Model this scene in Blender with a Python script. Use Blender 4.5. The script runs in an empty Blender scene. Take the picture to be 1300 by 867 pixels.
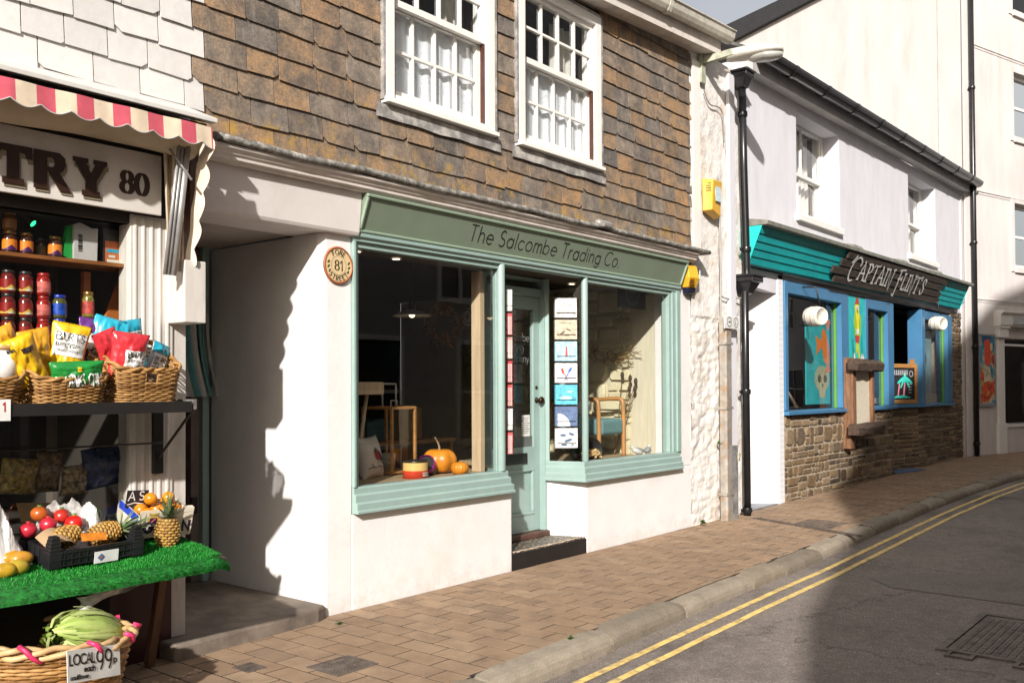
import bpy, bmesh, math, random
from mathutils import Vector, Matrix, noise as mnoise
random.seed(11)
D = bpy.data
SC = bpy.context.scene
COL = SC.collection
PI = math.pi
def rad(a): return math.radians(a)

# ------------------------------------------------------------------ camera
FPX, YAW, PITCH, ROLL, CY = 1178.06, 0.684892, 0.0166028, -0.0044442, 473.86
CAM = Vector((-4.092, -5.021, 1.55))
_v = Vector((math.cos(PITCH) * math.cos(YAW), math.cos(PITCH) * math.sin(YAW), math.sin(PITCH)))
_r = Vector((math.sin(YAW), -math.cos(YAW), 0))
_u = _r.cross(_v)
CR = _r * math.cos(ROLL) + _u * math.sin(ROLL)
CU = _u * math.cos(ROLL) - _r * math.sin(ROLL)
CV = _v
cd = D.cameras.new('camera')
cam = D.objects.new('camera', cd); COL.objects.link(cam)
m = Matrix((CR, CU, -CV)).transposed().to_4x4(); m.translation = CAM
cam.matrix_world = m
cd.sensor_fit = 'HORIZONTAL'; cd.sensor_width = 36.0
cd.lens = FPX / 1300 * 36.0
cd.shift_y = (CY - 433.5) / 1300
cd.clip_start = 0.05; cd.clip_end = 2000
SC.camera = cam

# ------------------------------------------------------------------ light
SUN_AZ, SUN_EL = 31.5, 26.5           # light travels towards (+x,+y), grazing the facades
sd = Vector((math.cos(rad(SUN_EL)) * math.cos(rad(SUN_AZ)), math.cos(rad(SUN_EL)) * math.sin(rad(SUN_AZ)), -math.sin(rad(SUN_EL))))
w = D.worlds.new('World'); SC.world = w; w.use_nodes = True
nt = w.node_tree
bg = nt.nodes['Background']
sky = nt.nodes.new('ShaderNodeTexSky'); sky.sky_type = 'NISHITA'
sky.sun_disc = False; sky.sun_elevation = rad(SUN_EL)
sky.sun_rotation = math.atan2(-sd.x, -sd.y)
sky.air_density = 1.0; sky.dust_density = 6.0; sky.ozone_density = .6
# thin bright cloud drifting over the blue
tcw = nt.nodes.new('ShaderNodeTexCoord'); nzw = nt.nodes.new('ShaderNodeTexNoise'); nzw.inputs['Scale'].default_value = 2.2; nzw.inputs['Detail'].default_value = 7
nt.links.new(tcw.outputs['Generated'], nzw.inputs['Vector'])
mrw = nt.nodes.new('ShaderNodeMapRange'); mrw.inputs[1].default_value = .35; mrw.inputs[2].default_value = .65; mrw.inputs[3].default_value = .4; mrw.inputs[4].default_value = .75
nt.links.new(nzw.outputs[0], mrw.inputs[0])
mxw = nt.nodes.new('ShaderNodeMix'); mxw.data_type = 'RGBA'; mxw.inputs[7].default_value = (5.5, 5.3, 5.2, 1)
nt.links.new(mrw.outputs[0], mxw.inputs[0]); nt.links.new(sky.outputs[0], mxw.inputs[6])
nt.links.new(mxw.outputs[2], bg.inputs[0]); bg.inputs[1].default_value = 0.1
sl = D.lights.new('sun', 'SUN'); sl.energy = 5.0; sl.angle = rad(1.1); sl.color = (1.0, 0.958, 0.91)
sun = D.objects.new('sun', sl); COL.objects.link(sun)
sun.rotation_euler = sd.to_track_quat('-Z', 'Y').to_euler()
sun.location = (-12, -8, 12)
SC.view_settings.view_transform = 'Standard'; SC.view_settings.look = 'None'
SC.view_settings.exposure = 0.46; SC.view_settings.gamma = 1.0
SC.view_settings.use_curve_mapping = False
SC.cycles.max_bounces = 8; SC.cycles.transparent_max_bounces = 12
SC.cycles.use_denoising = True
SC.cycles.sample_clamp_indirect = 6.0

# ------------------------------------------------------------------ measuring helpers
def ray(px, py):
    return CR * (px - 650) - CU * (py - CY) + CV * FPX
def on_y(px, py, y):
    d = ray(px, py); return CAM + d * ((y - CAM.y) / d.y)
def on_x(px, py, x):
    d = ray(px, py); return CAM + d * ((x - CAM.x) / d.x)
def on_z(px, py, z):
    d = ray(px, py); return CAM + d * ((z - CAM.z) / d.z)

# ------------------------------------------------------------------ materials
MATS = {}
def lin(h):
    h = h.lstrip('#')
    out = []
    for i in (0, 2, 4):
        c = int(h[i:i+2], 16) / 255
        out.append(c / 12.92 if c <= .04045 else ((c + .055) / 1.055) ** 2.4)
    return tuple(out) + (1,)
def col4(c): return lin(c) if isinstance(c, str) else (tuple(c) + (1,))[:4]
def newmat(name):
    mt = D.materials.new(name); mt.use_nodes = True
    n = mt.node_tree.nodes; l = mt.node_tree.links
    b = n['Principled BSDF']
    MATS[name] = mt
    return mt, n, l, b
def N(n, t, **kw):
    x = n.new(t)
    for k, v in kw.items(): setattr(x, k, v)
    return x
def coords(n, l, scale=(1, 1, 1), kind='Object'):
    tc = N(n, 'ShaderNodeTexCoord'); mp = N(n, 'ShaderNodeMapping')
    mp.inputs['Scale'].default_value = scale
    l.new(tc.outputs[kind], mp.inputs[0]); return mp.outputs[0]
def noise_tex(n, l, vec, scale, detail=4, rough=.6):
    t = N(n, 'ShaderNodeTexNoise'); t.inputs['Scale'].default_value = scale
    t.inputs['Detail'].default_value = detail; t.inputs['Roughness'].default_value = rough
    l.new(vec, t.inputs['Vector']); return t
def ramp(n, l, fac, stops, interp='LINEAR'):
    r = N(n, 'ShaderNodeValToRGB'); cr = r.color_ramp; cr.interpolation = interp
    while len(cr.elements) > 1: cr.elements.remove(cr.elements[-1])
    cr.elements[0].position = stops[0][0]; cr.elements[0].color = col4(stops[0][1])
    for p, c in stops[1:]:
        e = cr.elements.new(p); e.color = col4(c)
    l.new(fac, r.inputs[0]); return r
def mixc(n, l, fac, a, b, blend='MIX'):
    mx = N(n, 'ShaderNodeMix', data_type='RGBA', blend_type=blend)
    for s, v in ((0, fac), (6, a), (7, b)):
        if hasattr(v, 'is_output') or hasattr(v, 'links'): l.new(v, mx.inputs[s])
        elif s == 0: mx.inputs[0].default_value = v
        else: mx.inputs[s].default_value = col4(v)
    return mx.outputs[2]
def bump(n, l, b, h, strength=.3, dist=.01, prev=None):
    bp = N(n, 'ShaderNodeBump'); bp.inputs['Strength'].default_value = strength
    bp.inputs['Distance'].default_value = dist
    l.new(h, bp.inputs['Height'])
    if prev: l.new(prev, bp.inputs['Normal'])
    l.new(bp.outputs[0], b.inputs['Normal']); return bp.outputs[0]
def M(name, c=None, rough=.6, var=.15, scale=6, bmp=.0, bscale=60, bdist=.004, metal=0, spec=.5, stretch=(1, 1, 1), dirt=None, dirt_amt=.5, dscale=2.5, coat=0, emis=0, trans=0):
    if name in MATS: return MATS[name]
    mt, n, l, b = newmat(name)
    c = col4(c)
    b.inputs['Roughness'].default_value = rough; b.inputs['Metallic'].default_value = metal
    b.inputs['Specular IOR Level'].default_value = spec
    if coat: b.inputs['Coat Weight'].default_value = coat; b.inputs['Coat Roughness'].default_value = .12
    vec = coords(n, l, stretch)
    nz = noise_tex(n, l, vec, scale, 6)
    dk = tuple(x * (1 - var * 1.5) for x in c[:3]); lt = tuple(min(1, x * (1 + var)) for x in c[:3])
    r = ramp(n, l, nz.outputs[0], [(.3, dk), (.7, lt)])
    out = r.outputs[0]
    if dirt:
        n2 = noise_tex(n, l, vec, dscale, 8, .7)
        r2 = ramp(n, l, n2.outputs[0], [(.5, (0, 0, 0)), (.68, (dirt_amt,) * 3)])
        out = mixc(n, l, r2.outputs[0], out, dirt)
    l.new(out, b.inputs['Base Color'])
    if bmp:
        n3 = noise_tex(n, l, vec, bscale, 5)
        bump(n, l, b, n3.outputs[0], bmp, bdist)
    if emis:
        b.inputs['Emission Color'].default_value = c; b.inputs['Emission Strength'].default_value = emis
    if trans: b.inputs['Transmission Weight'].default_value = trans
    return mt
def glassmat(name, tint=(1, 1, 1), ior=1.5, rough=0.0):
    if name in MATS: return MATS[name]
    mt, n, l, b = newmat(name)
    n.remove(b)
    out = n['Material Output']
    tr = N(n, 'ShaderNodeBsdfTransparent'); tr.inputs[0].default_value = tuple(tint) + (1,)
    gl = N(n, 'ShaderNodeBsdfGlossy'); gl.inputs['Roughness'].default_value = rough
    vec = coords(n, l)
    nz = noise_tex(n, l, vec, 1.3, 2)
    bp = N(n, 'ShaderNodeBump'); bp.inputs['Strength'].default_value = .05; bp.inputs['Distance'].default_value = .02
    l.new(nz.outputs[0], bp.inputs['Height']); l.new(bp.outputs[0], gl.inputs['Normal'])
    lw = N(n, 'ShaderNodeLayerWeight'); lw.inputs[0].default_value = .5      # Schlick, same from both faces
    f0 = ((ior - 1) / (ior + 1)) ** 2
    pw = N(n, 'ShaderNodeMath', operation='POWER'); pw.inputs[1].default_value = 5; l.new(lw.outputs['Facing'], pw.inputs[0])
    fr = N(n, 'ShaderNodeMath', operation='MULTIPLY_ADD'); fr.inputs[1].default_value = 1 - f0; fr.inputs[2].default_value = f0 * 1.9; fr.use_clamp = True
    l.new(pw.outputs[0], fr.inputs[0])
    mx = N(n, 'ShaderNodeMixShader')
    l.new(fr.outputs[0], mx.inputs[0]); l.new(tr.outputs[0], mx.inputs[1]); l.new(gl.outputs[0], mx.inputs[2])
    l.new(mx.outputs[0], out.inputs[0])
    return mt
def filmmat(name, c, alpha, rough=.15):
    if name in MATS: return MATS[name]
    mt, n, l, b = newmat(name)
    out = n['Material Output']
    b.inputs['Base Color'].default_value = col4(c); b.inputs['Roughness'].default_value = rough
    vec = coords(n, l); nz = noise_tex(n, l, vec, 25, 5)
    bump(n, l, b, nz.outputs[0], .7, .01)
    tr = N(n, 'ShaderNodeBsdfTransparent'); mx = N(n, 'ShaderNodeMixShader')
    r = ramp(n, l, nz.outputs[0], [(.35, (alpha * .5,) * 3), (.7, (min(1, alpha * 1.5),) * 3)])
    l.new(r.outputs[0], mx.inputs[0]); l.new(tr.outputs[0], mx.inputs[1]); l.new(b.outputs[0], mx.inputs[2])
    l.new(mx.outputs[0], out.inputs[0])
    return mt

# ------------------------------------------------------------------ mesh building
class MB:
    def __init__(s): s.v = []; s.f = []; s.sm = []
    def add(s, vs, fs, sm=False):
        o = len(s.v); s.v += [tuple(x) for x in vs]
        for f in fs: s.f.append([i + o for i in f]); s.sm.append(sm)
        return s
    def box(s, x0, x1, y0, y1, z0, z1):
        vs = [(x, y, z) for z in (z0, z1) for y in (y0, y1) for x in (x0, x1)]
        return s.add(vs, [(0, 2, 3, 1), (4, 5, 7, 6), (0, 1, 5, 4), (2, 6, 7, 3), (0, 4, 6, 2), (1, 3, 7, 5)])
    def obox(s, c, size, rot=None):
        hx, hy, hz = [k / 2 for k in size]
        R = rot if rot is not None else Matrix.Identity(3)
        c = Vector(c)
        vs = [c + R @ Vector((x, y, z)) for z in (-hz, hz) for y in (-hy, hy) for x in (-hx, hx)]
        return s.add(vs, [(0, 2, 3, 1), (4, 5, 7, 6), (0, 1, 5, 4), (2, 6, 7, 3), (0, 4, 6, 2), (1, 3, 7, 5)])
    def poly(s, pts): return s.add(pts, [tuple(range(len(pts)))])
    def loft(s, rings, caps=True, closed=True, sm=False):
        k = len(rings[0]); vs = [p for r in rings for p in r]; fs = []
        for i in range(len(rings) - 1):
            for j in range(k if closed else k - 1):
                a = i * k + j; b = i * k + (j + 1) % k
                fs.append((a, b, b + k, a + k))
        s.add(vs, fs, sm)
        if caps and closed:
            s.add(rings[0], [tuple(reversed(range(k)))]); s.add(rings[-1], [tuple(range(k))])
        return s
    def prism(s, pts, axis, a, b):
        """2-D outline extruded along an axis: x:(y,z) y:(x,z) z:(x,y)"""
        f = {'x': lambda p, t: (t, p[0], p[1]), 'y': lambda p, t: (p[0], t, p[1]), 'z': lambda p, t: (p[0], p[1], t)}[axis]
        return s.loft([[f(p, a) for p in pts], [f(p, b) for p in pts]])
    def tube(s, path, r, seg=8, caps=True, sm=True):
        P = [Vector(p) for p in path]; rings = []; up = None
        for i, p in enumerate(P):
            t = (P[min(i + 1, len(P) - 1)] - P[max(i - 1, 0)])
            if t.length < 1e-9: t = Vector((0, 0, 1))
            t.normalize()
            if up is None:
                up = t.orthogonal().normalized()
            else:
                up = (up - t * up.dot(t))
                up = up.normalized() if up.length > 1e-6 else t.orthogonal().normalized()
            bi = t.cross(up); rr = r[i] if isinstance(r, (list, tuple)) else r
            rings.append([p + up * math.cos(2 * PI * k / seg) * rr + bi * math.sin(2 * PI * k / seg) * rr for k in range(seg)])
        return s.loft(rings, caps=caps, sm=sm)
    def lathe(s, prof, c=(0, 0, 0), seg=20, axis=None, caps=True, sm=True):
        R = Vector((0, 0, 1)).rotation_difference(Vector(axis)).to_matrix() if axis is not None else Matrix.Identity(3)
        c = Vector(c)
        rings = [[c + R @ Vector((r * math.cos(2 * PI * k / seg), r * math.sin(2 * PI * k / seg), z)) for k in range(seg)] for r, z in prof]
        return s.loft(rings, caps=caps, sm=sm)
    def blob(s, c, r, seg=14, rings=9, amp=0., f=2., seed=0, rot=None):
        """ellipsoid, optionally noisy"""
        c = Vector(c); rx, ry, rz = r if isinstance(r, (tuple, list)) else (r, r, r)
        L = []
        for i in range(rings + 1):
            th = PI * i / rings; L2 = []
            for k in range(seg):
                ph = 2 * PI * k / seg
                d = Vector((math.sin(th) * math.cos(ph), math.sin(th) * math.sin(ph), -math.cos(th)))
                q = 1 + (amp * mnoise.noise(d * f + Vector((seed * 7.1, seed * 3.3, seed))) if amp else 0)
                p = Vector((d.x * rx * q, d.y * ry * q, d.z * rz * q))
                if rot is not None: p = rot @ p
                L2.append(c + p)
            L.append(L2)
        return s.loft(L, caps=False, sm=True)
    def grid(s, fn, nu, nv, sm=True):
        vs = [fn(i / nu, j / nv) for j in range(nv + 1) for i in range(nu + 1)]
        fs = [(j * (nu + 1) + i, j * (nu + 1) + i + 1, (j + 1) * (nu + 1) + i + 1, (j + 1) * (nu + 1) + i) for j in range(nv) for i in range(nu)]
        return s.add(vs, fs, sm)
    def build(s, name, mat, parent=None, bevel=0, label=None, seg=2):
        me = D.meshes.new(name)
        me.from_pydata(s.v, [], s.f)
        me.polygons.foreach_set('use_smooth', s.sm)
        mats = mat if isinstance(mat, (list, tuple)) else [mat]
        for q in mats: me.materials.append(q)
        bm = bmesh.new(); bm.from_mesh(me)
        bmesh.ops.remove_doubles(bm, verts=bm.verts, dist=1e-6)
        bmesh.ops.recalc_face_normals(bm, faces=bm.faces)
        bm.to_mesh(me); bm.free()
        o = D.objects.new(name, me); COL.objects.link(o)
        if parent is not None: attach(o, parent)
        if bevel:
            b = o.modifiers.new('bevel', 'BEVEL'); b.width = bevel; b.segments = seg; b.limit_method = 'ANGLE'; b.angle_limit = rad(40)
        if label: o['label'] = label
        return o
def wm(o):
    if o.parent: return wm(o.parent) @ o.matrix_parent_inverse @ o.matrix_basis
    return o.matrix_basis.copy()
def attach(o, parent):
    o.parent = parent; o.matrix_parent_inverse = wm(parent).inverted()
def tag(o, label, cat, group=None, kind=None):
    if label: o['label'] = label
    if cat: o['category'] = cat
    if group: o['group'] = group
    if kind: o['kind'] = kind
    return o
def thing(name, label, cat, loc=(0, 0, 0), group=None, rz=0):
    o = D.objects.new(name, None); COL.objects.link(o); o.location = loc; o.rotation_euler = (0, 0, rz)
    o.empty_display_size = .1
    return tag(o, label, cat, group)
def struct(o): o['kind'] = 'structure'; return o
def dup(root, loc, label=None, rz=None, group=None, scale=None):
    def cp(o, par):
        c = o.copy(); COL.objects.link(c)
        if par is not None: c.parent = par; c.matrix_parent_inverse = o.matrix_parent_inverse.copy()
        for ch in o.children: cp(ch, c)
        return c
    r = cp(root, None); r.location = loc
    if rz is not None: r.rotation_euler = (0, 0, rz)
    if scale: r.scale = scale
    if label: r['label'] = label
    if group: r['group'] = group
    return r
def chaikin(pts, n=2, closed=False):
    for _ in range(n):
        out = []
        k = len(pts)
        for i in range(k if closed else k - 1):
            a = Vector(pts[i]); b = Vector(pts[(i + 1) % k])
            out += [a * .75 + b * .25, a * .25 + b * .75]
        if not closed: out = [Vector(pts[0])] + out + [Vector(pts[-1])]
        pts = out
    return pts

# ------------------------------------------------------------------ stroke lettering
def _arc(cx, cy, rx, ry, a0, a1, n=None):
    n = n or max(4, int(abs(a1 - a0) / 18))
    return [(cx + rx * math.cos(rad(a0 + (a1 - a0) * i / n)), cy + ry * math.sin(rad(a0 + (a1 - a0) * i / n))) for i in range(n + 1)]
GL = {
 'A': (.72, ['0,0 .36,1 .72,0', '.13,.34 .59,.34']), 'B': (.6, ['0,0 0,1 .3,1', 'a.3,.76,.24,.24,90,-90', '.3,.52 0,.52', '.3,.52 .32,.52', 'a.32,.26,.28,.26,90,-90', '.32,0 0,0']),
 'C': (.8, ['a.48,.5,.48,.5,45,315']), 'D': (.66, ['0,0 0,1 .25,1', 'a.25,.5,.41,.5,90,-90', '.25,0 0,0']), 'E': (.5, ['.5,1 0,1 0,0 .5,0', '0,.52 .44,.52']), 'F': (.5, ['.5,1 0,1 0,0', '0,.52 .44,.52']),
 'G': (.86, ['a.48,.5,.48,.5,45,360', '.96,.5 .55,.5']), 'H': (.62, ['0,0 0,1', '.62,0 .62,1', '0,.52 .62,.52']), 'I': (.06, ['.03,0 .03,1']),
 'K': (.58, ['0,0 0,1', '.56,1 0,.45', '.18,.6 .58,0']), 'L': (.46, ['0,1 0,0 .46,0']), 'M': (.8, ['0,0 0,1 .4,.2 .8,1 .8,0']), 'N': (.66, ['0,0 0,1 .66,0 .66,1']),
 'O': (.94, ['a.47,.5,.47,.5,90,450']), 'P': (.52, ['0,0 0,1 .28,1', 'a.28,.74,.26,.26,90,-90', '.28,.48 0,.48']),
 'R': (.56, ['0,0 0,1 .28,1', 'a.28,.74,.26,.26,90,-90', '.28,.48 0,.48', '.26,.48 .56,0']), 'S': (.52, ['S']),
 'T': (.6, ['0,1 .6,1', '.3,1 .3,0']), 'U': (.6, ['0,1 0,.3', 'a.3,.3,.3,.3,180,360', '.6,.3 .6,1']), 'W': (.95, ['0,1 .24,0 .47,.8 .71,0 .95,1']), 'Y': (.64, ['0,1 .32,.48 .64,1', '.32,.48 .32,0']),
 'a': (.6, ['a.3,.3,.3,.3,0,360', '.6,.62 .6,0']), 'b': (.6, ['a.3,.3,.3,.3,0,360', '0,1 0,0']), 'c': (.52, ['a.3,.3,.3,.3,45,315']), 'd': (.6, ['a.3,.3,.3,.3,0,360', '.6,1 .6,0']),
 'e': (.6, ['.02,.32 .6,.32', 'a.3,.3,.3,.3,0,315']), 'f': (.3, ['a.3,.8,.18,.2,60,180', '.12,.8 .12,0', '0,.6 .28,.6']), 'g': (.6, ['a.3,.3,.3,.3,0,360', '.6,.62 .6,0', 'a.3,0,.3,.27,0,-150']),
 'h': (.46, ['0,1 0,0', 'a.23,.37,.23,.25,180,0', '.46,.37 .46,0']), 'i': (.06, ['.03,.62 .03,0', '.03,.82 .03,.88']), 'k': (.44, ['0,1 0,0', '.42,.6 0,.25', '.14,.36 .44,0']), 'l': (.06, ['.03,1 .03,0']),
 'm': (.76, ['0,.62 0,0', 'a.19,.42,.19,.2,180,0', '.38,.42 .38,0', 'a.57,.42,.19,.2,180,0', '.76,.42 .76,0']), 'n': (.46, ['0,.62 0,0', 'a.23,.37,.23,.25,180,0', '.46,.37 .46,0']),
 'o': (.62, ['a.31,.31,.31,.31,90,450']), 'p': (.6, ['a.3,.3,.3,.3,0,360', '0,.62 0,-.3']), 'r': (.26, ['0,.62 0,0', 'a.22,.36,.22,.26,180,80']), 's': (.36, ['s']), 't': (.28, ['.12,.9 .12,0', '0,.62 .28,.62']),
 'u': (.46, ['0,.62 0,.25', 'a.23,.25,.23,.25,180,360', '.46,.62 .46,0']), 'w': (.7, ['0,.62 .18,0 .35,.5 .52,0 .7,.62']), 'y': (.5, ['0,.62 .25,.05', '.5,.62 .14,-.28']),
 '0': (.56, ['a.28,.5,.28,.5,90,450']), '1': (.26, ['0,.78 .2,1 .2,0']), '2': (.52, ['a.26,.72,.25,.28,170,-30', '.48,.58 0,0 .52,0']), '8': (.52, ['a.26,.76,.22,.24,270,630', 'a.26,.26,.26,.26,90,450']),
 '9': (.52, ['a.26,.7,.26,.3,0,360', '.52,.7 .48,.3 .3,0']), '.': (.06, ['.03,0 .03,.05']), "'": (.08, ['.06,1 .02,.8']), '&': (.6, ['.6,0 .15,.75', 'a.3,.8,.16,.18,200,-30', '.44,.7 .08,.35', 'a.24,.22,.22,.22,150,360']), '-': (.3, ['0,.4 .3,.4']),
}
def glyph(ch):
    wd, sp = GL[ch]; out = []
    for q in sp:
        if q == 'S': out.append(_arc(.27, .75, .23, .25, 40, 270) + _arc(.26, .25, .26, .25, 90, -140)[1:])
        elif q == 's': out.append(_arc(.18, .46, .15, .16, 40, 270) + _arc(.18, .15, .17, .15, 90, -140)[1:])
        elif q[0] == 'a': out.append(_arc(*[float(t) for t in q[1:].split(',')]))
        else: out.append([tuple(float(t) for t in p.split(',')) for p in q.split()])
    return wd, out
def text_strokes(txt, gap=.16, space=.34, squeeze=1.0):
    x = 0; out = []
    for ch in txt:
        if ch == ' ': x += space; continue
        wd, st = glyph(ch)
        for p in st: out.append([((x + a * squeeze), b) for a, b in p])
        x += wd * squeeze + gap
    return out, x - gap
def plane(o, u, v):
    o = Vector(o); u = Vector(u).normalized(); v = Vector(v).normalized(); n = u.cross(v).normalized()
    return lambda a, b, h=0.0: o + u * a + v * b + n * h
def strokes(mb, st, place, wd, nib=None, lift=.0015):
    """ribbons along polylines; nib=(angle, thin) gives thick and thin strokes"""
    for k, p in enumerate(st):
        P = [Vector((a, b)) for a, b in p]
        closed = len(P) > 3 and (P[0] - P[-1]).length < 1e-6
        Q = [P[0]]
        for q in P[1:]:
            if (q - Q[-1]).length > 1e-7: Q.append(q)
        P = Q
        if len(P) < 2: continue
        L = []
        n = len(P)
        for i in range(n):
            if closed and i in (0, n - 1):
                d0 = (P[-1] - P[-2]).normalized(); d1 = (P[1] - P[0]).normalized()
            else:
                d0 = (P[i] - P[i - 1]).normalized() if i > 0 else (P[1] - P[0]).normalized()
                d1 = (P[i + 1] - P[i]).normalized() if i < n - 1 else d0
            t = (d0 + d1)
            t = t.normalized() if t.length > 1e-4 else d1
            nn = Vector((-t.y, t.x)); ww = wd
            if nib:
                ang = math.atan2(t.y, t.x); ww = wd * (nib[1] + (1 - nib[1]) * abs(math.sin(ang - rad(nib[0]))))
            mit = 1 / max(.5, math.cos(d0.angle(d1) / 2)) if (d0.length and d1.length) else 1
            L.append((P[i] + nn * ww / 2 * mit, P[i] - nn * ww / 2 * mit))
        if not closed:
            t0 = (P[1] - P[0]).normalized() * wd * .3; t1 = (P[-1] - P[-2]).normalized() * wd * .3
            L[0] = (L[0][0] - t0, L[0][1] - t0); L[-1] = (L[-1][0] + t1, L[-1][1] + t1)
        h = lift + .00025 * (k % 9)
        vs = []
        for a, b in L: vs += [place(a.x, a.y, h), place(b.x, b.y, h)]
        mb.add(vs, [(2 * i, 2 * i + 1, 2 * i + 3, 2 * i + 2) for i in range(n - 1)])
def write(mb, txt, place, height, wd, x=0, y=0, gap=.16, nib=None, align='l', space=.34, lift=.0015, squeeze=1.0, maxw=None):
    st, W = text_strokes(txt, gap, space, squeeze)
    sx = height
    if maxw and W * height > maxw: sx = maxw / W
    off = {'l': 0, 'c': -W * sx / 2, 'r': -W * sx}[align]
    strokes(mb, [[(x + off + a * sx, y + b * height) for a, b in p] for p in st], place, wd, nib, lift)
    return W * sx

# ------------------------------------------------------------------ special materials
def island_mat(name, stops, rough=.8, nscale=14, namt=.55, bmp=.4, bscale=45, bdist=.006, lichen=None, stain=None, fine=None):
    """colour picked per loose piece (slate, stone, block), broken up by noise"""
    mt, n, l, b = newmat(name)
    g = N(n, 'ShaderNodeNewGeometry'); vec = coords(n, l)
    r = ramp(n, l, g.outputs['Random Per Island'], stops)
    nz = noise_tex(n, l, vec, nscale, 8, .65)
    r2 = ramp(n, l, nz.outputs[0], [(.25, (1 - namt,) * 3), (.75, (1 + namt * .6,) * 3)])
    out = mixc(n, l, 1.0, r.outputs[0], r2.outputs[0], 'MULTIPLY')
    if stain:
        nz3 = noise_tex(n, l, vec, stain[1], 9, .7)
        r3 = ramp(n, l, nz3.outputs[0], [(stain[2], (0, 0, 0)), (stain[2] + .12, (stain[3],) * 3)])
        out = mixc(n, l, r3.outputs[0], out, stain[0])
    if fine:
        nz5 = noise_tex(n, l, vec, fine[0], 3, .5)
        r5 = ramp(n, l, nz5.outputs[0], [(.35, (1 - fine[1],) * 3), (.65, (1 + fine[1],) * 3)])
        out = mixc(n, l, 1.0, out, r5.outputs[0], 'MULTIPLY')
    if lichen:
        nz4 = noise_tex(n, l, vec, lichen[1], 8, .75)
        sp = N(n, 'ShaderNodeSeparateXYZ'); l.new(vec, sp.inputs[0])
        mr = N(n, 'ShaderNodeMapRange'); mr.inputs[1].default_value = lichen[2]; mr.inputs[2].default_value = lichen[3]
        mr.inputs[3].default_value = .16; mr.inputs[4].default_value = 0.0
        l.new(sp.outputs[2], mr.inputs[0])
        ad = N(n, 'ShaderNodeMath', operation='ADD'); l.new(nz4.outputs[0], ad.inputs[0]); l.new(mr.outputs[0], ad.inputs[1])
        r4 = ramp(n, l, ad.outputs[0], [(.66, (0, 0, 0)), (.74, (.75,) * 3)])
        out = mixc(n, l, r4.outputs[0], out, lichen[0])
    l.new(out, b.inputs['Base Color']); b.inputs['Roughness'].default_value = rough
    b.inputs['Specular IOR Level'].default_value = .3
    n3 = noise_tex(n, l, vec, bscale, 6, .7)
    bump(n, l, b, n3.outputs[0], bmp, bdist)
    return mt
# hung slates: grey slate weathering to rust in blotches inside every piece, lichen near the foot
slate_m, n_, l_, b_ = newmat('weathered_slate')
vec = coords(n_, l_); geo = N(n_, 'ShaderNodeNewGeometry')
ofs = N(n_, 'ShaderNodeVectorMath', operation='SCALE'); cx_ = N(n_, 'ShaderNodeCombineXYZ')
for k in range(3): l_.new(geo.outputs['Random Per Island'], cx_.inputs[k])
l_.new(cx_.outputs[0], ofs.inputs[0]); ofs.inputs['Scale'].default_value = 9.0
av = N(n_, 'ShaderNodeVectorMath', operation='ADD'); l_.new(vec, av.inputs[0]); l_.new(ofs.outputs[0], av.inputs[1])
n1 = noise_tex(n_, l_, av.outputs[0], 6.5, 9, .72)
rr = ramp(n_, l_, n1.outputs[0], [(.28, (.095, .078, .066)), (.42, (.18, .138, .105)), (.52, (.27, .185, .115)), (.6, (.33, .205, .11)), (.72, (.27, .22, .175))])
wn_ = N(n_, 'ShaderNodeTexWhiteNoise', noise_dimensions='1D'); l_.new(geo.outputs['Random Per Island'], wn_.inputs['W'])
rg = ramp(n_, l_, wn_.outputs['Value'], [(.3, (0, 0, 0)), (.75, (.9,) * 3)])
gz = ramp(n_, l_, n1.outputs[0], [(.3, (.085, .078, .073)), (.5, (.18, .158, .138)), (.7, (.3, .262, .222))])
class _O: pass
rr2 = _O(); rr2.outputs = [mixc(n_, l_, rg.outputs[0], rr.outputs[0], gz.outputs[0])]; rr = rr2
ri = ramp(n_, l_, geo.outputs['Random Per Island'], [(0, (.66, .68, .7)), (.2, (.92, .92, .92)), (.45, (1.12, 1.07, 1.0)), (.7, (.84, .85, .88)), (.86, (1.05, 1.0, .95)), (1, (1.25, 1.12, .95))])
o_ = mixc(n_, l_, 1., rr.outputs[0], ri.outputs[0], 'MULTIPLY')
n2 = noise_tex(n_, l_, vec, 60, 5, .7); r2 = ramp(n_, l_, n2.outputs[0], [(.3, (.62,) * 3), (.7, (1.3,) * 3)])
o_ = mixc(n_, l_, 1., o_, r2.outputs[0], 'MULTIPLY')
n3 = noise_tex(n_, l_, coords(n_, l_, (14, 14, 2.2)), 1.6, 6, .7); r3 = ramp(n_, l_, n3.outputs[0], [(.56, (0, 0, 0)), (.72, (.45,) * 3)])
o_ = mixc(n_, l_, r3.outputs[0], o_, (.36, .31, .26))
n4 = noise_tex(n_, l_, vec, 6, 8, .75); sp = N(n_, 'ShaderNodeSeparateXYZ'); l_.new(vec, sp.inputs[0])
mr = N(n_, 'ShaderNodeMapRange'); mr.inputs[1].default_value = 3.0; mr.inputs[2].default_value = 3.75; mr.inputs[3].default_value = .17; mr.inputs[4].default_value = -.02; l_.new(sp.outputs[2], mr.inputs[0])
ad = N(n_, 'ShaderNodeMath', operation='ADD'); l_.new(n4.outputs[0], ad.inputs[0]); l_.new(mr.outputs[0], ad.inputs[1])
r4 = ramp(n_, l_, ad.outputs[0], [(.64, (0, 0, 0)), (.74, (.7,) * 3)])
o_ = mixc(n_, l_, r4.outputs[0], o_, (.4, .24, .035))
l_.new(o_, b_.inputs['Base Color']); b_.inputs['Roughness'].default_value = .75; b_.inputs['Specular IOR Level'].default_value = .35
bump(n_, l_, b_, noise_tex(n_, l_, vec, 26, 8, .7).outputs[0], .6, .008)
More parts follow.
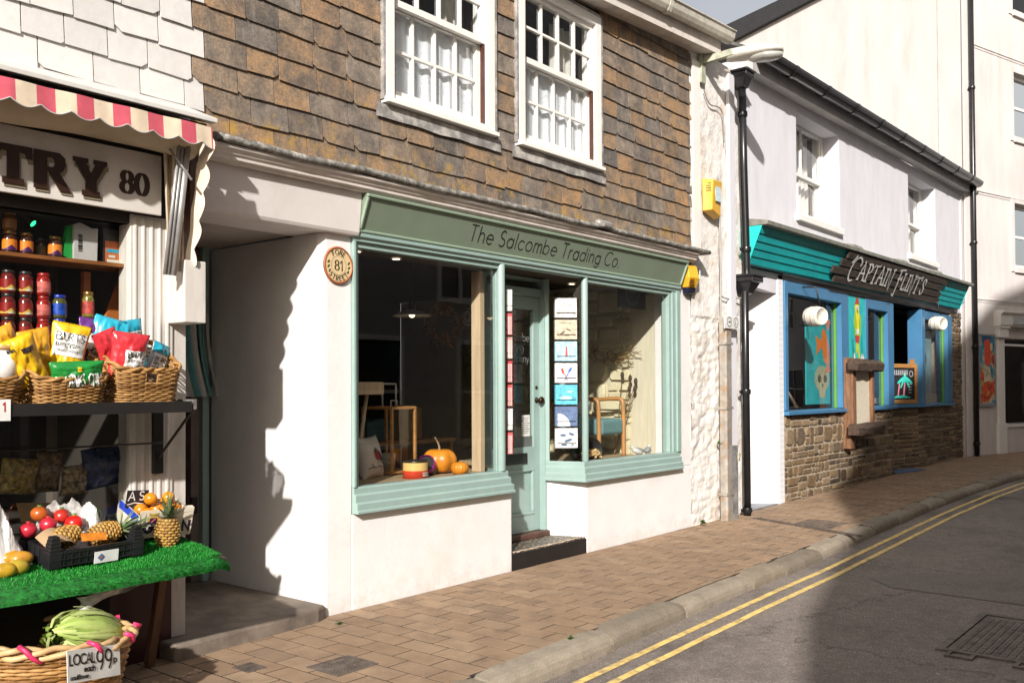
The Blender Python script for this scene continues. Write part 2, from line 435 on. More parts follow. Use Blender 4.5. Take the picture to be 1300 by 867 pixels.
white_slate_m = island_mat('painted_slate', [(0, (.6, .575, .55)), (.5, (.66, .635, .61)), (1, (.56, .54, .52))], nscale=20, namt=.1, bmp=.35, bscale=30, bdist=.004, rough=.55, stain=((.5, .45, .38), 6, .66, .4))
paver_m = island_mat('paving_block', [(0, (.275, .182, .115)), (.3, (.325, .218, .138)), (.6, (.295, .2, .13)), (.85, (.345, .24, .155)), (1, (.255, .175, .115))],
                     nscale=5, namt=.3, bmp=.5, bscale=160, bdist=.003, rough=.85, stain=((.13, .095, .07), 2.2, .54, .55), fine=(230, .28))
rubble_m = island_mat('rubble_stone', [(0, (.06, .045, .034)), (.2, (.15, .1, .058)), (.45, (.23, .155, .085)), (.65, (.1, .075, .055)), (.85, (.29, .205, .12)), (1, (.19, .15, .11))],
                      nscale=16, namt=.5, bmp=.7, bscale=35, bdist=.012, stain=((.05, .04, .032), 7, .58, .5))
white_rubble_m = island_mat('whitewashed_stone', [(0, (.72, .69, .64)), (.5, (.79, .77, .73)), (1, (.75, .72, .66))], nscale=9, namt=.12, bmp=1.0, bscale=18, bdist=.03, rough=.8, stain=((.36, .27, .17), 7, .66, .8))
kerb_m = island_mat('kerb_granite', [(0, (.23, .185, .13)), (.5, (.33, .28, .215)), (1, (.2, .165, .125))], nscale=7, namt=.25, bmp=.5, bscale=110, bdist=.004, stain=((.14, .1, .065), 4, .55, .5), fine=(200, .25))
render_m = M('white_render', (.76, .745, .73), .75, .04, 3, .35, 26, .006, dirt=(.6, .51, .42), dirt_amt=.3, dscale=1.4)
n_ = render_m.node_tree.nodes; l_ = render_m.node_tree.links; b_ = n_['Principled BSDF']
old = b_.inputs['Base Color'].links[0].from_socket
vec = coords(n_, l_); sp = N(n_, 'ShaderNodeSeparateXYZ'); l_.new(vec, sp.inputs[0])
mr = N(n_, 'ShaderNodeMapRange'); mr.inputs[1].default_value = .0; mr.inputs[2].default_value = .34; mr.inputs[3].default_value = .3; mr.inputs[4].default_value = 0.; l_.new(sp.outputs[2], mr.inputs[0])
nz = noise_tex(n_, l_, vec, 9, 9, .75); ad = N(n_, 'ShaderNodeMath', operation='ADD'); l_.new(nz.outputs[0], ad.inputs[0]); l_.new(mr.outputs[0], ad.inputs[1])
rd = ramp(n_, l_, ad.outputs[0], [(.66, (0, 0, 0)), (.95, (.3,) * 3)])
o_ = mixc(n_, l_, rd.outputs[0], old, (.36, .27, .19))
nz = noise_tex(n_, l_, vec, 34, 3, .6); rd = ramp(n_, l_, nz.outputs[0], [(.72, (0, 0, 0)), (.76, (.5,) * 3)])
o_ = mixc(n_, l_, rd.outputs[0], o_, (.42, .36, .3))
vc = N(n_, 'ShaderNodeTexVoronoi', feature='DISTANCE_TO_EDGE'); vc.inputs['Scale'].default_value = 1.7
nd = noise_tex(n_, l_, vec, 3, 5); vm = mixc(n_, l_, .35, vec, nd.outputs['Color']); l_.new(vm, vc.inputs['Vector'])
rd = ramp(n_, l_, vc.outputs['Distance'], [(.0, (.14,) * 3), (.005, (0, 0, 0))])
o_ = mixc(n_, l_, rd.outputs[0], o_, (.4, .35, .3))
l_.new(o_, b_.inputs['Base Color'])
cream_render_m = M('pale_render', (.6, .556, .53), .8, .07, 2, .25, 24, .006, stretch=(1.6, 1.6, .35), dirt=(.42, .35, .3), dirt_amt=.4, dscale=.9)
lilac_render_m = M('cool_white_render', (.67, .66, .695), .75, .05, 3, .3, 24, .006, stretch=(1.5, 1.5, .5), dirt=(.55, .52, .52), dirt_amt=.4, dscale=1.3)
white_paint_m = M('white_paint', (.8, .78, .74), .35, .03, 5, .06, 60, .003, dirt=(.6, .54, .45), dirt_amt=.3, dscale=5)
teal_m = M('sage_teal_paint', (.28, .385, .355), .38, .05, 5, .05, 50, .003, dirt=(.2, .33, .29), dirt_amt=.35, dscale=6)
sage_m = M('sage_green_board', (.2, .25, .185), .45, .05, 4, .05, 60, .003)
lead_m = M('lead_flashing', (.34, .32, .3), .6, .3, 9, .4, 25, .01, metal=.2, dirt=(.62, .58, .52), dirt_amt=.7, dscale=9)
lead_cap_m = M('weathered_lead_ledge', (.2, .19, .17), .75, .5, 22, .6, 50, .01, dirt=(.55, .53, .49), dirt_amt=.9, dscale=13)
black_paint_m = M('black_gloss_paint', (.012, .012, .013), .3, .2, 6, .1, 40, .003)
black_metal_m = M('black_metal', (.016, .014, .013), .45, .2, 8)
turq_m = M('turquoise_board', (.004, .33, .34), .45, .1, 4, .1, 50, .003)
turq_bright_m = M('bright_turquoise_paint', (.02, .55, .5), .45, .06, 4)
blue_m = M('blue_paint', (.055, .185, .34), .4, .08, 5, .05, 40, .003, dirt=(.05, .13, .3), dirt_amt=.4)
lime_m = M('lime_green_paint', (.1, .28, .04), .45, .08, 5)
stone_lead_m = M('grey_slate_ledge', (.2, .2, .17), .8, .25, 10, .5, 40, .008)
glass_m = glassmat('window_glass', (.93, .96, .94), 1.5)
shop_glass_m = glassmat('plate_glass', (.93, .95, .94), 1.5)
refl_glass_m = glassmat('old_plate_glass', (.88, .9, .92), 1.75)
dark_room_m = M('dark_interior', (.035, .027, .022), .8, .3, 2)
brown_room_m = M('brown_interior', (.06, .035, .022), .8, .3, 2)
wood_m = M('honey_wood', (.42, .2, .06), .45, .25, 3, .15, 30, .003, stretch=(1, 1, 7))
pale_wood_m = M('pale_timber', (.56, .42, .27), .5, .15, 3, .1, 30, .003, stretch=(6, 6, .6))
dark_wood_m = M('driftwood', (.075, .045, .03), .8, .45, 5, .7, 18, .012, stretch=(1, 6, 6))
red_wood_m = M('reddish_plank', (.2, .095, .045), .7, .4, 5, .5, 20, .008, stretch=(6, 6, .8))
mortar_m = M('pale_mortar', (.4, .32, .23), .95, .25, 12, .6, 60, .006)
concrete_m = M('worn_concrete', (.2, .16, .125), .9, .3, 4, .5, 50, .006, dirt=(.1, .078, .06), dirt_amt=.7, dscale=3)
letter_black_m = M('sign_black', (.02, .018, .015), .5, .1, 5)

# asphalt with chippings, worn patches and stains
am, n_, l_, b_ = newmat('asphalt')
vec = coords(n_, l_)
vz = N(n_, 'ShaderNodeTexVoronoi'); vz.inputs['Scale'].default_value = 130; l_.new(vec, vz.inputs['Vector'])
rr = ramp(n_, l_, vz.outputs['Color'], [(0, (.13, .11, .096)), (.35, (.22, .186, .163)), (.75, (.275, .236, .208)), (1, (.42, .37, .33))])
nz = noise_tex(n_, l_, vec, .7, 9, .65)
r2 = ramp(n_, l_, nz.outputs[0], [(.34, (.5, .49, .49)), (.47, (.92, .91, .9)), (.7, (1.15, 1.13, 1.1))])
o_ = mixc(n_, l_, 1.0, rr.outputs[0], r2.outputs[0], 'MULTIPLY')
nz2 = noise_tex(n_, l_, vec, 9, 8, .7)
r3 = ramp(n_, l_, nz2.outputs[0], [(.3, (.78,) * 3), (.7, (1.12,) * 3)])
o_ = mixc(n_, l_, 1.0, o_, r3.outputs[0], 'MULTIPLY')
nz3 = noise_tex(n_, l_, vec, 30, 2, .4)
r4 = ramp(n_, l_, nz3.outputs[0], [(.775, (0, 0, 0)), (.79, (.8,) * 3)])
o_ = mixc(n_, l_, r4.outputs[0], o_, (.5, .47, .42))
vc = N(n_, 'ShaderNodeTexVoronoi', feature='DISTANCE_TO_EDGE'); vc.inputs['Scale'].default_value = .55
nd = noise_tex(n_, l_, vec, 1.6, 7, .7); l_.new(mixc(n_, l_, .45, vec, nd.outputs['Color']), vc.inputs['Vector'])
r5 = ramp(n_, l_, vc.outputs['Distance'], [(.0, (.75,) * 3), (.0035, (0, 0, 0))]); o_ = mixc(n_, l_, r5.outputs[0], o_, (.04, .034, .03))
nz5 = noise_tex(n_, l_, vec, 2.3, 5, .6); r6 = ramp(n_, l_, nz5.outputs[0], [(.66, (0, 0, 0)), (.72, (.5,) * 3)]); o_ = mixc(n_, l_, r6.outputs[0], o_, (.07, .06, .052))
l_.new(o_, b_.inputs['Base Color']); b_.inputs['Roughness'].default_value = .85
b_.inputs['Specular IOR Level'].default_value = .35
bump(n_, l_, b_, vz.outputs['Distance'], .7, .006)
patch_m = M('asphalt_patch', (.2, .17, .15), .85, .3, 60, .6, 120, .004, dirt=(.075, .06, .052), dirt_amt=.6, dscale=2)
yellow_m = M('road_yellow', (.8, .57, .19), .75, .2, 14, .4, 120, .004, dirt=(.2, .16, .11), dirt_amt=.85, dscale=11)
sand_m = M('joint_sand', (.024, .018, .012), .95, .4, 8, .0, 120, .003, dirt=(.03, .036, .012), dirt_amt=.7, dscale=1.7)
iron_m = M('cast_iron', (.15, .12, .1), .6, .35, 14, .4, 70, .004, metal=.4)

# ------------------------------------------------------------------ ground
def zg(x): return .006 * max(0.0, x - 4.0)
KERB = [(-9, -2.0), (-6, -1.95), (-3, -1.89), (0, -1.81), (2.6, -1.715), (4.3, -1.68), (6.8, -1.6), (8.7, -1.55), (11, -1.55), (13.1, -1.62), (14.2, -1.72), (17, -2.2), (20, -3.0), (26, -4.9), (34, -7.6)]
def kerb_y(x):
    for (a, ya), (b, yb) in zip(KERB, KERB[1:]):
        if a <= x <= b:
            t = (x - a) / (b - a); return ya + (yb - ya) * t
    return KERB[0][1] if x < KERB[0][0] else KERB[-1][1]
g = MB(); g.box(-900, 900, -900, 900, -1.0, -.42)
struct(g.build('ground', M('earth', (.12, .1, .08), .9)))
g = MB()                                                   # carriageway: one sheet, gently climbing to the right
xs = [-14 + i * .5 for i in range(100)]
for i in range(len(xs) - 1):
    a, b = xs[i], xs[i + 1]
    for ya0, ya1, yb0, yb1 in ((-9.0, kerb_y(a) + .1, -9.0, kerb_y(b) + .1),):
        g.poly([(a, ya0, zg(a) - .11), (b, yb0, zg(b) - .11), (b, yb1, zg(b) - .11), (a, ya1, zg(a) - .11)])
struct(g.build('road', am))
# repaired strip of newer asphalt
g = MB()
A0 = on_z(1105, 733, -.105); A1 = on_z(1150, 728, -.105); A2 = on_z(1330, 730, -.105); A3 = on_z(1330, 772, -.105); A4 = on_z(1220, 757, -.105); A5 = on_z(1130, 745, -.105)
g.poly([(p.x, p.y, zg(p.x) - .106) for p in (A0, A5, A4, A3, A2, A1)])
struct(g.build('road_patch', patch_m))
g = MB()
B = [on_z(*p, -.106) for p in ((985, 868), (1010, 858), (1060, 862), (1080, 868))]
g.poly([(p.x, p.y, -.106) for p in B])
struct(g.build('road_patch', patch_m))
# double yellow lines
for off in (.17, .33):
    g = MB(); pts = []
    x = -6.0
    while x < 30:
        pts.append((x, kerb_y(x) - off - .02 * min(1, max(0, (x) / 6)))); x += .25
    L = []
    for i, (x, y) in enumerate(pts):
        p0 = pts[max(i - 1, 0)]; p1 = pts[min(i + 1, len(pts) - 1)]
        t = Vector((p1[0] - p0[0], p1[1] - p0[1])).normalized(); nn = Vector((-t.y, t.x)) * .026
        jit = random.uniform(-.004, .004)
        L.append(((x + nn.x, y + nn.y + jit, zg(x) - .106), (x - nn.x, y - nn.y + jit, zg(x) - .106)))
    for a, b in zip(L, L[1:]): g.poly([a[1], b[1], b[0], a[0]])
    struct(g.build('yellow_line', yellow_m))
# kerb: rounded granite stones of uneven length
g = MB()
x = -8.6; lens = [.86, .92, .62, .9, .47, 1.05, .74, .58, .95, .8]
joints = [-8.6]
rk = random.Random(5)
while joints[-1] < 32: joints.append(joints[-1] + rk.uniform(.62, 1.25))
for a, b in zip(joints, joints[1:]):
    a2, b2 = a + .011, b - .011; dz = rk.uniform(-.006, .006); dy = rk.uniform(-.01, .01)
    rings = []
    nseg = 7
    for i in range(nseg + 1):
        t = i / nseg; x = a2 + (b2 - a2) * t; y = kerb_y(x) + dy; z = zg(x) + dz
        e = .012 if i in (0, nseg) else 0
        wob = .003 * mnoise.noise(Vector((x * 3, 1, 0)))
        prof = [(.0, -.2), (.0 + wob, -.07), (.008 + wob, -.038 - e), (.028 + wob, -.014 - e), (.06 + wob, -.002 - e), (.165, .004 - e), (.178, .002 - e), (.178, -.2)]
        rings.append([(x, y + py, z + pz) for py, pz in prof])
    g.loft(rings, sm=False)
struct(g.build('kerb', kerb_m))
# pavement: bed + running bond blocks laid across the footway
g = MB()
xs = [-9 + i * .5 for i in range(83)]
for a, b in zip(xs, xs[1:]):
    g.poly([(a, kerb_y(a) + .15, zg(a) - .002), (b, kerb_y(b) + .15, zg(b) - .002), (b, 1.2, zg(b) - .002), (a, 1.2, zg(a) - .002)])
struct(g.build('pavement_bed', sand_m))
g = MB()
DRAINX = lambda y: 5.86 - (y + .77) * -.24              # line of the drain channel over the footway
HOLES = [(-.80, -.47, -1.12, -.82), (-1.06, -.92, -.67, -.5)]
rk = random.Random(3)
x = -4.2; colw = .168; k = 0
while x < 30:
    x1 = x + colw; kmid = kerb_y((x + x1) / 2) + .155
    top = .12 if x > 12.5 else .0
    if x > 16.8: top = -.02 - (x - 17) * .29
    y = top + (.15 if k % 2 else 0.0) + rk.uniform(-.02, .02)
    while y > kmid + .02:
        ya = max(y - .3, kmid); yb = min(y, top)
        xa, xb = x + .006, x1 - .006
        if yb - ya > .03:
            cxm, cym = (xa + xb) / 2, (ya + yb) / 2
            skip = any(h[0] < cxm < h[1] and h[2] < cym < h[3] for h in HOLES)
            if True:
                z = zg(cxm) + rk.uniform(-.0008, .0008)
                s1, s2 = rk.uniform(-.0007, .0007), rk.uniform(-.0007, .0007)
                ya += .006; yb -= .006; c = .003
                def zz(px, py): return z + s1 * (px - cxm) / colw + s2 * (py - cym) / .3
                b0 = [(xa, ya), (xb, ya), (xb, yb), (xa, yb)]
                b1 = [(xa + c, ya + c), (xb - c, ya + c), (xb - c, yb - c), (xa + c, yb - c)]
                g.loft([[(px, py, z - .03) for px, py in b0], [(px, py, zz(px, py)) for px, py in b0]])
        y -= .3
    x = x1; k += 1
struct(g.build('pavement', paver_m))
# opposite footway (behind the camera)
g = MB(); g.box(-14, 32, -9.5, -6.35, -.3, .02)
struct(g.build('pavement', M('far_pavement', (.22, .19, .16), .85, .2, 5)))

# ironwork let into the ground
def cover(x0, x1, y0, y1, z, label, nx, ny, cat='drain cover', raised=.006):
    t = thing('drain_cover', label, cat, ((x0 + x1) / 2, (y0 + y1) / 2, z))
    f = MB(); fw = .016
    f.box(x0, x1, y0, y0 + fw, z - .03, z + .004).box(x0, x1, y1 - fw, y1, z - .03, z + .004)
    f.box(x0, x0 + fw, y0 + fw, y1 - fw, z - .03, z + .004).box(x1 - fw, x1, y0 + fw, y1 - fw, z - .03, z + .004)
    f.build('frame', iron_m, t)
    p = MB(); p.box(x0 + fw + .003, x1 - fw - .003, y0 + fw + .003, y1 - fw - .003, z - .03, z - .004)
    dx = (x1 - x0 - 2 * fw - .012) / nx; dy = (y1 - y0 - 2 * fw - .012) / ny
    for i in range(nx):
        for j in range(ny):
            cx = x0 + fw + .006 + dx * (i + .5); cy = y0 + fw + .006 + dy * (j + .5)
            p.box(cx - dx * .36, cx + dx * .36, cy - dy * .36, cy + dy * .36, z - .0035, z + .003)
    p.build('lid', iron_m, t)
    return t
cover(-.79, -.49, -1.1, -.83, .001, 'rectangular rusty chequered iron cover in the paving near the white corner', 9, 8)
cover(-1.05, -.93, -.66, -.51, .001, 'small square iron cover in the paving beside the concrete step', 4, 4)
cover(5.92, 6.5, -1.3, -.84, .013, 'wide iron grating in the pavement beside the drain channel', 14, 6)
# drain channel across the footway
t = thing('drain_channel', 'narrow dark iron drain channel crossing the pavement from black downpipe to kerb', 'drain', (5.8, -.9, .01))
g = MB(); pa = on_z(962, 661, .01); pb = on_z(1086, 683, .005)
d = (pb - pa).normalized(); nn = Vector((-d.y, d.x, 0)) * .035
pa = Vector((6.2, -.3, .014)); pb = Vector((5.6, -1.72, .012)); d = (pb - pa).normalized(); nn = Vector((-d.y, d.x, 0)) * .035
up = Vector((0, 0, .012))
for s in (-1, 1):
    o1 = nn * s; o2 = nn * s * .55
    g.loft([[pa + o1, pa + o2, pa + o2 + up, pa + o1 + up], [pb + o1, pb + o2, pb + o2 + up, pb + o1 + up]])
g.build('channel_edge', iron_m, t)
g = MB(); g.loft([[pa + nn * .55 - up * .2, pa - nn * .55 - up * .2, pa - nn * .55 + up * .1, pa + nn * .55 + up * .1], [pb + nn * .55 - up * .2, pb - nn * .55 - up * .2, pb - nn * .55 + up * .1, pb + nn * .55 + up * .1]])
g.build('channel_bed', M('wet_dirt', (.02, .018, .015), .5), t)
# big cover in the carriageway
t = thing('utility_cover', 'large worn iron chamber cover in the shaded road surface', 'manhole cover', (2.6, -4.1, -.11))
g = MB(); x0, x1, y0, y1, z = 2.15, 3.35, -5.0, -3.36, -.102
R45 = Matrix.Rotation(rad(-4), 3, 'Z')
for (a, b, c_, d_) in ((x0, x1, y1 - .05, y1), (x0, x1, y0, y0 + .05), (x0, x0 + .05, y0 + .05, y1 - .05), (x1 - .05, x1, y0 + .05, y1 - .05), (x0 + .05, x1 - .05, -4.21, -4.17)):
    g.box(a, b, c_, d_, z - .03, z + .006)
for yy in (-3.52, -3.9, -4.5): 
    g.box(x0 - .09, x0 - .004, yy - .08, yy - .055, z - .03, z + .005).box(x0 - .09, x0 - .004, yy + .055, yy + .08, z - .03, z + .005).box(x0 - .115, x0 - .09, yy - .08, yy + .08, z - .03, z + .005)
g.build('frame', iron_m, t)
g = MB()
g.box(x0 + .055, x1 - .055, -4.165, y1 - .055, z - .03, z - .002).box(x0 + .055, x1 - .055, y0 + .055, -4.215, z - .03, z - .002)
xx = x0 + .08
rk = random.Random(8)
while xx < x1 - .1:
    yy = y0 + .08
    while yy < y1 - .1:
        if abs(yy + .02 + 4.19) > .06 and rk.random() > .03:
            g.box(xx, xx + .045, yy, yy + .028, z - .0015, z + .003)
        yy += .045
    xx += .06
g.build('lid', iron_m, t)

# ------------------------------------------------------------------ shared builders
def hung_slates(mb, x0, x1, z0, z1, holes=(), gauge=.164, wid=.295, y=0., seed=1, raggedL=0, raggedR=0):
    rk = random.Random(seed); n = int(math.ceil((z1 - z0) / gauge))
    for i in range(n):
        za = z0 + i * gauge; zb = min(za + gauge + .035, z1 + .02)
        ivs = [(x0 + (raggedL if i % 2 else 0), x1 + (raggedR if i % 2 else 0))]
        for hx0, hx1, hz0, hz1 in holes:
            if za < hz1 - .02 and za + gauge > hz0 + .02:
                o = []
                for a, b in ivs:
                    if b <= hx0 or a >= hx1: o.append((a, b))
                    else:
                        if a < hx0: o.append((a, hx0))
                        if b > hx1: o.append((hx1, b))
                ivs = o
        for a, b in ivs:
            x = a - (wid * .5 if i % 2 and not raggedL else 0) + (0 if raggedL else rk.uniform(-.02, .0))
            while x < b - .01:
                w_ = wid * rk.uniform(.82, 1.15)
                xa = max(x, a); xb = min(x + w_, b)
                if b - xb < .06: xb = b
                if xb - xa > .02:
                    xa2, xb2 = xa + .0035, xb - .0035
                    dz = rk.uniform(-.008, .006); tl = rk.uniform(-.006, .006); ex = rk.uniform(0, .006)
                    yb = y - .023 - ex * .6; yt = y - .007; th = .008
                    c = rk.choice([0, 0, 0, .012, .02, .03]) if xb - xa > .12 else 0
                    side = rk.choice([0, 1])
                    zl, zr = za + dz + tl, za + dz - tl
                    if c and side == 0: bot = [(xa2, zl + c), (xa2 + c * 1.3, zl), (xb2, zr)]
                    elif c: bot = [(xa2, zl), (xb2 - c * 1.3, zr), (xb2, zr + c)]
                    else: bot = [(xa2, zl), ((xa2 + xb2) / 2, (zl + zr) / 2 - rk.uniform(-.002, .003)), (xb2, zr)]
                    prof = bot + [(xb2, zb), (xa2, zb)]
                    def yy(z): return yb + (yt - yb) * min(1, max(0, (z - za) / (gauge + .035)))
                    mb.loft([[(px, yy(pz), pz) for px, pz in prof], [(px, yy(pz) + th, pz) for px, pz in prof]])
                x = x + w_ if xb < b else b
    return mb
def rubble(mb, place, u0, u1, z0, z1, rowh=(.06, .19), stw=(.08, .34), gap=.012, depth=(.012, .035), seed=1):
    rk = random.Random(seed); z = z0
    def stone(a, b, c, d):
        if b - a < .02 or d - c < .015: return
        j = min(b - a, d - c) * .28
        e = lambda: rk.uniform(0, j)
        ch = min(b - a, d - c) * .34
        P = [(a + ch * rk.uniform(.3, 1), c + e() * .4), (b - ch * rk.uniform(.3, 1), c + e() * .4), (b - e() * .4, c + ch * rk.uniform(.3, 1)), (b - e() * .4, d - ch * rk.uniform(.3, 1)),
             (b - ch * rk.uniform(.3, 1), d - e() * .4), (a + ch * rk.uniform(.3, 1), d - e() * .4), (a + e() * .4, d - ch * rk.uniform(.3, 1)), (a + e() * .4, c + ch * rk.uniform(.3, 1))]
        h = rk.uniform(*depth); cu = sum(p[0] for p in P) / 8; cz = sum(p[1] for p in P) / 8
        k = .86
        tx, tz = rk.uniform(-.25, .25), rk.uniform(-.25, .25)
        R1 = [place(u, z_, -.01) for u, z_ in P]; R2 = [place(u, z_, h * .6) for u, z_ in P]
        R3 = [place(cu + (u - cu) * k, cz + (z_ - cz) * k, h + h * (tx * (u - cu) / (b - a) + tz * (z_ - cz) / (d - c))) for u, z_ in P]
        mb.loft([R1, R2, R3])
    while z < z1 - .01:
        h = rk.uniform(*rowh)
        if z1 - z - h < rowh[0]: h = z1 - z
        u = u0 - rk.uniform(0, .1)
        while u < u1:
            w_ = rk.uniform(*stw) * (1.25 if h < .1 else 1)
            a, b = max(u, u0), min(u + w_, u1)
            if u1 - b < stw[0] * .6: b = u1
            if b - a > .03:
                if h > .11 and rk.random() < .55:
                    s = h * rk.uniform(.35, .65)
                    stone(a + gap / 2, b - gap / 2, z + gap / 2, z + s - gap / 2)
                    if b - a > .2 and rk.random() < .6:
                        q = a + (b - a) * rk.uniform(.35, .65)
                        stone(a + gap / 2, q - gap / 2, z + s + gap / 2, z + h - gap / 2); stone(q + gap / 2, b - gap / 2, z + s + gap / 2, z + h - gap / 2)
                    else: stone(a + gap / 2, b - gap / 2, z + s + gap / 2, z + h - gap / 2)
                else: stone(a + gap / 2, b - gap / 2, z + gap / 2, z + h - gap / 2)
            u = b if b >= u1 else u + w_
        z += h
    return mb
def wall_with_holes(mb, x0, x1, z0, z1, y0, y1, holes):
    """rectangular wall as butted boxes round its openings"""
    xs = sorted({x0, x1, *[h[0] for h in holes], *[h[1] for h in holes]})
    for a, b in zip(xs, xs[1:]):
        zs = [(z0, z1)]
        for hx0, hx1, hz0, hz1 in holes:
            if a >= hx0 - 1e-6 and b <= hx1 + 1e-6:
                o = []
                for p, q in zs:
                    if hz0 > p: o.append((p, min(q, hz0)))
                    if hz1 < q: o.append((max(p, hz1), q))
                zs = o
        for p, q in zs: mb.box(a, b, y0, y1, p, q)
    return mb
def lace_mat():
    mt, n, l, b = newmat('lace_net')
    out = n['Material Output']; b.inputs['Base Color'].default_value = (.8, .8, .8, 1); b.inputs['Roughness'].default_value = .9
    vec = coords(n, l, (1, 1, 1))
    v = N(n, 'ShaderNodeTexVoronoi'); v.inputs['Scale'].default_value = 42; l.new(vec, v.inputs['Vector'])
    nz = noise_tex(n, l, vec, 4, 3)
    r0 = ramp(n, l, v.outputs['Distance'], [(.2, (.75,) * 3), (.5, (.97,) * 3)])
    r1 = ramp(n, l, nz.outputs[0], [(.4, (.0,) * 3), (.6, (.3,) * 3)])
    ad = N(n, 'ShaderNodeMath', operation='ADD'); ad.use_clamp = True
    l.new(r0.outputs[0], ad.inputs[0]); l.new(r1.outputs[0], ad.inputs[1])
    tr = N(n, 'ShaderNodeBsdfTransparent'); mx = N(n, 'ShaderNodeMixShader')
    l.new(ad.outputs[0], mx.inputs[0]); l.new(tr.outputs[0], mx.inputs[1]); l.new(b.outputs[0], mx.inputs[2]); l.new(mx.outputs[0], out.inputs[0])
    return mt
lace_m = lace_mat()
curtain_m = M('cream_curtain', (.62, .58, .5), .9, .1, 3)
def curtain(x0, x1, y, z0, z1, mat, label, folds=7, amp=.025):
    g = MB()
    def fn(u, v):
        x = x0 + (x1 - x0) * u
        a = amp * math.sin(u * folds * 2 * PI + .6 * math.sin(u * 9)) * (.5 + .5 * (1 - v)) + .012 * mnoise.noise(Vector((x * 3, v * 2, 1)))
        return (x, y + a, z0 + (z1 - z0) * v + (.012 * math.sin(u * folds * 4 * PI) if v == 0 else 0))
    g.grid(fn, folds * 10, 6)
    o = g.build('curtain', mat); tag(o, label, 'curtain'); return o
def sash_window(parent, x0, x1, z0, z1, yf, cols, rows, fw=.09, bar=.022, glass=None, mid=None, mat=None, proud=.03, sill=None, depth=.14):
    """box sash: frame > upper_sash, lower_sash, panes, sill"""
    mat = mat or white_paint_m; glass = glass or glass_m
    f = MB(); a, b = x0 + fw, x1 - fw; top = z1 - fw
    f.box(x0, a, yf - proud, yf + depth, z0, z1).box(b, x1, yf - proud, yf + depth, z0, z1).box(a, b, yf - proud, yf + depth, top, z1)
    f.box(a, b, yf - proud, yf + depth, z0, z0 + .035)
    win = f.build('window', mat, parent, bevel=.004)
    if sill is not False:
        s = MB(); s.prism([(yf - proud - .035, z0 - .045), (yf + .04, z0 - .045), (yf + .04, z0), (yf - proud - .001, z0), (yf - proud - .035, z0 - .012)], 'x', x0 - .015, x1 + .015)
        s.build('sill', mat, win, bevel=.003)
    mid = mid if mid is not None else (z0 + top) / 2
    for nm, za, zb, yy in (('upper_sash', mid - .02, top - .001, yf + .012), ('lower_sash', z0 + .036, mid + .02, yf + .065)):
        s = MB(); st = .042; xa, xb = a + .001, b - .001; th = .04
        br = .05 if nm == 'upper_sash' else .07
        tr = .045
        s.box(xa, xa + st, yy, yy + th, za, zb).box(xb - st, xb, yy, yy + th, za, zb)
        s.box(xa + st, xb - st, yy, yy + th, za, za + br).box(xa + st, xb - st, yy, yy + th, zb - tr, zb)
        ia, ib, iz0, iz1 = xa + st, xb - st, za + br, zb - tr
        for k in range(1, cols):
            xx = ia + (ib - ia) * k / cols; s.box(xx - bar / 2, xx + bar / 2, yy + .006, yy + th - .004, iz0, iz1)
        for k in range(1, rows):
            zz = iz0 + (iz1 - iz0) * k / rows
            for c in range(cols):
                p0 = ia + (ib - ia) * c / cols + (bar / 2 if c else 0); p1 = ia + (ib - ia) * (c + 1) / cols - (bar / 2 if c < cols - 1 else 0)
                s.box(p0, p1, yy + .006, yy + th - .004, zz - bar / 2, zz + bar / 2)
        s.build(nm, mat, win)
        p = MB(); p.poly([(ia - .005, yy + .03, iz0 - .005), (ib + .005, yy + .03, iz0 - .005), (ib + .005, yy + .03, iz1 + .005), (ia - .005, yy + .03, iz1 + .005)])
        p.build('pane', glass, win)
    return win
def room(parent, x0, x1, y0, y1, z0, z1, mat, name='room', left=True, right=True):
    g = MB(); t = .06
    g.box(x0, x1, y1, y1 + t, z0, z1).box(x0, x1, y0, y1, z1, z1 + t).box(x0, x1, y0, y1, z0 - t, z0)
    if left: g.box(x0 - t, x0, y0, y1, z0, z1)
    if right: g.box(x1, x1 + t, y0, y1, z0, z1)
    return g.build(name, mat, parent)

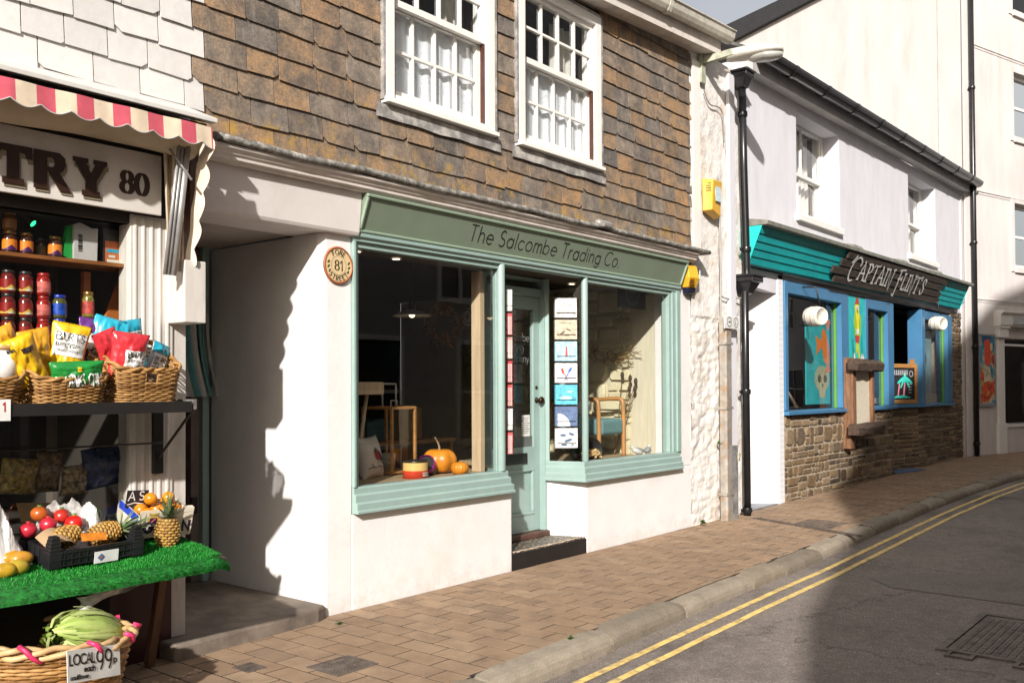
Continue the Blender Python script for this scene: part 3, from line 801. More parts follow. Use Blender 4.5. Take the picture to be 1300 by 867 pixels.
# ------------------------------------------------------------------ the slate-hung shop
shop = thing('terraced_shop', 'slate hung shop with sage green fascia, big display windows and recessed door', 'shop', (2, .5, 0))
W1 = (.56, 1.79, 3.69, 5.13); W2 = (2.115, 3.385, 3.69, 5.13)
ZT = 5.42
g = MB()
wall_with_holes(g, -.98, 5.28, 3.03, ZT, 0, .3, [W1, W2])
g.build('upper_wall', dark_room_m, shop)
g = MB()
hung_slates(g, -1.0, 5.24, 3.085, ZT, [(W1[0] - .03, W1[1] + .03, 3.575, 5.15), (W2[0] - .03, W2[1] + .03, 3.575, 5.15)], seed=4, raggedL=.085)
slates = g.build('slate_cladding', slate_m, shop)
for i, (x0, x1, z0, z1) in enumerate((W1, W2)):
    wn = sash_window(shop, x0, x1, z0, z1, -.02, 4, 2, fw=.085, mid=z0 + .74, glass=glassmat('upstairs_glass', (.9, .93, .95), 1.7))
    # brown staff bead beside the lower sash
    b = MB(); b.box(x1 - .099, x1 - .0875, -.012, .03, z0 + .04, z0 + .72); b.build('parting_bead', M('brown_bead', (.07, .022, .013), .5), wn)
    lead = MB()
    n = 14
    def fn(u, v): 
        x = x0 - .09 + (x1 - x0 + .18) * u
        return (x, -.034 - .004 * mnoise.noise(Vector((x * 9, v * 4, 0))) - (1 - v) * .004, z0 - .155 + .1 * v + (.012 * mnoise.noise(Vector((x * 4, 0, 3))) if v == 0 else 0))
    lead.grid(fn, 40, 4)
    lead.build('lead_apron', lead_m, shop)
    sf = MB()
    for xx in (x0 - .028, x1 + .004): sf.box(xx, xx + .024, -.048, -.005, z0 - .02, z1)
    sf.build('side_flashing', lead_m, shop)
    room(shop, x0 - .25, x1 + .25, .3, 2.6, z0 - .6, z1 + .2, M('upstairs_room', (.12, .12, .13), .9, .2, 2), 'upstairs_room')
    which = 'left' if i == 0 else 'right'
    curtain(x0 + .1, x1 - .1, .112, z0 + .05, z0 + .74, lace_m, f'white lace net curtain in the {which} upstairs sash window over the green fascia', 8, .011)
    curtain(x1 - .33 - .1 * i, x1 - .08, .26, z0 + .5, z1 - .09, curtain_m, f'long cream drape at the right side of the {which} upstairs window over the green fascia', 3, .03)
g = MB()
for x0, x1, z0, z1 in (W1, W2): g.box(x0 - .03, x1 + .03, -.045, -.005, z1 + .002, z1 + .03)
g.build('window_head_flashing', lead_m, shop)
# eaves: fascia board, soffit and ogee gutter, rising a little to the right as in life
def ez(x): return .062 * (x - 3.2)
g = MB()
g.loft([[(x, y, z + ez(x)) for y, z in ((-.2, 5.21), (-.2, 5.42), (-.17, 5.42), (-.17, 5.225), (.05, 5.225), (.05, 5.21))] for x in (-1.0, 5.62)])
g.build('eaves_board', M('eaves_white', (.66, .6, .55), .6, .1, 6, .1, 30, .004, dirt=(.35, .3, .26), dirt_amt=.4, dscale=4), shop)
g = MB()
prof = [(-.205, 5.47), (-.205, 5.36), (-.25, 5.345), (-.29, 5.36), (-.315, 5.4), (-.33, 5.465), (-.345, 5.47), (-.345, 5.48), (-.32, 5.48), (-.3, 5.41), (-.27, 5.375), (-.225, 5.375), (-.225, 5.47)]
g.loft([[(x, y, z + ez(x)) for y, z in prof] for x in (-1.0, 5.74)])
gut_m = M('cream_gutter', (.6, .565, .48), .45, .12, 8, .1, 40, .003, dirt=(.3, .28, .2), dirt_amt=.7, dscale=7)
gt = g.build('gutter', gut_m, shop)
g = MB()
for xx in (1.2, 4.25): 
    g.loft([[(xx + k, y * 1.0 - (.006 if y < -.21 else 0), z + ez(xx) - (.006 if z < 5.4 else -.004)) for y, z in prof[:8]] for k in (0, .07)])
g.build('gutter_union', gut_m, shop)
g = MB()
g.loft([[(x, y, z + ez(x)) for y, z in ((-.3, 5.475), (-.3, 5.5), (3.2, 7.1), (3.2, 7.05))] for x in (-1.0, 5.7)])
g.build('roof', M('roof_slate', (.1, .1, .1), .7, .3, 5), shop)

# cornice and lead ledge
g = MB()
g.prism([(.02, 2.93), (-.135, 2.93), (-.14, 2.945), (-.158, 2.95), (-.158, 2.972), (-.172, 2.98), (-.182, 3.0), (-.2, 3.008), (-.2, 3.028), (.02, 3.028)], 'x', -.97, 5.08)
g.build('cornice', M('cornice_paint', (.62, .56, .52), .5, .1, 8, dirt=(.4, .34, .3), dirt_amt=.5), shop, bevel=.003)
g = MB()
rings = []
for i in range(90):
    x = -.955 + 6.24 * i / 89
    wv = .012 * mnoise.noise(Vector((x * 1.7, 0, 0))) + .006 * mnoise.noise(Vector((x * 7, 2, 0)))
    st = .012 if 3.05 < x < 3.3 else 0
    rings.append([(x, y - (st if y < -.1 else 0), z + wv + st) for y, z in ((.0, 3.03), (-.2, 3.03), (-.222, 3.032), (-.232, 3.05), (-.222, 3.072), (-.19, 3.082), (-.1, 3.094), (.0, 3.11))])
g.loft(rings, sm=True)
g.build('lead_ledge', lead_cap_m, shop)
g = MB(); x = -.955
g.lathe([(.0, 0), (.03, 0), (.036, .02), (.036, .2), (.03, .215), (0, .215)], (3.07, -.2, 3.085), 12, (1, .0, .02))
g.build('lead_roll', lead_m, shop)
# plaster lintel over the alcove
g = MB()
g.prism([(.3, 2.63), (.0, 2.63), (-.05, 2.632), (-.062, 2.655), (-.09, 2.93), (.3, 2.93)], 'x', -.97, .288)
g.build('plaster_lintel', M('lintel_plaster', (.66, .61, .585), .7, .05, 3, .3, 24, .005, dirt=(.5, .44, .4), dirt_amt=.4, dscale=2.5), shop, bevel=.004)
# green fascia board with mouldings, splayed forward at the top
FB, FT = Vector((0, -.035, 2.665)), Vector((0, -.138, 2.925))
fv = (FT - FB).normalized(); fn_ = Vector((1, 0, 0)).cross(fv)
fx0, fx1 = .293, 4.93
g = MB(); g.prism([(.1, 2.662), (FB.y, 2.662), (FT.y, 2.927), (.1, 2.927)], 'x', fx0, fx1)
fascia = g.build('fascia_board', sage_m, shop)
H = (FT - FB).length
pf = plane((fx0, FB.y, FB.z), (1, 0, 0), fv)
def fbar(g, a0, a1, b0, b1, h0, h1):
    g.loft([[pf(a, b, h0) for a, b in ((a0, b0), (a1, b0), (a1, b1), (a0, b1))], [pf(a, b, h1) for a, b in ((a0 + .004, b0 + .004), (a1 - .004, b0 + .004), (a1 - .004, b1 - .004), (a0 + .004, b1 - .004))]])
g = MB(); Wd = fx1 - fx0
fbar(g, 0, Wd, 0, .022, -.002, .016); fbar(g, 0, Wd, H - .022, H, -.002, .016); fbar(g, 0, .022, .0225, H - .0225, -.002, .016); fbar(g, Wd - .022, Wd, .0225, H - .0225, -.002, .016)
g.build('fascia_moulding', M('sage_moulding', (.27, .36, .27), .4, .05, 5), fascia, bevel=.002)
g = MB()
# lettering: thin geometric sans
pt0 = on_y(596, 313, -.075); pt1 = on_y(791, 344, -.075)
write(g, 'The Salcombe Trading Co.', pf, .132, .0105, x=pt0.x - fx0, y=.078, gap=.25, space=.36, maxw=pt1.x - pt0.x)
g.build('lettering', letter_black_m, fascia)
# head trim below the fascia
g = MB(); g.prism([(.1, 2.6), (-.025, 2.6), (-.025, 2.625), (-.045, 2.632), (-.045, 2.66), (.1, 2.66)], 'x', .262, 4.935)
g.build('head_moulding', teal_m, shop, bevel=.003)

# white corner pier, alcove side wall, stall risers
g = MB(); ch = .05
g.prism([(0, 1.33), (0, ch), (ch * .75, 0), (.262, 0), (.262, .12), (.12, .12), (.12, 1.33)], 'z', -.12, 2.63)
g.build('alcove_wall', render_m, shop, bevel=.006)
g = MB(); g.prism([(.262, -.002), (2.03, -.002), (2.05, .004), (2.14, .42), (2.14, .5), (.262, .5)], 'z', -.12, .672)
g.build('stall_riser', render_m, shop, bevel=.012)
g = MB(); g.prism([(3.165, .0), (5.22, .0), (5.22, .4), (3.03, .4), (3.03, .36)], 'z', -.12, .688)
g.build('stall_riser', render_m, shop, bevel=.012)
g = MB(); g.box(4.94, 5.235, .002, .3, .688, 3.03)
g.build('end_pier', render_m, shop, bevel=.01)

# display windows
SILL = [(.07, .86), (-.012, .86), (-.02, .85), (-.02, .812), (-.038, .8), (-.038, .752), (-.056, .742), (-.056, .7), (-.064, .69), (-.064, .674), (.07, .674)]
def display_window(x0, x1, splay_l, splay_r, dz, jl, jr, label=None):
    """sill moulding + jambs + glass; splay_* = (x,y) of the inner end of the return beside the door"""
    f = MB()
    ring = lambda fx: [(fx(y), y, z + dz) for y, z in SILL]
    f.loft([ring(lambda y: x0 + (y if splay_l else 0)), ring(lambda y: x1 - (y if splay_r else 0))])
    for sp, xc, sg in ((splay_r, x1, 1), (splay_l, x0, -1)):
        if not sp: continue
        ex, ey = sp; L = math.hypot(ex - xc, ey); nx_, ny_ = ey / L * sg, -(ex - xc) / L * sg
        a = []; b = []
        for y, z in SILL:
            d = -y; k = .3
            a.append((xc - y * sg if y < 0 else xc + sg * 0 - sg * .0, min(y, 0) if y < 0 else .07, z + dz))
            b.append((ex + nx_ * d * k, ey + ny_ * d * k + (.04 if y > 0 else 0), z + dz))
        f.loft([a, b])
    win = f.build('display_window', teal_m, shop, bevel=.0025, label=label)
    return win
wl = display_window(.268, 1.955, None, (2.14, .42), 0, 0, 0)
wr = display_window(3.125, 4.935, (3.0, .36), None, -.0, 0, 0)
j = MB()
j.box(.264, .285, -.03, .09, .86, 2.6).box(.285, .33, .0, .09, .86, 2.6).box(.33, 1.9, .0, .08, 2.56, 2.6)
j.tube([(1.915, .005, .86), (1.915, .005, 2.6)], .036, 14)
j.box(1.885, 1.9, .03, .07, .86, 2.56)
j.build('window_frame', teal_m, wl, bevel=.003)
j = MB()
j.box(4.74, 4.79, .0, .09, .86, 2.6).box(4.79, 4.86, -.016, .1, .86, 2.6).box(4.86, 4.935, -.034, .1, .86, 2.6)
j.box(3.2, 4.74, .0, .08, 2.56, 2.6).tube([(3.16, .01, .86), (3.16, .01, 2.6)], .032, 14)
j.box(3.19, 3.205, .02, .06, .86, 2.56)
j.prism([(3.0, .36), (3.02, .33), (3.045, .34), (3.03, .4), (3.0, .4)], 'z', .86, 2.6)
j.build('window_frame', teal_m, wr, bevel=.003)
for wn, pts in ((wl, [(.33, .04), (1.89, .04)]), (wl, [(1.93, .05), (2.1, .4)]), (wr, [(3.2, .04), (4.74, .04)]), (wr, [(3.145, .04), (3.03, .34)])):
    (xa, ya), (xb, yb) = pts
    g = MB(); g.poly([(xa, ya, .86), (xb, yb, .86), (xb, yb, 2.565), (xa, ya, 2.565)]); g.build('glass', shop_glass_m, wn)
# display platforms
plat_m = M('display_boards', (.4, .29, .17), .6, .3, 4, .2, 30, .003, stretch=(1, 6, 1))
g = MB(); g.prism([(.33, .09), (1.86, .09), (2.08, .5), (2.08, .78), (.33, .78)], 'z', .8, .845); g.build('display_shelf', plat_m, shop)
g = MB(); g.prism([(3.2, .09), (4.96, .09), (4.96, 1.6), (3.12, 1.6), (3.06, .4)], 'z', .76, .8); g.build('display_shelf', plat_m, shop)
# timber upright at the inner corner of the left window
g = MB(); g.box(1.87, 1.93, .2, .3, .845, 2.56); g.build('inner_post', pale_wood_m, shop, bevel=.004)
# shop interior
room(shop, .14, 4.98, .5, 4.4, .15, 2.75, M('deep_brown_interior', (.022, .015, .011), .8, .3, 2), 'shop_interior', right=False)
g = MB(); g.box(4.985, 5.05, .41, 4.4, .15, 2.75)
sidew = g.build('inner_side_wall', M('inner_cream', (.6, .53, .38), .8, .08, 3), shop)
g = MB(); rubble(g, lambda u, z, d: (4.985 - d, u, z), .62, 3.2, .76, 2.7, (.12, .26), (.18, .42), .02, (.02, .05), 9)
g.build('painted_stonework', M('cream_painted_stone', (.62, .55, .36), .8, .1, 5, .5, 30, .006), shop)
g = MB(); g.box(4.955, 4.99, .1, .6, .76, 2.6); g.build('side_panel', M('cream_panel', (.62, .56, .42), .6, .08, 3, .1, 20, .003, stretch=(1, 12, 1)), shop)
g = MB(); g.box(.14, 4.98, .1, .5, 2.605, 2.75); g.build('window_ceiling', brown_room_m, shop)
for (px, py) in ((470, 314), (512, 322), (490, 370)):
    p = on_z(px, py, 2.6)
    if p.y > 4.2 or p.y < .3: p = Vector((.5 + .35 * (px - 470) / 42, .6, 2.6))
for k, (x, y) in enumerate(((.62, .35), (1.1, .42), (3.5, .4), (1.0, 1.6))):
    zc = 2.6 if y < .5 else 2.745
    t = thing('downlight', ['recessed spotlight glowing at the left end of the left display window ceiling', 'recessed spotlight glowing near the middle of the left display window ceiling', 'recessed spotlight glowing in the right display window ceiling', 'recessed spotlight glowing deeper inside the dark shop ceiling'][k], 'spotlight', (x, y, zc))
    g = MB(); g.lathe([(.034, 0), (.046, 0), (.046, -.006), (.034, -.006)], (x, y, zc), 18, caps=False); g.build('rim', white_paint_m, t)
    g = MB(); g.lathe([(.0, -.002), (.033, -.002)], (x, y, zc), 18, caps=False); g.build('bulb', M('lit_bulb', (1, .82, .55), emis=9), t)

# recessed door
g = MB()
g.prism([(2.05, .002), (3.165, .002), (3.03, .36), (3.03, .5), (2.14, .5), (2.14, .42)], 'z', -.1, .135)
step = g.build('door_step', black_paint_m, shop, bevel=.006)
pm, n_, l_, b_ = newmat('pebble_bed')
vec = coords(n_, l_); vz = N(n_, 'ShaderNodeTexVoronoi'); vz.inputs['Scale'].default_value = 42; l_.new(vec, vz.inputs['Vector'])
rr = ramp(n_, l_, vz.outputs['Color'], [(0, (.06, .05, .045)), (.3, (.2, .15, .1)), (.6, (.36, .32, .26)), (1, (.55, .5, .42))])
rd = ramp(n_, l_, vz.outputs['Distance'], [(.28, (1, 1, 1)), (.55, (.25, .22, .2))])
l_.new(mixc(n_, l_, 1., rr.outputs[0], rd.outputs[0], 'MULTIPLY'), b_.inputs['Base Color'])
bump(n_, l_, b_, rd.outputs[0], 1.0, .012); b_.inputs['Roughness'].default_value = .5
g = MB(); g.prism([(2.06, .012), (3.155, .012), (3.03, .35), (3.03, .41), (2.14, .41)], 'z', .1355, .15)
g.build('pebble_top', pm, step)
g = MB(); rk = random.Random(2)
for i in range(46):
    x = 2.08 + 1.06 * (i + .5) / 46; g.blob((x, .018 + rk.uniform(-.003, .006), .148), (.011, .012, .009), 8, 5)
g.build('pebble_edging', M('pebbles', (.4, .32, .24), .6, .4, 40), step)
DX0, DX1, DY = 2.19, 2.985, .42
g = MB(); g.box(2.14, 3.03, .33, .47, .15, .2); g.build('threshold', M('threshold_wood', (.1, .045, .03), .6, .3, 6, .2, 30), shop, bevel=.01)
fr = MB()
fr.box(2.14, DX0, .40, .5, .2, 2.6).box(DX1, 3.03, .36, .5, .2, 2.6).box(DX0, DX1, .39, .5, 2.425, 2.5).box(DX0, DX1, .4, .5, 2.575, 2.6)
fr.build('door_frame', teal_m, shop, bevel=.004)
g = MB(); g.poly([(DX0, .45, 2.5), (DX1, .45, 2.5), (DX1, .45, 2.575), (DX0, .45, 2.575)]); g.build('transom_light', shop_glass_m, shop)
d = MB(); a, b = DX0 + .004, DX1 - .004; z0, z1 = .205, 2.42; sw = .085
d.box(a, a + sw, DY, DY + .045, z0, z1).box(b - sw, b, DY, DY + .045, z0, z1)
d.box(a + sw, b - sw, DY, DY + .045, 2.3, z1).box(a + sw, b - sw, DY, DY + .045, .8, 1.0).box(a + sw, b - sw, DY, DY + .045, z0, .36)
d.box(a + sw, b - sw, DY + .02, DY + .045, .36, .8)
door = d.build('door', teal_m, shop, bevel=.003)
d = MB()
q0, q1, r0, r1 = a + sw, b - sw, .36, .8
for (x0, x1, za, zb) in ((q0, q1, r1 - .03, r1), (q0, q1, r0, r0 + .03), (q0, q0 + .03, r0 + .0305, r1 - .0305), (q1 - .03, q1, r0 + .0305, r1 - .0305)):
    d.prism([(x0, za), (x1, za), (x1, zb), (x0, zb)], 'y', DY - .008, DY + .021)
d.build('panel_moulding', teal_m, door, bevel=.006)
d = MB(); d.poly([(q0, DY + .022, 1.0), (q1, DY + .022, 1.0), (q1, DY + .022, 2.3), (q0, DY + .022, 2.3)]); d.build('door_glass', shop_glass_m, door)
d = MB(); d.box(a + .1, b - .2, DY - .012, DY - .0005, .845, .945); d.box(a + .125, b - .225, DY - .016, DY - .0125, .865, .925)
d.build('letter_box', black_metal_m, door, bevel=.003)
d = MB(); kx = b - .045
d.lathe([(.0, .0), (.026, .0), (.028, .004), (.012, .012), (.012, .04), (.03, .05), (.036, .066), (.026, .08), (0, .084)], (kx, DY, 1.44), 16, (0, -1, 0))
d.lathe([(0, 0), (.018, 0), (.018, .006), (0, .006)], (kx, DY, 1.56), 14, (0, -1, 0))
d.build('door_knob', M('bronze', (.06, .03, .015), .35, .3, 9, metal=.8), door)
d = MB()
for i, wd_ in enumerate(('The', 'Salcombe', 'Trading', 'Company')):
    st, W_ = text_strokes(wd_.replace('C', 'C'), .14)
    write(d, wd_, plane((q0 + .2, DY + .02, 2.1), (1, 0, 0), (0, 0, 1)), .07, .006, y=-.1 * i, gap=.14)
d.build('glass_lettering', M('white_vinyl', (.22, .22, .21), .6), door)
d = MB(); d.box(q1 - .16, q1 - .04, DY + .018, DY + .0205, 1.1, 1.3); d.build('paper_notice', M('white_paper', (.75, .74, .7), .8), door)
d = MB()
for i in range(9): d.box(q1 - .15, q1 - .05 - .012 * (i % 3), DY + .0165, DY + .0175, 1.275 - .018 * i, 1.28 - .018 * i)
d.build('notice_print', letter_black_m, door)
d = MB(); d.poly([(q0, DY + .0215, 1.0), (q1, DY + .0215, 1.0), (q1, DY + .0215, 1.1), (q0, DY + .0215, 1.1)]); d.build('frosted_strip', M('grey_vinyl', (.12, .13, .12), .6), door)

# ------------------------------------------------------------------ alcove between the two shops
g = MB(); g.prism([(-1.2, -.17), (-.6, -.13), (-.1, -.085), (-.003, -.04), (-.003, 1.5), (-1.2, 1.5)], 'z', -.15, .095)
o = g.build('alcove_floor', concrete_m, bevel=.02); struct(o)
alc = thing('alcove_entrance', 'dim recessed entrance with brown panelled door in the alcove beside the white wall', 'doorway', (-.55, 1.33, .1))
dm = M('taupe_door', (.13, .1, .085), .55, .15, 4, .1, 30, .003)
g = MB(); g.box(-1.15, .0, 1.45, 1.55, .095, 2.7); g.build('back_wall', dm, alc)
g = MB(); g.box(-1.15, -.0, .05, 1.45, 2.64, 2.72); g.build('ceiling', M('alcove_ceiling', (.42, .37, .33), .8, .2, 2), alc)
g = MB(); g.box(-.78, -.2, 1.38, 1.44, .1, 2.1)
for (a, b, c_, d_) in ((-.72, -.52, .3, .9), (-.46, -.26, .3, .9), (-.72, -.52, 1.05, 1.95), (-.46, -.26, 1.05, 1.95)):
    g.box(a, b, 1.372, 1.379, c_, d_)
dd = g.build('door', dm, alc, bevel=.006)
g = MB(); g.box(-.19, -.12, 1.3, 1.44, .1, 2.62).box(-.9, -.79, 1.3, 1.44, .1, 2.62).box(-.79, -.19, 1.36, 1.44, 2.1, 2.16)
g.build('door_frame', M('brown_frame', (.16, .12, .1), .6, .2, 4), alc, bevel=.004)
g = MB(); g.box(-.115, -.07, 1.26, 1.33, .1, 2.64).box(-.065, -.012, 1.335, 1.4, .1, 2.64)
g.build('teal_trim', teal_m, alc, bevel=.004)
g = MB(); g.box(-.6, -.3, 1.30, 1.302, 2.3, 2.55).box(-.72, -.2, 1.28, 1.31, 2.14, 2.155); g.build('rail', black_metal_m, alc)
g = MB(); g.box(-.2, -.155, 1.27, 1.3, .62, .74); g.build('latch_box', black_metal_m, alc)
rk = random.Random(4)
for i in range(6):
    x = -.42 + .06 * i
    o = MB().grid(lambda u, v: (x + .05 * u + .1 * (1 - v) ** 2, 1.24 + .02 * math.sin(u * PI + i), 1.5 + .63 * v), 4, 8).build('hanging_scarf', M('scarf_teal' if i % 2 == 0 else 'scarf_grey', (.1, .26, .25) if i % 2 == 0 else (.45, .45, .42), .9))
    tag(o, ['teal', 'grey', 'teal', 'grey', 'teal', 'grey'][i] + ' strip of cloth hanging from the dark rail in the alcove', 'scarf', 'cloth strips hanging in the alcove')

# ------------------------------------------------------------------ whitewashed rubble pier between the shops
pier = thing('party_wall', 'whitewashed rough stone pier between the slate hung shop and the turquoise bar', 'wall', (5.85, .2, 0))
g = MB()
def pfn(u, v):
    x = 5.2 + 1.3 * u; z = -.1 + 5.5 * v
    lo = 1 if z < 2.36 and x < 5.98 else .12
    d_ = mnoise.voronoi(Vector((x * 3.6, 0, z * 6.5)))[0]; cr = min(1, (d_[1] - d_[0]) * 3)
    return (x, -.02 - .02 * mnoise.noise(Vector((x * 2.2, z * 1.6, 4))) - .008 * mnoise.noise(Vector((x * 7, z * 6, 1))) - lo * (.009 * cr ** .5 + .014 * mnoise.noise(Vector((x * 9, z * 12, 2)))) + .02 * lo, z)
g.grid(pfn, 110, 420); g.box(5.2, 6.5, .06, .4, -.1, 5.4)
g.build('rendered_face', M('limewash', (.75, .72, .68), .85, .07, 4, .8, 16, .02, dirt=(.5, .38, .26), dirt_amt=.75, dscale=3.2), pier)
g = MB(); g.box(6.08, 6.22, -.075, -.03, -.05, 5.3); g.build('white_upright', lilac_render_m, pier)
g = MB(); g.box(5.235, 5.4, -.045, -.03, 3.1, 5.25); g.build('white_batten', white_paint_m, pier)
def weed(loc, s, label, n=14):
    g = MB(); rk = random.Random(int(s * 1000) + n)
    for i in range(n):
        a = rk.uniform(0, 2 * PI); L = s * rk.uniform(.5, 1); e = rk.uniform(.2, 1.2)
        d = Vector((math.cos(a) * math.cos(e), -abs(math.sin(a)) * math.cos(e), math.sin(e))); sdv = d.cross(Vector((0, 0, 1))).normalized() * s * .16
        p = Vector(loc)
        g.add([p, p + d * L * .5 + sdv, p + d * L + Vector((0, 0, -.2 * s)), p + d * L * .5 - sdv], [(0, 1, 2, 3)])
    o = g.build('weed', M('weed_green', (.06, .14, .02), .7, .4, 30)); tag(o, label, 'weed')
    return o
weed((5.33, -.07, .03), .09, 'small green weed at the foot of the whitewashed pier', 22)
weed((5.75, -.06, .9), .07, 'tiny fern growing halfway up the whitewashed pier', 10)
p = on_z(430, 792, 0); weed((p.x, p.y, .0), .05, 'flat moss tuft in a paving joint beside the white corner', 12)
p = on_z(722, 812, 0); weed((p.x, p.y, .0), .06, 'grass tuft in the joint behind the kerb', 12)

# alarm boxes
yel_m = M('alarm_yellow', (.72, .4, .03), .4, .05, 5); navy_m = M('navy_plastic', (.012, .014, .04), .4)
sticker_m = M('sticker', (.5, .62, .66), .5, .2, 30)
def alarm_a():
    t = thing('alarm_box', 'yellow alarm box mounted high on the white pier above the other one', 'alarm box', (5.6, -.06, 3.5))
    g = MB(); g.loft([[(5.43, -.05, 3.56), (5.72, -.05, 3.49), (5.72, -.13, 3.52), (5.48, -.15, 3.57)], [(5.42, -.05, 3.93), (5.73, -.05, 3.94), (5.73, -.15, 3.93), (5.47, -.17, 3.91)]])
    g.build('casing', yel_m, t, bevel=.01)
    g = MB()
    for k in range(4): 
        z = 3.79 + .027 * k; g.obox((5.452, -.115, z), (.006, .06, .01), Matrix.Rotation(rad(18), 3, 'Z'))
    g.build('vent_slot', black_metal_m, t)
    g = MB(); g.obox((5.6, -.163, 3.76), (.13, .006, .17), Matrix.Rotation(rad(-3), 3, 'X')); g.build('sticker', sticker_m, t)
    return t
alarm_a()
def alarm_b():
    t = thing('alarm_box', 'yellow alarm box with dark blue base beside the green fascia end', 'alarm box', (5.13, -.05, 2.6))
    x0, x1 = 4.985, 5.27
    g = MB()
    r = lambda z, dx, d: [(x0 + dx, -.01, z), (x1 - dx, -.01, z), (x1 - dx, -.01 - d * .6, z), ((x0 + x1) / 2 + .03, -.01 - d, z), (x0 + dx, -.01 - d * .8, z)]
    g.loft([r(2.655, .03, .09), r(2.76, .0, .14), r(2.9, .02, .1), r(2.91, .03, .07)]); g.build('casing', yel_m, t, bevel=.008)
    g = MB(); g.loft([r(2.585, .06, .05), r(2.61, .045, .085), r(2.654, .031, .089)]); g.build('strobe_base', navy_m, t, bevel=.006)
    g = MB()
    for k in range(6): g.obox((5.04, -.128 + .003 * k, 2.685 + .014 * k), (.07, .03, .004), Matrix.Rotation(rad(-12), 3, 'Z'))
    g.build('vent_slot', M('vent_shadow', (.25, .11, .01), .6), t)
    g = MB(); g.obox((5.2, -.135, 2.8), (.075, .008, .1), Matrix.Rotation(rad(24), 3, 'Z')); g.build('sticker', sticker_m, t)
alarm_b()
# cables, rusty conduit, meter cover, little sign
g = MB(); g.tube(chaikin([(5.83, -.06, 4.05), (5.84, -.06, 3.2), (5.83, -.07, 2.7), (5.85, -.06, 2.36)], 2), .011, 6)
tag(g.build('conduit', M('grey_conduit', (.35, .34, .32), .5)), 'thin grey conduit running down the white pier from the upper alarm box', 'pipe')
g = MB(); g.tube(chaikin([(5.83, -.055, 2.63), (6.0, -.052, 2.6), (6.2, -.06, 2.62), (6.32, -.1, 2.63)], 2), .009, 6)
tag(g.build('cable', M('grey_cable', (.28, .26, .25), .6)), 'short grey cable crossing from conduit to the black downpipe', 'cable')
g = MB(); g.tube(chaikin([(5.47, -.06, 4.95), (5.6, -.055, 4.8), (5.85, -.06, 4.85), (5.95, -.06, 4.78), (5.97, -.06, 4.45)], 2), .008, 6)
tag(g.build('cable', M('grey_cable', (.28, .26, .25), .6)), 'thin looping cable on the white pier under the street lamp', 'cable')
rust = M('rusty_galvanised', (.36, .33, .29), .6, .2, 10, .3, 40, .004, metal=.3, dirt=(.34, .17, .05), dirt_amt=.9, dscale=7)
t = thing('steel_post', 'rusty galvanised post fixed against the whitewashed pier', 'post', (5.87, -.1, 0))
g = MB(); g.prism([(5.795, -.06), (5.795, -.135), (5.81, -.15), (5.93, -.15), (5.945, -.135), (5.945, -.06)], 'z', -.02, 2.38); g.build('channel', rust, t, bevel=.004)
g = MB()
for z in (.3, 1.3, 2.05): g.box(5.78, 5.96, -.156, -.06, z, z + .03)
g.build('strap', rust, t)
t = thing('meter_cover', 'tall grey galvanised cable cover with small number plate beside the rusty post', 'meter box', (6.03, -.1, 0))
galv = M('galvanised', (.3, .3, .3), .45, .3, 9, .2, 40, .003, metal=.5, dirt=(.5, .48, .45), dirt_amt=.6, dscale=4)
g = MB(); g.prism([(5.96, -.05), (5.96, -.13), (6.06, -.15), (6.14, -.12), (6.14, -.05)], 'z', -.02, .87); g.build('casing', galv, t, bevel=.005)
g = MB(); g.box(6.08, 6.135, -.152, -.146, .68, .79); g.build('number_plate', M('plate_cream', (.66, .6, .45), .6), t)
g = MB(); write(g, '2', plane((6.09, -.153, .7), (1, 0, 0), (0, 0, 1)), .07, .009); g.build('lettering', letter_black_m, t)
g = MB(); g.tube(chaikin([(6.0, -.09, .86), (6.0, -.09, 1.15), (5.97, -.08, 1.28)], 2), .022, 8); g.build('cable_entry', galv, t)
t = thing('small_sign', 'small white sign plate with two circled symbols on the rusty post', 'sign', (5.93, -.16, 2.24))
sx0, sx1, sz0, sz1 = 5.72, 6.12, 2.235, 2.385
g = MB(); g.box(sx0, sx1, -.172, -.158, sz0, sz1); g.build('plate', M('sign_white', (.78, .77, .75), .4), t, bevel=.004)
g = MB(); ps = plane((sx0, -.173, sz0), (1, 0, 0), (0, 0, 1))
strokes(g, [_arc(.115, .078, .055, .055, 0, 360, 28), _arc(.285, .078, .055, .055, 0, 360, 28), [(.085, .078), (.14, .078)], [(.122, .094), (.142, .078), (.122, .062)], [(.265, .105), (.265, .06), (.285, .06)], [(.3, .06), (.305, .06)]], ps, .009)
g.build('symbols', letter_black_m, t)

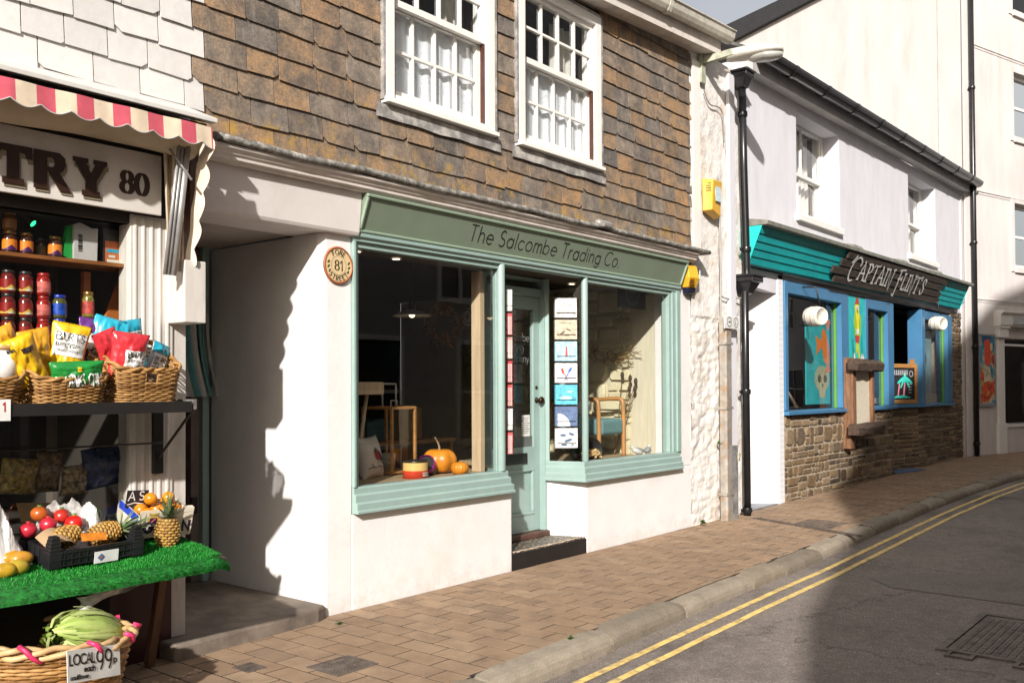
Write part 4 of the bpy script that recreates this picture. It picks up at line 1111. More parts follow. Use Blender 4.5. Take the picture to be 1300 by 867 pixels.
# black downpipe with hopper heads
def downpipe(name, label, pts, r, clips, hopper=None, shoe=None, group=None):
    t = thing(name, label, 'drainpipe', (pts[-1][0], pts[-1][1], pts[-1][2]), group)
    g = MB(); g.tube(pts, r, 12); g.build('pipe', black_paint_m, t)
    for c in clips:
        p = None
        for a, b in zip(pts, pts[1:]):
            if min(a[2], b[2]) <= c <= max(a[2], b[2]):
                k = (c - a[2]) / (b[2] - a[2]); p = (a[0] + (b[0] - a[0]) * k, a[1] + (b[1] - a[1]) * k)
        g = MB(); g.lathe([(r, c - .03), (r + .014, c - .03), (r + .014, c + .03), (r, c + .03)], (p[0], p[1], 0), 14, caps=False)
        g.box(p[0] - r - .045, p[0] + r + .045, p[1] + r * .5, p[1] + r * .5 + .02, c - .02, c + .02)
        g.build('clip', black_paint_m, t, bevel=.003)
    if hopper:
        for (x, y, z0, z1, w0, w1) in hopper:
            g = MB()
            q = lambda ww, z, d: [(x - ww, y + .09, z), (x + ww, y + .09, z), (x + ww, y - d, z), (x - ww, y - d, z)]
            h = z1 - z0
            g.loft([q(w0, z0, w0), q(w0 + .01, z0 + h * .1, w0), q(w1 * .85, z0 + h * .68, w1 * .8), q(w1, z0 + h * .72, w1), q(w1, z1, w1)])
            g.box(x - w1 - .02, x + w1 + .02, y - w1 - .02, y + .092, z1 + .001, z1 + .03)
            g.build('hopper_head', black_paint_m, t, bevel=.006)
    return t
downpipe('downpipe', 'black cast downpipe with two hopper heads between white pier and turquoise bar', [(6.31, -.13, 5.22), (6.34, -.13, 4.2), (6.4, -.13, 3.0), (6.4, -.13, 2.75), (6.34, -.13, 2.7), (6.36, -.13, 0.0)], .046, (4.85, 3.22, 1.5, .08),
         hopper=[(6.31, -.13, 5.16, 5.34, .055, .11), (6.39, -.13, 2.68, 2.88, .06, .15)])

# street lamp on a bracket
lamp = thing('street_lamp', 'cream street lamp head on a green steel bracket above the white pier', 'street lamp', (5.45, -.05, 5.1))
lg = M('lichen_green_steel', (.4, .41, .31), .6, .25, 12, .2, 40, .004, dirt=(.2, .2, .12), dirt_amt=.6)
g = MB(); g.box(5.4, 5.5, -.07, -.03, 5.02, 5.34); g.obox((5.5, -.22, 5.3), (.07, .36, .075), Matrix.Rotation(rad(-6), 3, 'X') @ Matrix.Rotation(rad(8), 3, 'Z')); g.build('bracket', lg, lamp, bevel=.005)
hx, hy, hz = 5.56, -.3, 5.3; tip = on_x(988, 70, 5.78)
ax = (Vector((5.8, -.86, 5.31)) - Vector((hx, hy, hz))).normalized(); sv = ax.cross(Vector((0, 0, 1))).normalized(); uv = sv.cross(ax)
L = .62; secs = []
for k, (s, wv, hu, hd) in enumerate(((0, .085, .06, .06), (.05, .095, .075, .065), (.3, .125, .09, .06), (.6, .15, .095, .05), (.85, .14, .075, .04), (.96, .1, .045, .03), (1.0, .04, .02, .015))):
    c = Vector((hx, hy, hz)) + ax * L * s
    secs.append([c + sv * wv * math.cos(q) + uv * ((hu if math.sin(q) > 0 else hd) * math.sin(q)) for q in [2 * PI * i / 20 for i in range(20)]])
g = MB(); g.loft(secs, sm=True); g.build('lamp_head', M('lamp_cream', (.62, .6, .54), .4, .08, 6, dirt=(.35, .33, .25), dirt_amt=.5, dscale=8), lamp)
g = MB(); c = Vector((hx, hy, hz)) + ax * L * .68 - uv * .03
g.loft([[c + ax * .2 * rr_ * math.cos(q) + sv * .115 * rr_ * math.sin(q) - uv * dd_ for q in [2 * PI * i / 20 for i in range(20)]] for rr_, dd_ in ((1, 0), (.95, .035), (.7, .06), (.3, .07))], sm=True)
g.build('lens', M('lamp_lens', (.42, .42, .38), .12, .2, 8, spec=.7), lamp)
g = MB()
rm = [Vector((hx, hy, hz)) + ax * L * (.02 + .97 * s / 10) for s in range(11)]
g.build('seam', M('seam', (.2, .2, .18), .5), lamp) if g.v else None

# ------------------------------------------------------------------ the turquoise-fronted bar
bar = thing('bar_building', 'white two storey bar with turquoise fascia, blue windows and stone base', 'bar', (12, .6, 0))
BX0, BX1 = 6.46, 17.3
S1 = (8.28, 9.93, 3.98, 5.36); S2 = (13.4, 15.15, 3.99, 5.42)
g = MB(); wall_with_holes(g, BX0, BX1, 3.05, 5.58, 0, .3, [S1, S2]); g.build('upper_wall', lilac_render_m, bar)
for i, (x0, x1, z0, z1) in enumerate((S1, S2)):
    g = MB(); g.prism([(-.06, z0 - .13), (.02, z0 - .13), (.3, z0 - .02), (.3, z0), (-.05, z0 - .03), (-.06, z0 - .05)], 'x', x0 - .04, x1 + .04)
    wn = sash_window(bar, x0, x1, z0, z1 + .1, .24, 2, 1, fw=.1, bar=.03, mid=z0 + .66, sill=False, glass=glassmat('upstairs_glass', (.9, .93, .95), 1.7), proud=.0)
    g.build('sill', white_paint_m, wn, bevel=.004)
    room(bar, x0 - .3, x1 + .3, .42, 2.5, z0 - .5, z1 + .1, M('upstairs_room', (.12, .12, .13), .9, .2, 2), 'upstairs_room')
    pos = 'nearer' if i == 0 else 'farther'
    curtain(x1 - .75, x1 - .1, .46, z0 + .05, z1, curtain_m, f'pale curtain inside the {pos} upper window above the turquoise fascia', 4, .04)
    curtain(x0 + .1, x0 + .35, .47, z0 + .05, z1, M('grey_curtain', (.4, .4, .42), .9), f'grey curtain at the left edge inside the {pos} upper window above the turquoise fascia', 3, .04)
# eaves and black gutter
eb = lambda x: .022 * (x - 6.6)
g = MB(); g.loft([[(x, y, z + eb(x)) for y, z in ((-.16, 5.44), (-.16, 5.6), (0, 5.6), (0, 5.44))] for x in (BX0 + .1, BX1 - .1)]); g.build('eaves_board', M('eaves_grey', (.5, .48, .47), .7, .1, 4), bar)
g = MB(); prof = [(-.165 - .105 + .105 * math.cos(a), 5.66 + .118 * math.sin(a)) for a in [PI + PI * i / 10 for i in range(11)]]
prof2 = [(-.165 - .105 + .096 * math.cos(a), 5.66 + .107 * math.sin(a)) for a in [2 * PI - PI * i / 10 for i in range(11)]]
pr_ = prof + prof2
g.loft([[(x, y, z + eb(x)) for y, z in pr_] for x in (BX0 + .15, BX1 + .15)]); gut = g.build('gutter', black_paint_m, bar)
for k in range(9):
    xx = 7.4 + 1.15 * k; g = MB()
    g.loft([[(xx + q, -.27 + (y + .27) * 1.1, 5.66 + (z - 5.66) * 1.1 + eb(xx)) for y, z in prof + prof2] for q in (0, .09)])
    g.build('gutter_union', black_paint_m, bar)
g = MB(); g.loft([[(x, y, z + eb(x)) for y, z in ((-.22, 5.64), (-.22, 5.68), (4.5, 8.1), (4.5, 8.05))] for x in (BX0, BX1 + .1)]); g.build('roof', M('roof_slate', (.1, .1, .1), .7, .3, 5), bar)
# fascia: slate ledge, turquoise boards, driftwood name board
ZF0, ZF1 = 3.07, 3.52
yb, yt = -.1, -.28
ef = lambda x: .008 * (x - 6.6)
def fpt(x, t, h=0):   # on the tilted fascia plane
    nrm = Vector((0, -(ZF1 - ZF0), -(yb - yt))).normalized()
    return Vector((x, yb + (yt - yb) * t, ZF0 + (ZF1 - ZF0) * t + ef(x))) + nrm * h
FX0, FX1 = 6.52, 16.5
g = MB(); nb = 5
for k in range(nb):
    t0, t1 = k / nb, (k + 1) / nb - .012
    g.loft([[fpt(x, t0, 0), fpt(x, t1, -.012), fpt(x, t1, -.03), fpt(x, t0, -.03)] for x in (FX0, FX1)])
g.loft([[(x, 0, ZF0 + ef(x)), (x, yb + .02, ZF0 + ef(x) + .004), (x, yt + .03, ZF1 + ef(x) - .004), (x, 0, ZF1 + ef(x))] for x in (FX0 + .003, FX1 - .003)])
bf = g.build('fascia_board', turq_m, bar)
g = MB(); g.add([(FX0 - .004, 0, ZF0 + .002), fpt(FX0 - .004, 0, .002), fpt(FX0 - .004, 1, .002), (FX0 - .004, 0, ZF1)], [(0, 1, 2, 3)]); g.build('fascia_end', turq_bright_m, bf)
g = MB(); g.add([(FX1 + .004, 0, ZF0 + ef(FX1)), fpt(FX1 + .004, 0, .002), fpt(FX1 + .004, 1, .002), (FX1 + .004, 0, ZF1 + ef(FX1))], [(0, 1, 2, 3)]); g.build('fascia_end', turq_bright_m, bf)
g = MB(); g.loft([[(x, .02, ZF1 + .002 + ef(x)), (x, yt - .07, ZF1 + .002 + ef(x)), (x, yt - .075, ZF1 + .055 + ef(x)), (x, .02, ZF1 + .12 + ef(x))] for x in (BX0 + .05, FX1 + .1)]); g.build('slate_ledge', stone_lead_m, bar, bevel=.006)
g = MB()
for xx in (9.7, 12.0, 14.1): g.loft([[(xx, -.3, ZF1 + .06 + ef(xx)), (xx + .5, -.3, ZF1 + .06 + ef(xx)), (xx + .5, -.05, ZF1 + .1 + ef(xx)), (xx, -.05, ZF1 + .1 + ef(xx))], [(xx + .08, -.26, ZF1 + .13 + ef(xx)), (xx + .42, -.26, ZF1 + .13 + ef(xx)), (xx + .42, -.05, ZF1 + .17 + ef(xx)), (xx + .08, -.05, ZF1 + .17 + ef(xx))]])
g.build('ridge_stones', stone_lead_m, bar, bevel=.01)
# name board of rough planks with torn ends
nb_ = thing('name_board', 'rough dark driftwood name board with silver lettering fixed to the turquoise fascia', 'sign', (12, -.3, 3.1))
g = MB(); rk = random.Random(9)
for k in range(4):
    t0, t1 = -.02 + .26 * k, -.02 + .26 * (k + 1) - .012
    xa = 9.25 + rk.uniform(-.22, .2); xb = 14.75 + rk.uniform(-.25, .25)
    xsn = [xa, xa + .12, xa + .5, 10.6, 11.8, 13, xb - .5, xb - .14, xb]
    g.loft([[fpt(x, t0 + rk.uniform(0, .03), .012), fpt(x, t0 + .02, .05 + rk.uniform(-.006, .006)), fpt(x, t1 - .02, .045 + rk.uniform(-.006, .006)), fpt(x, t1, .012)] for x in xsn])
g.build('planks', M('burnt_plank', (.045, .03, .022), .75, .5, 4, .8, 25, .012, stretch=(1, 7, 7)), nb_, bevel=.006)
# hand-drawn blackletter-like capitals
CF = {
 'C': (.9, [[(.95, .82), (.8, 1.0), (.5, 1.02), (.22, .8), (.08, .4), (.1, .0), (.3, -.18), (.55, -.1)], [(.3, 1.05), (.02, .7)], [(.95, .82), (.9, .66)]]),
 'A': (.7, [[(.0, .02), (.38, 1.0), (.66, .02)], [(.05, .36), (.62, .4)], [(-.08, .0), (.12, .02)], [(.55, .0), (.76, .02)], [(.38, 1), (.3, 1.05)]]),
 'P': (.62, [[(.14, -.02), (.16, 1.0)], [(.02, .98), (.42, 1.02), (.6, .8), (.5, .55), (.18, .46)], [(.0, -.02), (.28, 0)]]),
 'T': (.66, [[(.3, -.05), (.34, .98)], [(-.02, .88), (.06, 1.0), (.62, 1.0), (.7, 1.08)], [(.16, -.04), (.44, -.03)]]),
 'I': (.26, [[(.12, 0), (.14, 1.0)], [(.0, .0), (.26, .01)], [(.0, 1.0), (.28, 1.0)]]),
 'N': (.78, [[(.1, .0), (.12, 1.0), (.62, -.25), (.68, 1.06)], [(.0, 0), (.22, 0)], [(.56, 1.04), (.82, 1.08)], [(.0, 1.0), (.14, 1.0)]]),
 'F': (.6, [[(.16, -.4), (.2, .98)], [(.02, .94), (.3, 1.0), (.66, 1.04)], [(.08, .5), (.5, .54)], [(.5, .62), (.5, .45)], [(-.02, -.36), (.18, -.42)]]),
 'L': (.56, [[(.12, 1.0), (.1, 0.02), (.5, .0), (.56, .14)], [(0, 1.0), (.26, 1.0)]]),
 'S': (.54, [[(.5, .82), (.42, 1.0), (.2, 1.0), (.08, .78), (.2, .58), (.42, .42), (.46, .14), (.26, -.04), (.06, .02), (.0, .2)], [(.55, .95), (.5, .7)]]),
 "'": (.16, [[(.06, 1.1), (.0, .88)]]),
}
g = MB(); st = []; xx = 0
for k, chh in enumerate("CAPTAIN FLINT'S"):
    if chh == ' ': xx += .5; continue
    wd_, sk = CF[chh]; sc = 1.18 if k in (0, 8) else 1.0
    for p_ in sk: st.append([(xx + a * sc, b * sc) for a, b in ([tuple(q)[:2] for q in chaikin([(a, b, 0) for a, b in p_], 1)] if len(p_) > 3 and chh in 'CPS' else p_)])
    xx += wd_ * sc + .12
x0s, x1s = 9.65, 13.5
sx_ = (x1s - x0s) / xx
strokes(g, [[(a * sx_, b * .27) for a, b in p_] for p_ in st], lambda a, b, h=0: fpt(x0s + a, .24 + b / .49, .056 + h), .046, (20, .5), .002)
g.build('lettering', M('silver_letters', (.62, .61, .58), .5, .2, 20), nb_)

# ground floor: entrance with white painted brick reveal, stone base, blue windows
paint_brick = newmat('painted_brick')
mt, n_, l_, b_ = paint_brick
b_.inputs['Base Color'].default_value = (.74, .73, .74, 1); b_.inputs['Roughness'].default_value = .6
vec = coords(n_, l_); wv_ = N(n_, 'ShaderNodeTexWave', wave_type='BANDS', bands_direction='Z'); wv_.inputs['Scale'].default_value = 4.2; wv_.inputs['Distortion'].default_value = 1.2; wv_.inputs['Detail'].default_value = 3
l_.new(vec, wv_.inputs['Vector']); bump(n_, l_, b_, wv_.outputs['Fac'], .3, .006)
g = MB(); g.prism([(7.62, .0), (7.79, .0), (7.79, .9), (6.95, .9), (6.95, .75)], 'z', -.1, 3.05); g.build('entrance_reveal', mt, bar, bevel=.008)
g = MB(); g.box(6.46, 6.95, .7, .8, -.1, 3.05); g.build('entrance_door', M('dark_blue_door', (.03, .05, .09), .5), bar)
g = MB(); g.prism([(6.46, .02), (7.6, .02), (6.95, .72), (6.46, .72)], 'z', -.05, .03); g.build('entrance_floor', M('blue_grey_slab', (.3, .31, .33), .8, .15, 5), bar)
g = MB(); g.loft([[(x, 0, z + ef(x)) for x, z in ((6.46, 2.98), (7.79, 2.98), (7.79, 3.065), (6.46, 3.065))], [(x, .8, z + ef(x)) for x, z in ((6.46, 2.98), (7.79, 2.98), (7.79, 3.065), (6.46, 3.065))]]); g.prism([(6.46, 2.82), (6.9, 2.82), (7.6, 2.79), (7.6, 2.979), (6.46, 2.979)], 'y', .01, .12); g.build('entrance_head', lilac_render_m, bar)
ZS = 1.24
# plan of the shop front: straight run, recessed splay, bay
PL = [(7.79, 0), (12.42, 0), (12.62, .5), (14.02, .04), (16.15, .0), (17.0, .0)]
g = MB()
g.prism([(7.79, .012), (12.41, .012), (12.62, .52), (14.03, .052), (17.0, .012), (17.0, .6), (7.79, .6)], 'z', -.1, ZS - .06); g.build('base_core', mortar_m, bar)
g = MB()
for k, (a, b) in enumerate(zip(PL, PL[1:])):
    if k == 4: continue
    L_ = math.hypot(b[0] - a[0], b[1] - a[1]); ux, uy = (b[0] - a[0]) / L_, (b[1] - a[1]) / L_
    rubble(g, lambda u, z, d, a=a, ux=ux, uy=uy: (a[0] + ux * u + uy * d, a[1] + uy * u - ux * d, z), .0, L_ if k != 3 else L_ + .85, -.04, ZS - .06, (.08, .27) if k < 2 else (.06, .14), (.09, .4) if k < 2 else (.16, .55), .024, (.002, .014), 40 + k)
rubble(g, lambda u, z, d: (16.2 + u, -d, z), .0, .8, ZS - .06, 3.1, (.08, .2), (.12, .4), .022, (.002, .014), 51)
g.build('stone_base', rubble_m, bar, bevel=.004)
g = MB(); g.box(16.2, 17.0, .012, .5, ZS - .06, 3.1); g.build('pier_core', mortar_m, bar)
g = MB(); g.box(17.0, 17.3, -.03, .4, -.1, 5.58); g.build('end_strip', cream_render_m, bar)
# blue windows
def blue_window(x0, x1, z0, z1, label=None, head=True, lime=True, y0=0):
    f = MB(); pw = .1
    f.box(x0, x0 + pw, y0 - .02, y0 + .14, z0, z1).box(x1 - .3, x1, y0 - .02, y0 + .14, z0, z1)
    if head: f.box(x0 + pw, x1 - .3, y0 - .02, y0 + .14, z1 - .16, z1)
    wn = f.build('blue_window', blue_m, bar, bevel=.005)
    s = MB(); s.prism([(y0 - .07, z0 - .06), (y0 + .14, z0 - .06), (y0 + .14, z0 - .001), (y0 - .07, z0 - .012)], 'x', x0 - .02, x1 + .02); s.build('sill', blue_m, wn, bevel=.004)
    if lime: s = MB(); s.box(x1 - .33, x1 - .301, y0 + .06, y0 + .098, z0 + .001, z1 - .161); s.build('lime_bead', lime_m, wn)
    p = MB(); p.poly([(x0 + pw, y0 + .1, z0), (x1 - .3, y0 + .1, z0), (x1 - .3, y0 + .1, z1), (x0 + pw, y0 + .1, z1)]); p.build('pane', refl_glass_m, wn)
    return wn
blue_window(7.8, 10.22, ZS, 2.98)
blue_window(11.0, 12.42, ZS, 2.98)
blue_window(14.15, 16.2, ZS, 2.98)
g = MB(); g.prism([(13.95, -.06), (14.149, -.06), (14.149, .2), (13.95, .2)], 'z', ZS, 2.98)
g.build('blue_post', blue_m, bar, bevel=.006)
g = MB(); g.prism([(12.45, .01), (12.58, .38), (13.95, -.09), (14.128, -.09), (14.128, .3), (12.45, .6)], 'z', ZS - .06, ZS - .002); g.build('bay_sill', blue_m, bar, bevel=.004)
g = MB(); g.loft([[(x, 0 + .001, ZF0 + ef(x) - .11), (x, .5, ZF0 + ef(x) - .11), (x, .5, ZF0 + ef(x) - .001), (x, 0.001, ZF0 + ef(x) - .001)] for x in (7.8, 16.9)]); g.build('window_head', black_paint_m, bar)
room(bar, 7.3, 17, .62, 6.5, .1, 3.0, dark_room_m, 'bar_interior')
g = MB(); g.box(10.222, 10.998, .02, .1, ZS - .06, 2.98); g.build('panel_backing', red_wood_m, bar)
# parrot panel
t = thing('painted_panel', 'turquoise upright panel painted with a yellow and green parrot between the blue windows', 'painting', (10.6, 0, 1.9))
g = MB(); g.box(10.23, 10.99, -.01, .019, 2.0, 2.975); g.build('board', M('panel_turquoise', (.02, .45, .45), .5, .15, 6), t)
pp = plane((10.23, -.0105, 2.0), (1, 0, 0), (0, 0, 1))
def flat(mb, pts, place, h): mb.add([place(a, b, h) for a, b in pts], [tuple(range(len(pts)))])
def ell(cx, cy, rx, ry, a=0, n=18): return [(cx + rx * math.cos(q) * math.cos(a) - ry * math.sin(q) * math.sin(a), cy + rx * math.cos(q) * math.sin(a) + ry * math.sin(q) * math.cos(a)) for q in [2 * PI * i / n for i in range(n)]]
def paint(name, col, shapes, parent, place, h):
    g = MB()
    for k, s in enumerate(shapes): flat(g, s, place, h + .0003 * k)
    return g.build(name, M('paint_' + name, col, .55, .12, 14), parent)
paint('parrot_body', (.72, .62, .03), [ell(.38, .56, .15, .2), ell(.38, .78, .1, .1)], t, pp, .002)
paint('parrot_wing', (.3, .5, .03), [ell(.3, .52, .06, .2, .1), ell(.5, .5, .05, .2, -.15)], t, pp, .004)
paint('parrot_tail', (.45, .55, .05), [[(.32, .4), (.44, .4), (.5, .02), (.42, .0), (.38, .12), (.3, .04)]], t, pp, .003)
paint('parrot_cap', (.5, .05, .02), [[(.28, .85), (.48, .85), (.44, .95), (.36, .97)], [(.27, .36), (.49, .36), (.45, .24), (.31, .25)]], t, pp, .005)
paint('parrot_eye', (.75, .74, .7), [ell(.36, .79, .028, .03), ell(.42, .79, .025, .03), [(.33, .45), (.46, .47), (.44, .38), (.34, .38)], [(.16, .0), (.22, .09), (.28, .0)], [(.5, .0), (.6, .1), (.68, 0)]], t, pp, .007)
paint('parrot_line', (.02, .02, .02), [ell(.365, .788, .012, .014), ell(.415, .788, .012, .014), [(.37, .76), (.41, .76), (.39, .7)], [(.16, .3), (.175, .3), (.19, .0), (.165, .0)], [(.56, .4), (.57, .4), (.6, .02), (.585, .02)]], t, pp, .009)
# timber menu case in front of the panel
t = thing('menu_case', 'rustic driftwood menu case with cream panel standing between the blue windows', 'menu case', (10.3, -.15, 1.0))
g = MB(); g.box(9.98, 10.12, -.12, .019, .62, 1.999); g.box(10.88, 10.98, -.15, .018, .95, 1.83).box(10.121, 10.879, -.05, .018, 1.0, 1.999).box(9.98, 10.12, -.16, -.1205, .96, 1.82)
g.build('uprights', red_wood_m, t, bevel=.006)
g = MB()
for (x0, x1, z0, z1) in ((9.88, 11.1, 1.8, 1.96), (9.88, 11.1, .82, .98)):
    nn_ = 8
    g = MB(); g.loft([[(x0 + (x1 - x0) * k / nn_, y + rk.uniform(-.01, .01), z + rk.uniform(-.015, .015)) for y, z in ((-.26, z0), (-.102, z0), (-.102, z1), (-.2, z1 + .02), (-.28, z1 - .05))] for k in range(nn_ + 1)])
    g.build('crosspiece', dark_wood_m, t, bevel=.008)
g = MB(); g.box(10.121, 10.879, -.1, -.051, .985, 1.8); g.build('menu_sheet', M('menu_cream', (.6, .54, .42), .7, .1, 20), t)
# barrels
def barrel(p, label, src=None):
    if src: return dup(src, p, label)
    t = thing('barrel', label, 'barrel', p, 'white barrels on the bar front')
    x, y, z = p; ax_ = (-.38, -.92, -.05)
    g = MB(); K = .76; g.lathe([(a * K, b * K) for a, b in ((.0, .0), (.15, 0), (.172, .06), (.182, .16), (.172, .26), (.15, .33), (.138, .33), (.134, .315), (.0, .315))], p, 24, ax_); g.build('cask', M('barrel_white', (.72, .68, .58), .5, .12, 6, stretch=(1, 1, 1)), t)
    g = MB()
    for s in (.03, .1, .22, .29):
        r_ = (.163 if s in (.03, .29) else .18) * K; s *= K
        g.lathe([(r_ - .008, s - .008), (r_ + .0005, s - .008), (r_ + .0005, s + .008), (r_ - .008, s + .008)], p, 24, ax_, caps=False)
    g.build('hoops', M('hoop_white', (.55, .52, .46), .45), t)
    g = MB(); g.tube([(x + .02, y - .02, z - .12), (x - .02, y + .12, z - .12)], .012, 6); g.tube([(x + .04, y - .15, z + .16), (x + .03, y - .1, z + .4), (x, y + .13, z + .42)], .012, 6); g.build('bracket', black_metal_m, t)
    return t
b1 = barrel(tuple(on_y(1026, 402, -.1)), 'white barrel end fixed in front of the nearer blue window')
barrel(tuple(on_y(1183, 411, -.1)), 'white barrel end fixed in front of the farthest blue window', b1)
# things behind the bar glass
t = thing('window_poster', 'tall turquoise window display with an orange goldfish and a skull inside the nearer blue window', 'poster', (9.2, .25, 1.3))
p0 = on_y(1024, 495, .2); p1 = on_y(1066, 415, .2)
g = MB(); g.box(p0.x, 10.0, .2, .22, 1.3, 2.6); g.build('board', M('panel_turquoise', (.02, .45, .45), .5, .15, 6), t)
pq = plane((p0.x, .199, 1.3), (1, 0, 0), (0, 0, 1))
paint('goldfish', (.85, .22, .02), [ell(.75, .85, .14, .3, .35), [(.6, .95), (.35, 1.02), (.4, .85), (.35, .72), (.6, .85)], [(.85, .62), (.7, .45), (.95, .5)], [(.85, 1.1), (1.0, 1.3), (.7, 1.25)]], t, pq, .002)
paint('skull', (.45, .47, .3), [ell(.6, .38, .3, .2), [(.45, .25), (.75, .25), (.7, .1), (.5, .1)]], t, pq, .002)
paint('skull_eye', (.03, .06, .05), [ell(.5, .38, .07, .06), ell(.72, .38, .07, .06), [(.58, .3), (.66, .3), (.62, .24)]], t, pq, .004)
t = thing('window_poster', 'tall faded palm and bottle display inside the farthest blue window', 'poster', (15, .25, 1.3))
g = MB(); g.box(14.35, 15.9, .3, .32, 1.3, 2.7); g.build('board', M('faded_turquoise', (.3, .5, .5), .6, .3, 3), t)
pq = plane((14.35, .299, 1.3), (1, 0, 0), (0, 0, 1))
paint('palm', (.3, .3, .05), [ell(.7, 1.15, .5, .12, .4), ell(.7, 1.15, .45, .12, -.5), ell(.75, .95, .12, .35), [(.7, 1.1), (.78, 1.1), (.7, .1), (.6, .1)]], t, pq, .002)
g = MB(); g.box(14.4, 15.9, .2, .28, ZS, 1.42); o = g.build('shelf_board', pale_wood_m); tag(o, 'pale timber shelf behind the farthest blue window', 'shelf')
# deck chair and hanging lantern seen through the nearer window
t = thing('deck_chair', 'folded striped deck chair inside the nearer blue window', 'deck chair', (8.7, .5, 1.26))
g = MB()
for dx in (0, .5): g.tube([(8.1 + dx, .45, 1.26), (8.6 + dx, .5, 1.95)], .022, 8); g.tube([(8.75 + dx, .42, 1.26), (8.2 + dx, .5, 1.75)], .022, 8)
g.tube([(8.35, .46, 1.6), (8.85, .46, 1.6)], .02, 8); g.build('frame', pale_wood_m, t)
g = MB(); g.grid(lambda u, v: (8.12 + .48 * u + .5 * v, .44 + .04 * v - .05 * math.sin(v * PI), 1.3 + .65 * v - .08 * math.sin(v * PI)), 4, 10); g.build('sling', M('deck_canvas', (.25, .25, .25), .9, .3, 18, stretch=(4, .1, .1)), t)
t = thing('hanging_lantern', 'small black lantern hanging inside the nearer blue window', 'lantern', (8.25, .45, 2.0))
g = MB(); g.tube([(8.25, .45, 2.9), (8.25, .45, 2.2)], .006, 5); g.build('cord', black_metal_m, t)
g = MB(); g.lathe([(.0, .2), (.03, .2), (.09, .14), (.1, .12), (.07, .11), (.07, .0), (.09, -.02), (.0, -.02)], (8.25, .45, 2.0), 12); g.build('body', black_metal_m, t)
# chalkboard in the open window of the bay
t = thing('chalkboard', 'wood framed chalkboard with a pink palm tree drawing standing in the open dark window', 'chalkboard', (13.5, .3, ZS))
ca, cb = Vector((12.66, .46, ZS + .01)), Vector((13.93, .03, ZS + .01)); cu_ = (cb - ca).normalized(); cw = (cb - ca).length * .98
pc = plane(ca, cu_, (0, 0, 1)); cn = cu_.cross(Vector((0, 0, 1)))
def pbar(g, a0, a1, b0, b1, h0=0, h1=.03):
    g.loft([[pc(a, b, h) for a, b in ((a0, b0), (a1, b0), (a1, b1), (a0, b1))] for h in (h0, h1)])
g = MB(); chh = .72; pbar(g, 0, cw, 0, .07); pbar(g, 0, cw, chh - .07, chh); pbar(g, 0, .07, .0705, chh - .0705); pbar(g, cw - .07, cw, .0705, chh - .0705); pbar(g, cw - .2, cw - .08, chh + .001, chh + .09)
g.build('frame', wood_m, t, bevel=.004)
g = MB(); pbar(g, .07, cw - .07, .07, chh - .07, .0, .012); g.build('slate', M('chalk_black', (.012, .012, .014), .8, .4, 5), t)
pcs = lambda a, b, h=0: pc(a + cw - .92, b, h)
paint('palm_trunk', (.8, .25, .35), [[(.5, .14), (.55, .14), (.58, .42), (.55, .43)], [(.34, .14), (.38, .14), (.42, .36), (.39, .36)]], t, pcs, .014)
paint('palm_leaf', (.05, .6, .5), [ell(.46, .43, .14, .03, .5), ell(.66, .43, .14, .03, -.5), ell(.56, .47, .03, .1), ell(.48, .36, .1, .025, 1.0), ell(.64, .36, .1, .025, -1.0), [(.2, .1), (.3, .14), (.5, .15), (.7, .12), (.72, .1)]], t, pcs, .0165)
g = MB(); 
for r_ in range(3):
    for q in range(9): strokes(g, [[(.12 + .06 * q, .52 + .03 * r_), (.14 + .06 * q, .545 + .03 * r_), (.155 + .06 * q, .52 + .03 * r_)]], pcs, .009, lift=.02)
strokes(g, [_arc(.74, .54, .05, .05, 0, 360, 14), _arc(.15, .25, .07, .03, 0, 360, 12)] + [[(.66 + .03 * (q % 3), .2 + .05 * (q // 3)), (.685 + .03 * (q % 3), .2 + .05 * (q // 3))] for q in range(12)], pcs, .01, lift=.02)
g.build('chalk_marks', M('chalk_white', (.6, .62, .62), .9), t)
g = MB(); g.prism([(12.5, -.02), (12.7, .4), (13.75, .06), (13.5, -.22)], 'z', .058, .07); tag(g.build('doormat', M('mat_blue', (.08, .13, .22), .9, .3, 30, .5, 150, .006)), 'blue mat on the pavement in the stone recess under the chalkboard', 'mat')
# plain backing plank inside window 2
g = MB(); g.box(11.1, 12.5, .25, .27, 1.27, 1.36); tag(g.build('shelf_board', pale_wood_m), 'pale timber shelf behind the middle blue window', 'shelf')

# ------------------------------------------------------------------ tall pale building, turned with the bend of the street
gal = thing('gallery_building', 'tall pale rendered building with a shopfront at the bend of the street', 'building', (17.2, -.05, 0), rz=rad(-16.5))
def gobj(g, name, mat, parent=None, bevel=0, label=None):
    o = g.build(name, mat, None, bevel, label)
    p = parent or gal
    o.parent = p
    return o
SW = (1.49, 6.0, .72, 2.62)
UW = [(2.03, 3.5, 10.02, 11.2), (2.03, 3.5, 7.16, 8.62), (2.0, 3.5, 4.22, 5.66)]
g = MB(); wall_with_holes(g, 0, 9, -.2, 11.4, 0, .35, [SW] + UW); gobj(g, 'front_wall', cream_render_m)
g = MB(); g.loft([[(x, y, z) for y, z in ((.351, -.2), (14, -.2), (14, 10.2), (9, 11.2), (3, 11.4), (.351, 11.4))] for x in (0, .3)]); gobj(g, 'gable_wall', cream_render_m)
g = MB(); g.box(-.04, .32, -.035, -.001, -.2, 11.4); gobj(g, 'corner_pilaster', cream_render_m, bevel=.006)
g = MB(); g.loft([[(x, y, z) for y, z in ((-.2, 11.41), (14.2, 10.2), (14.2, 10.27), (9.1, 11.27), (3, 11.47), (-.2, 11.47))] for x in (-.14, 9.2)]); gobj(g, 'roof_edge', M('dark_verge', (.03, .03, .03), .6))
g = MB()
for z in (3.42, 5.75, 8.9): g.box(.33, 9, -.03, -.001, z, z + .03)
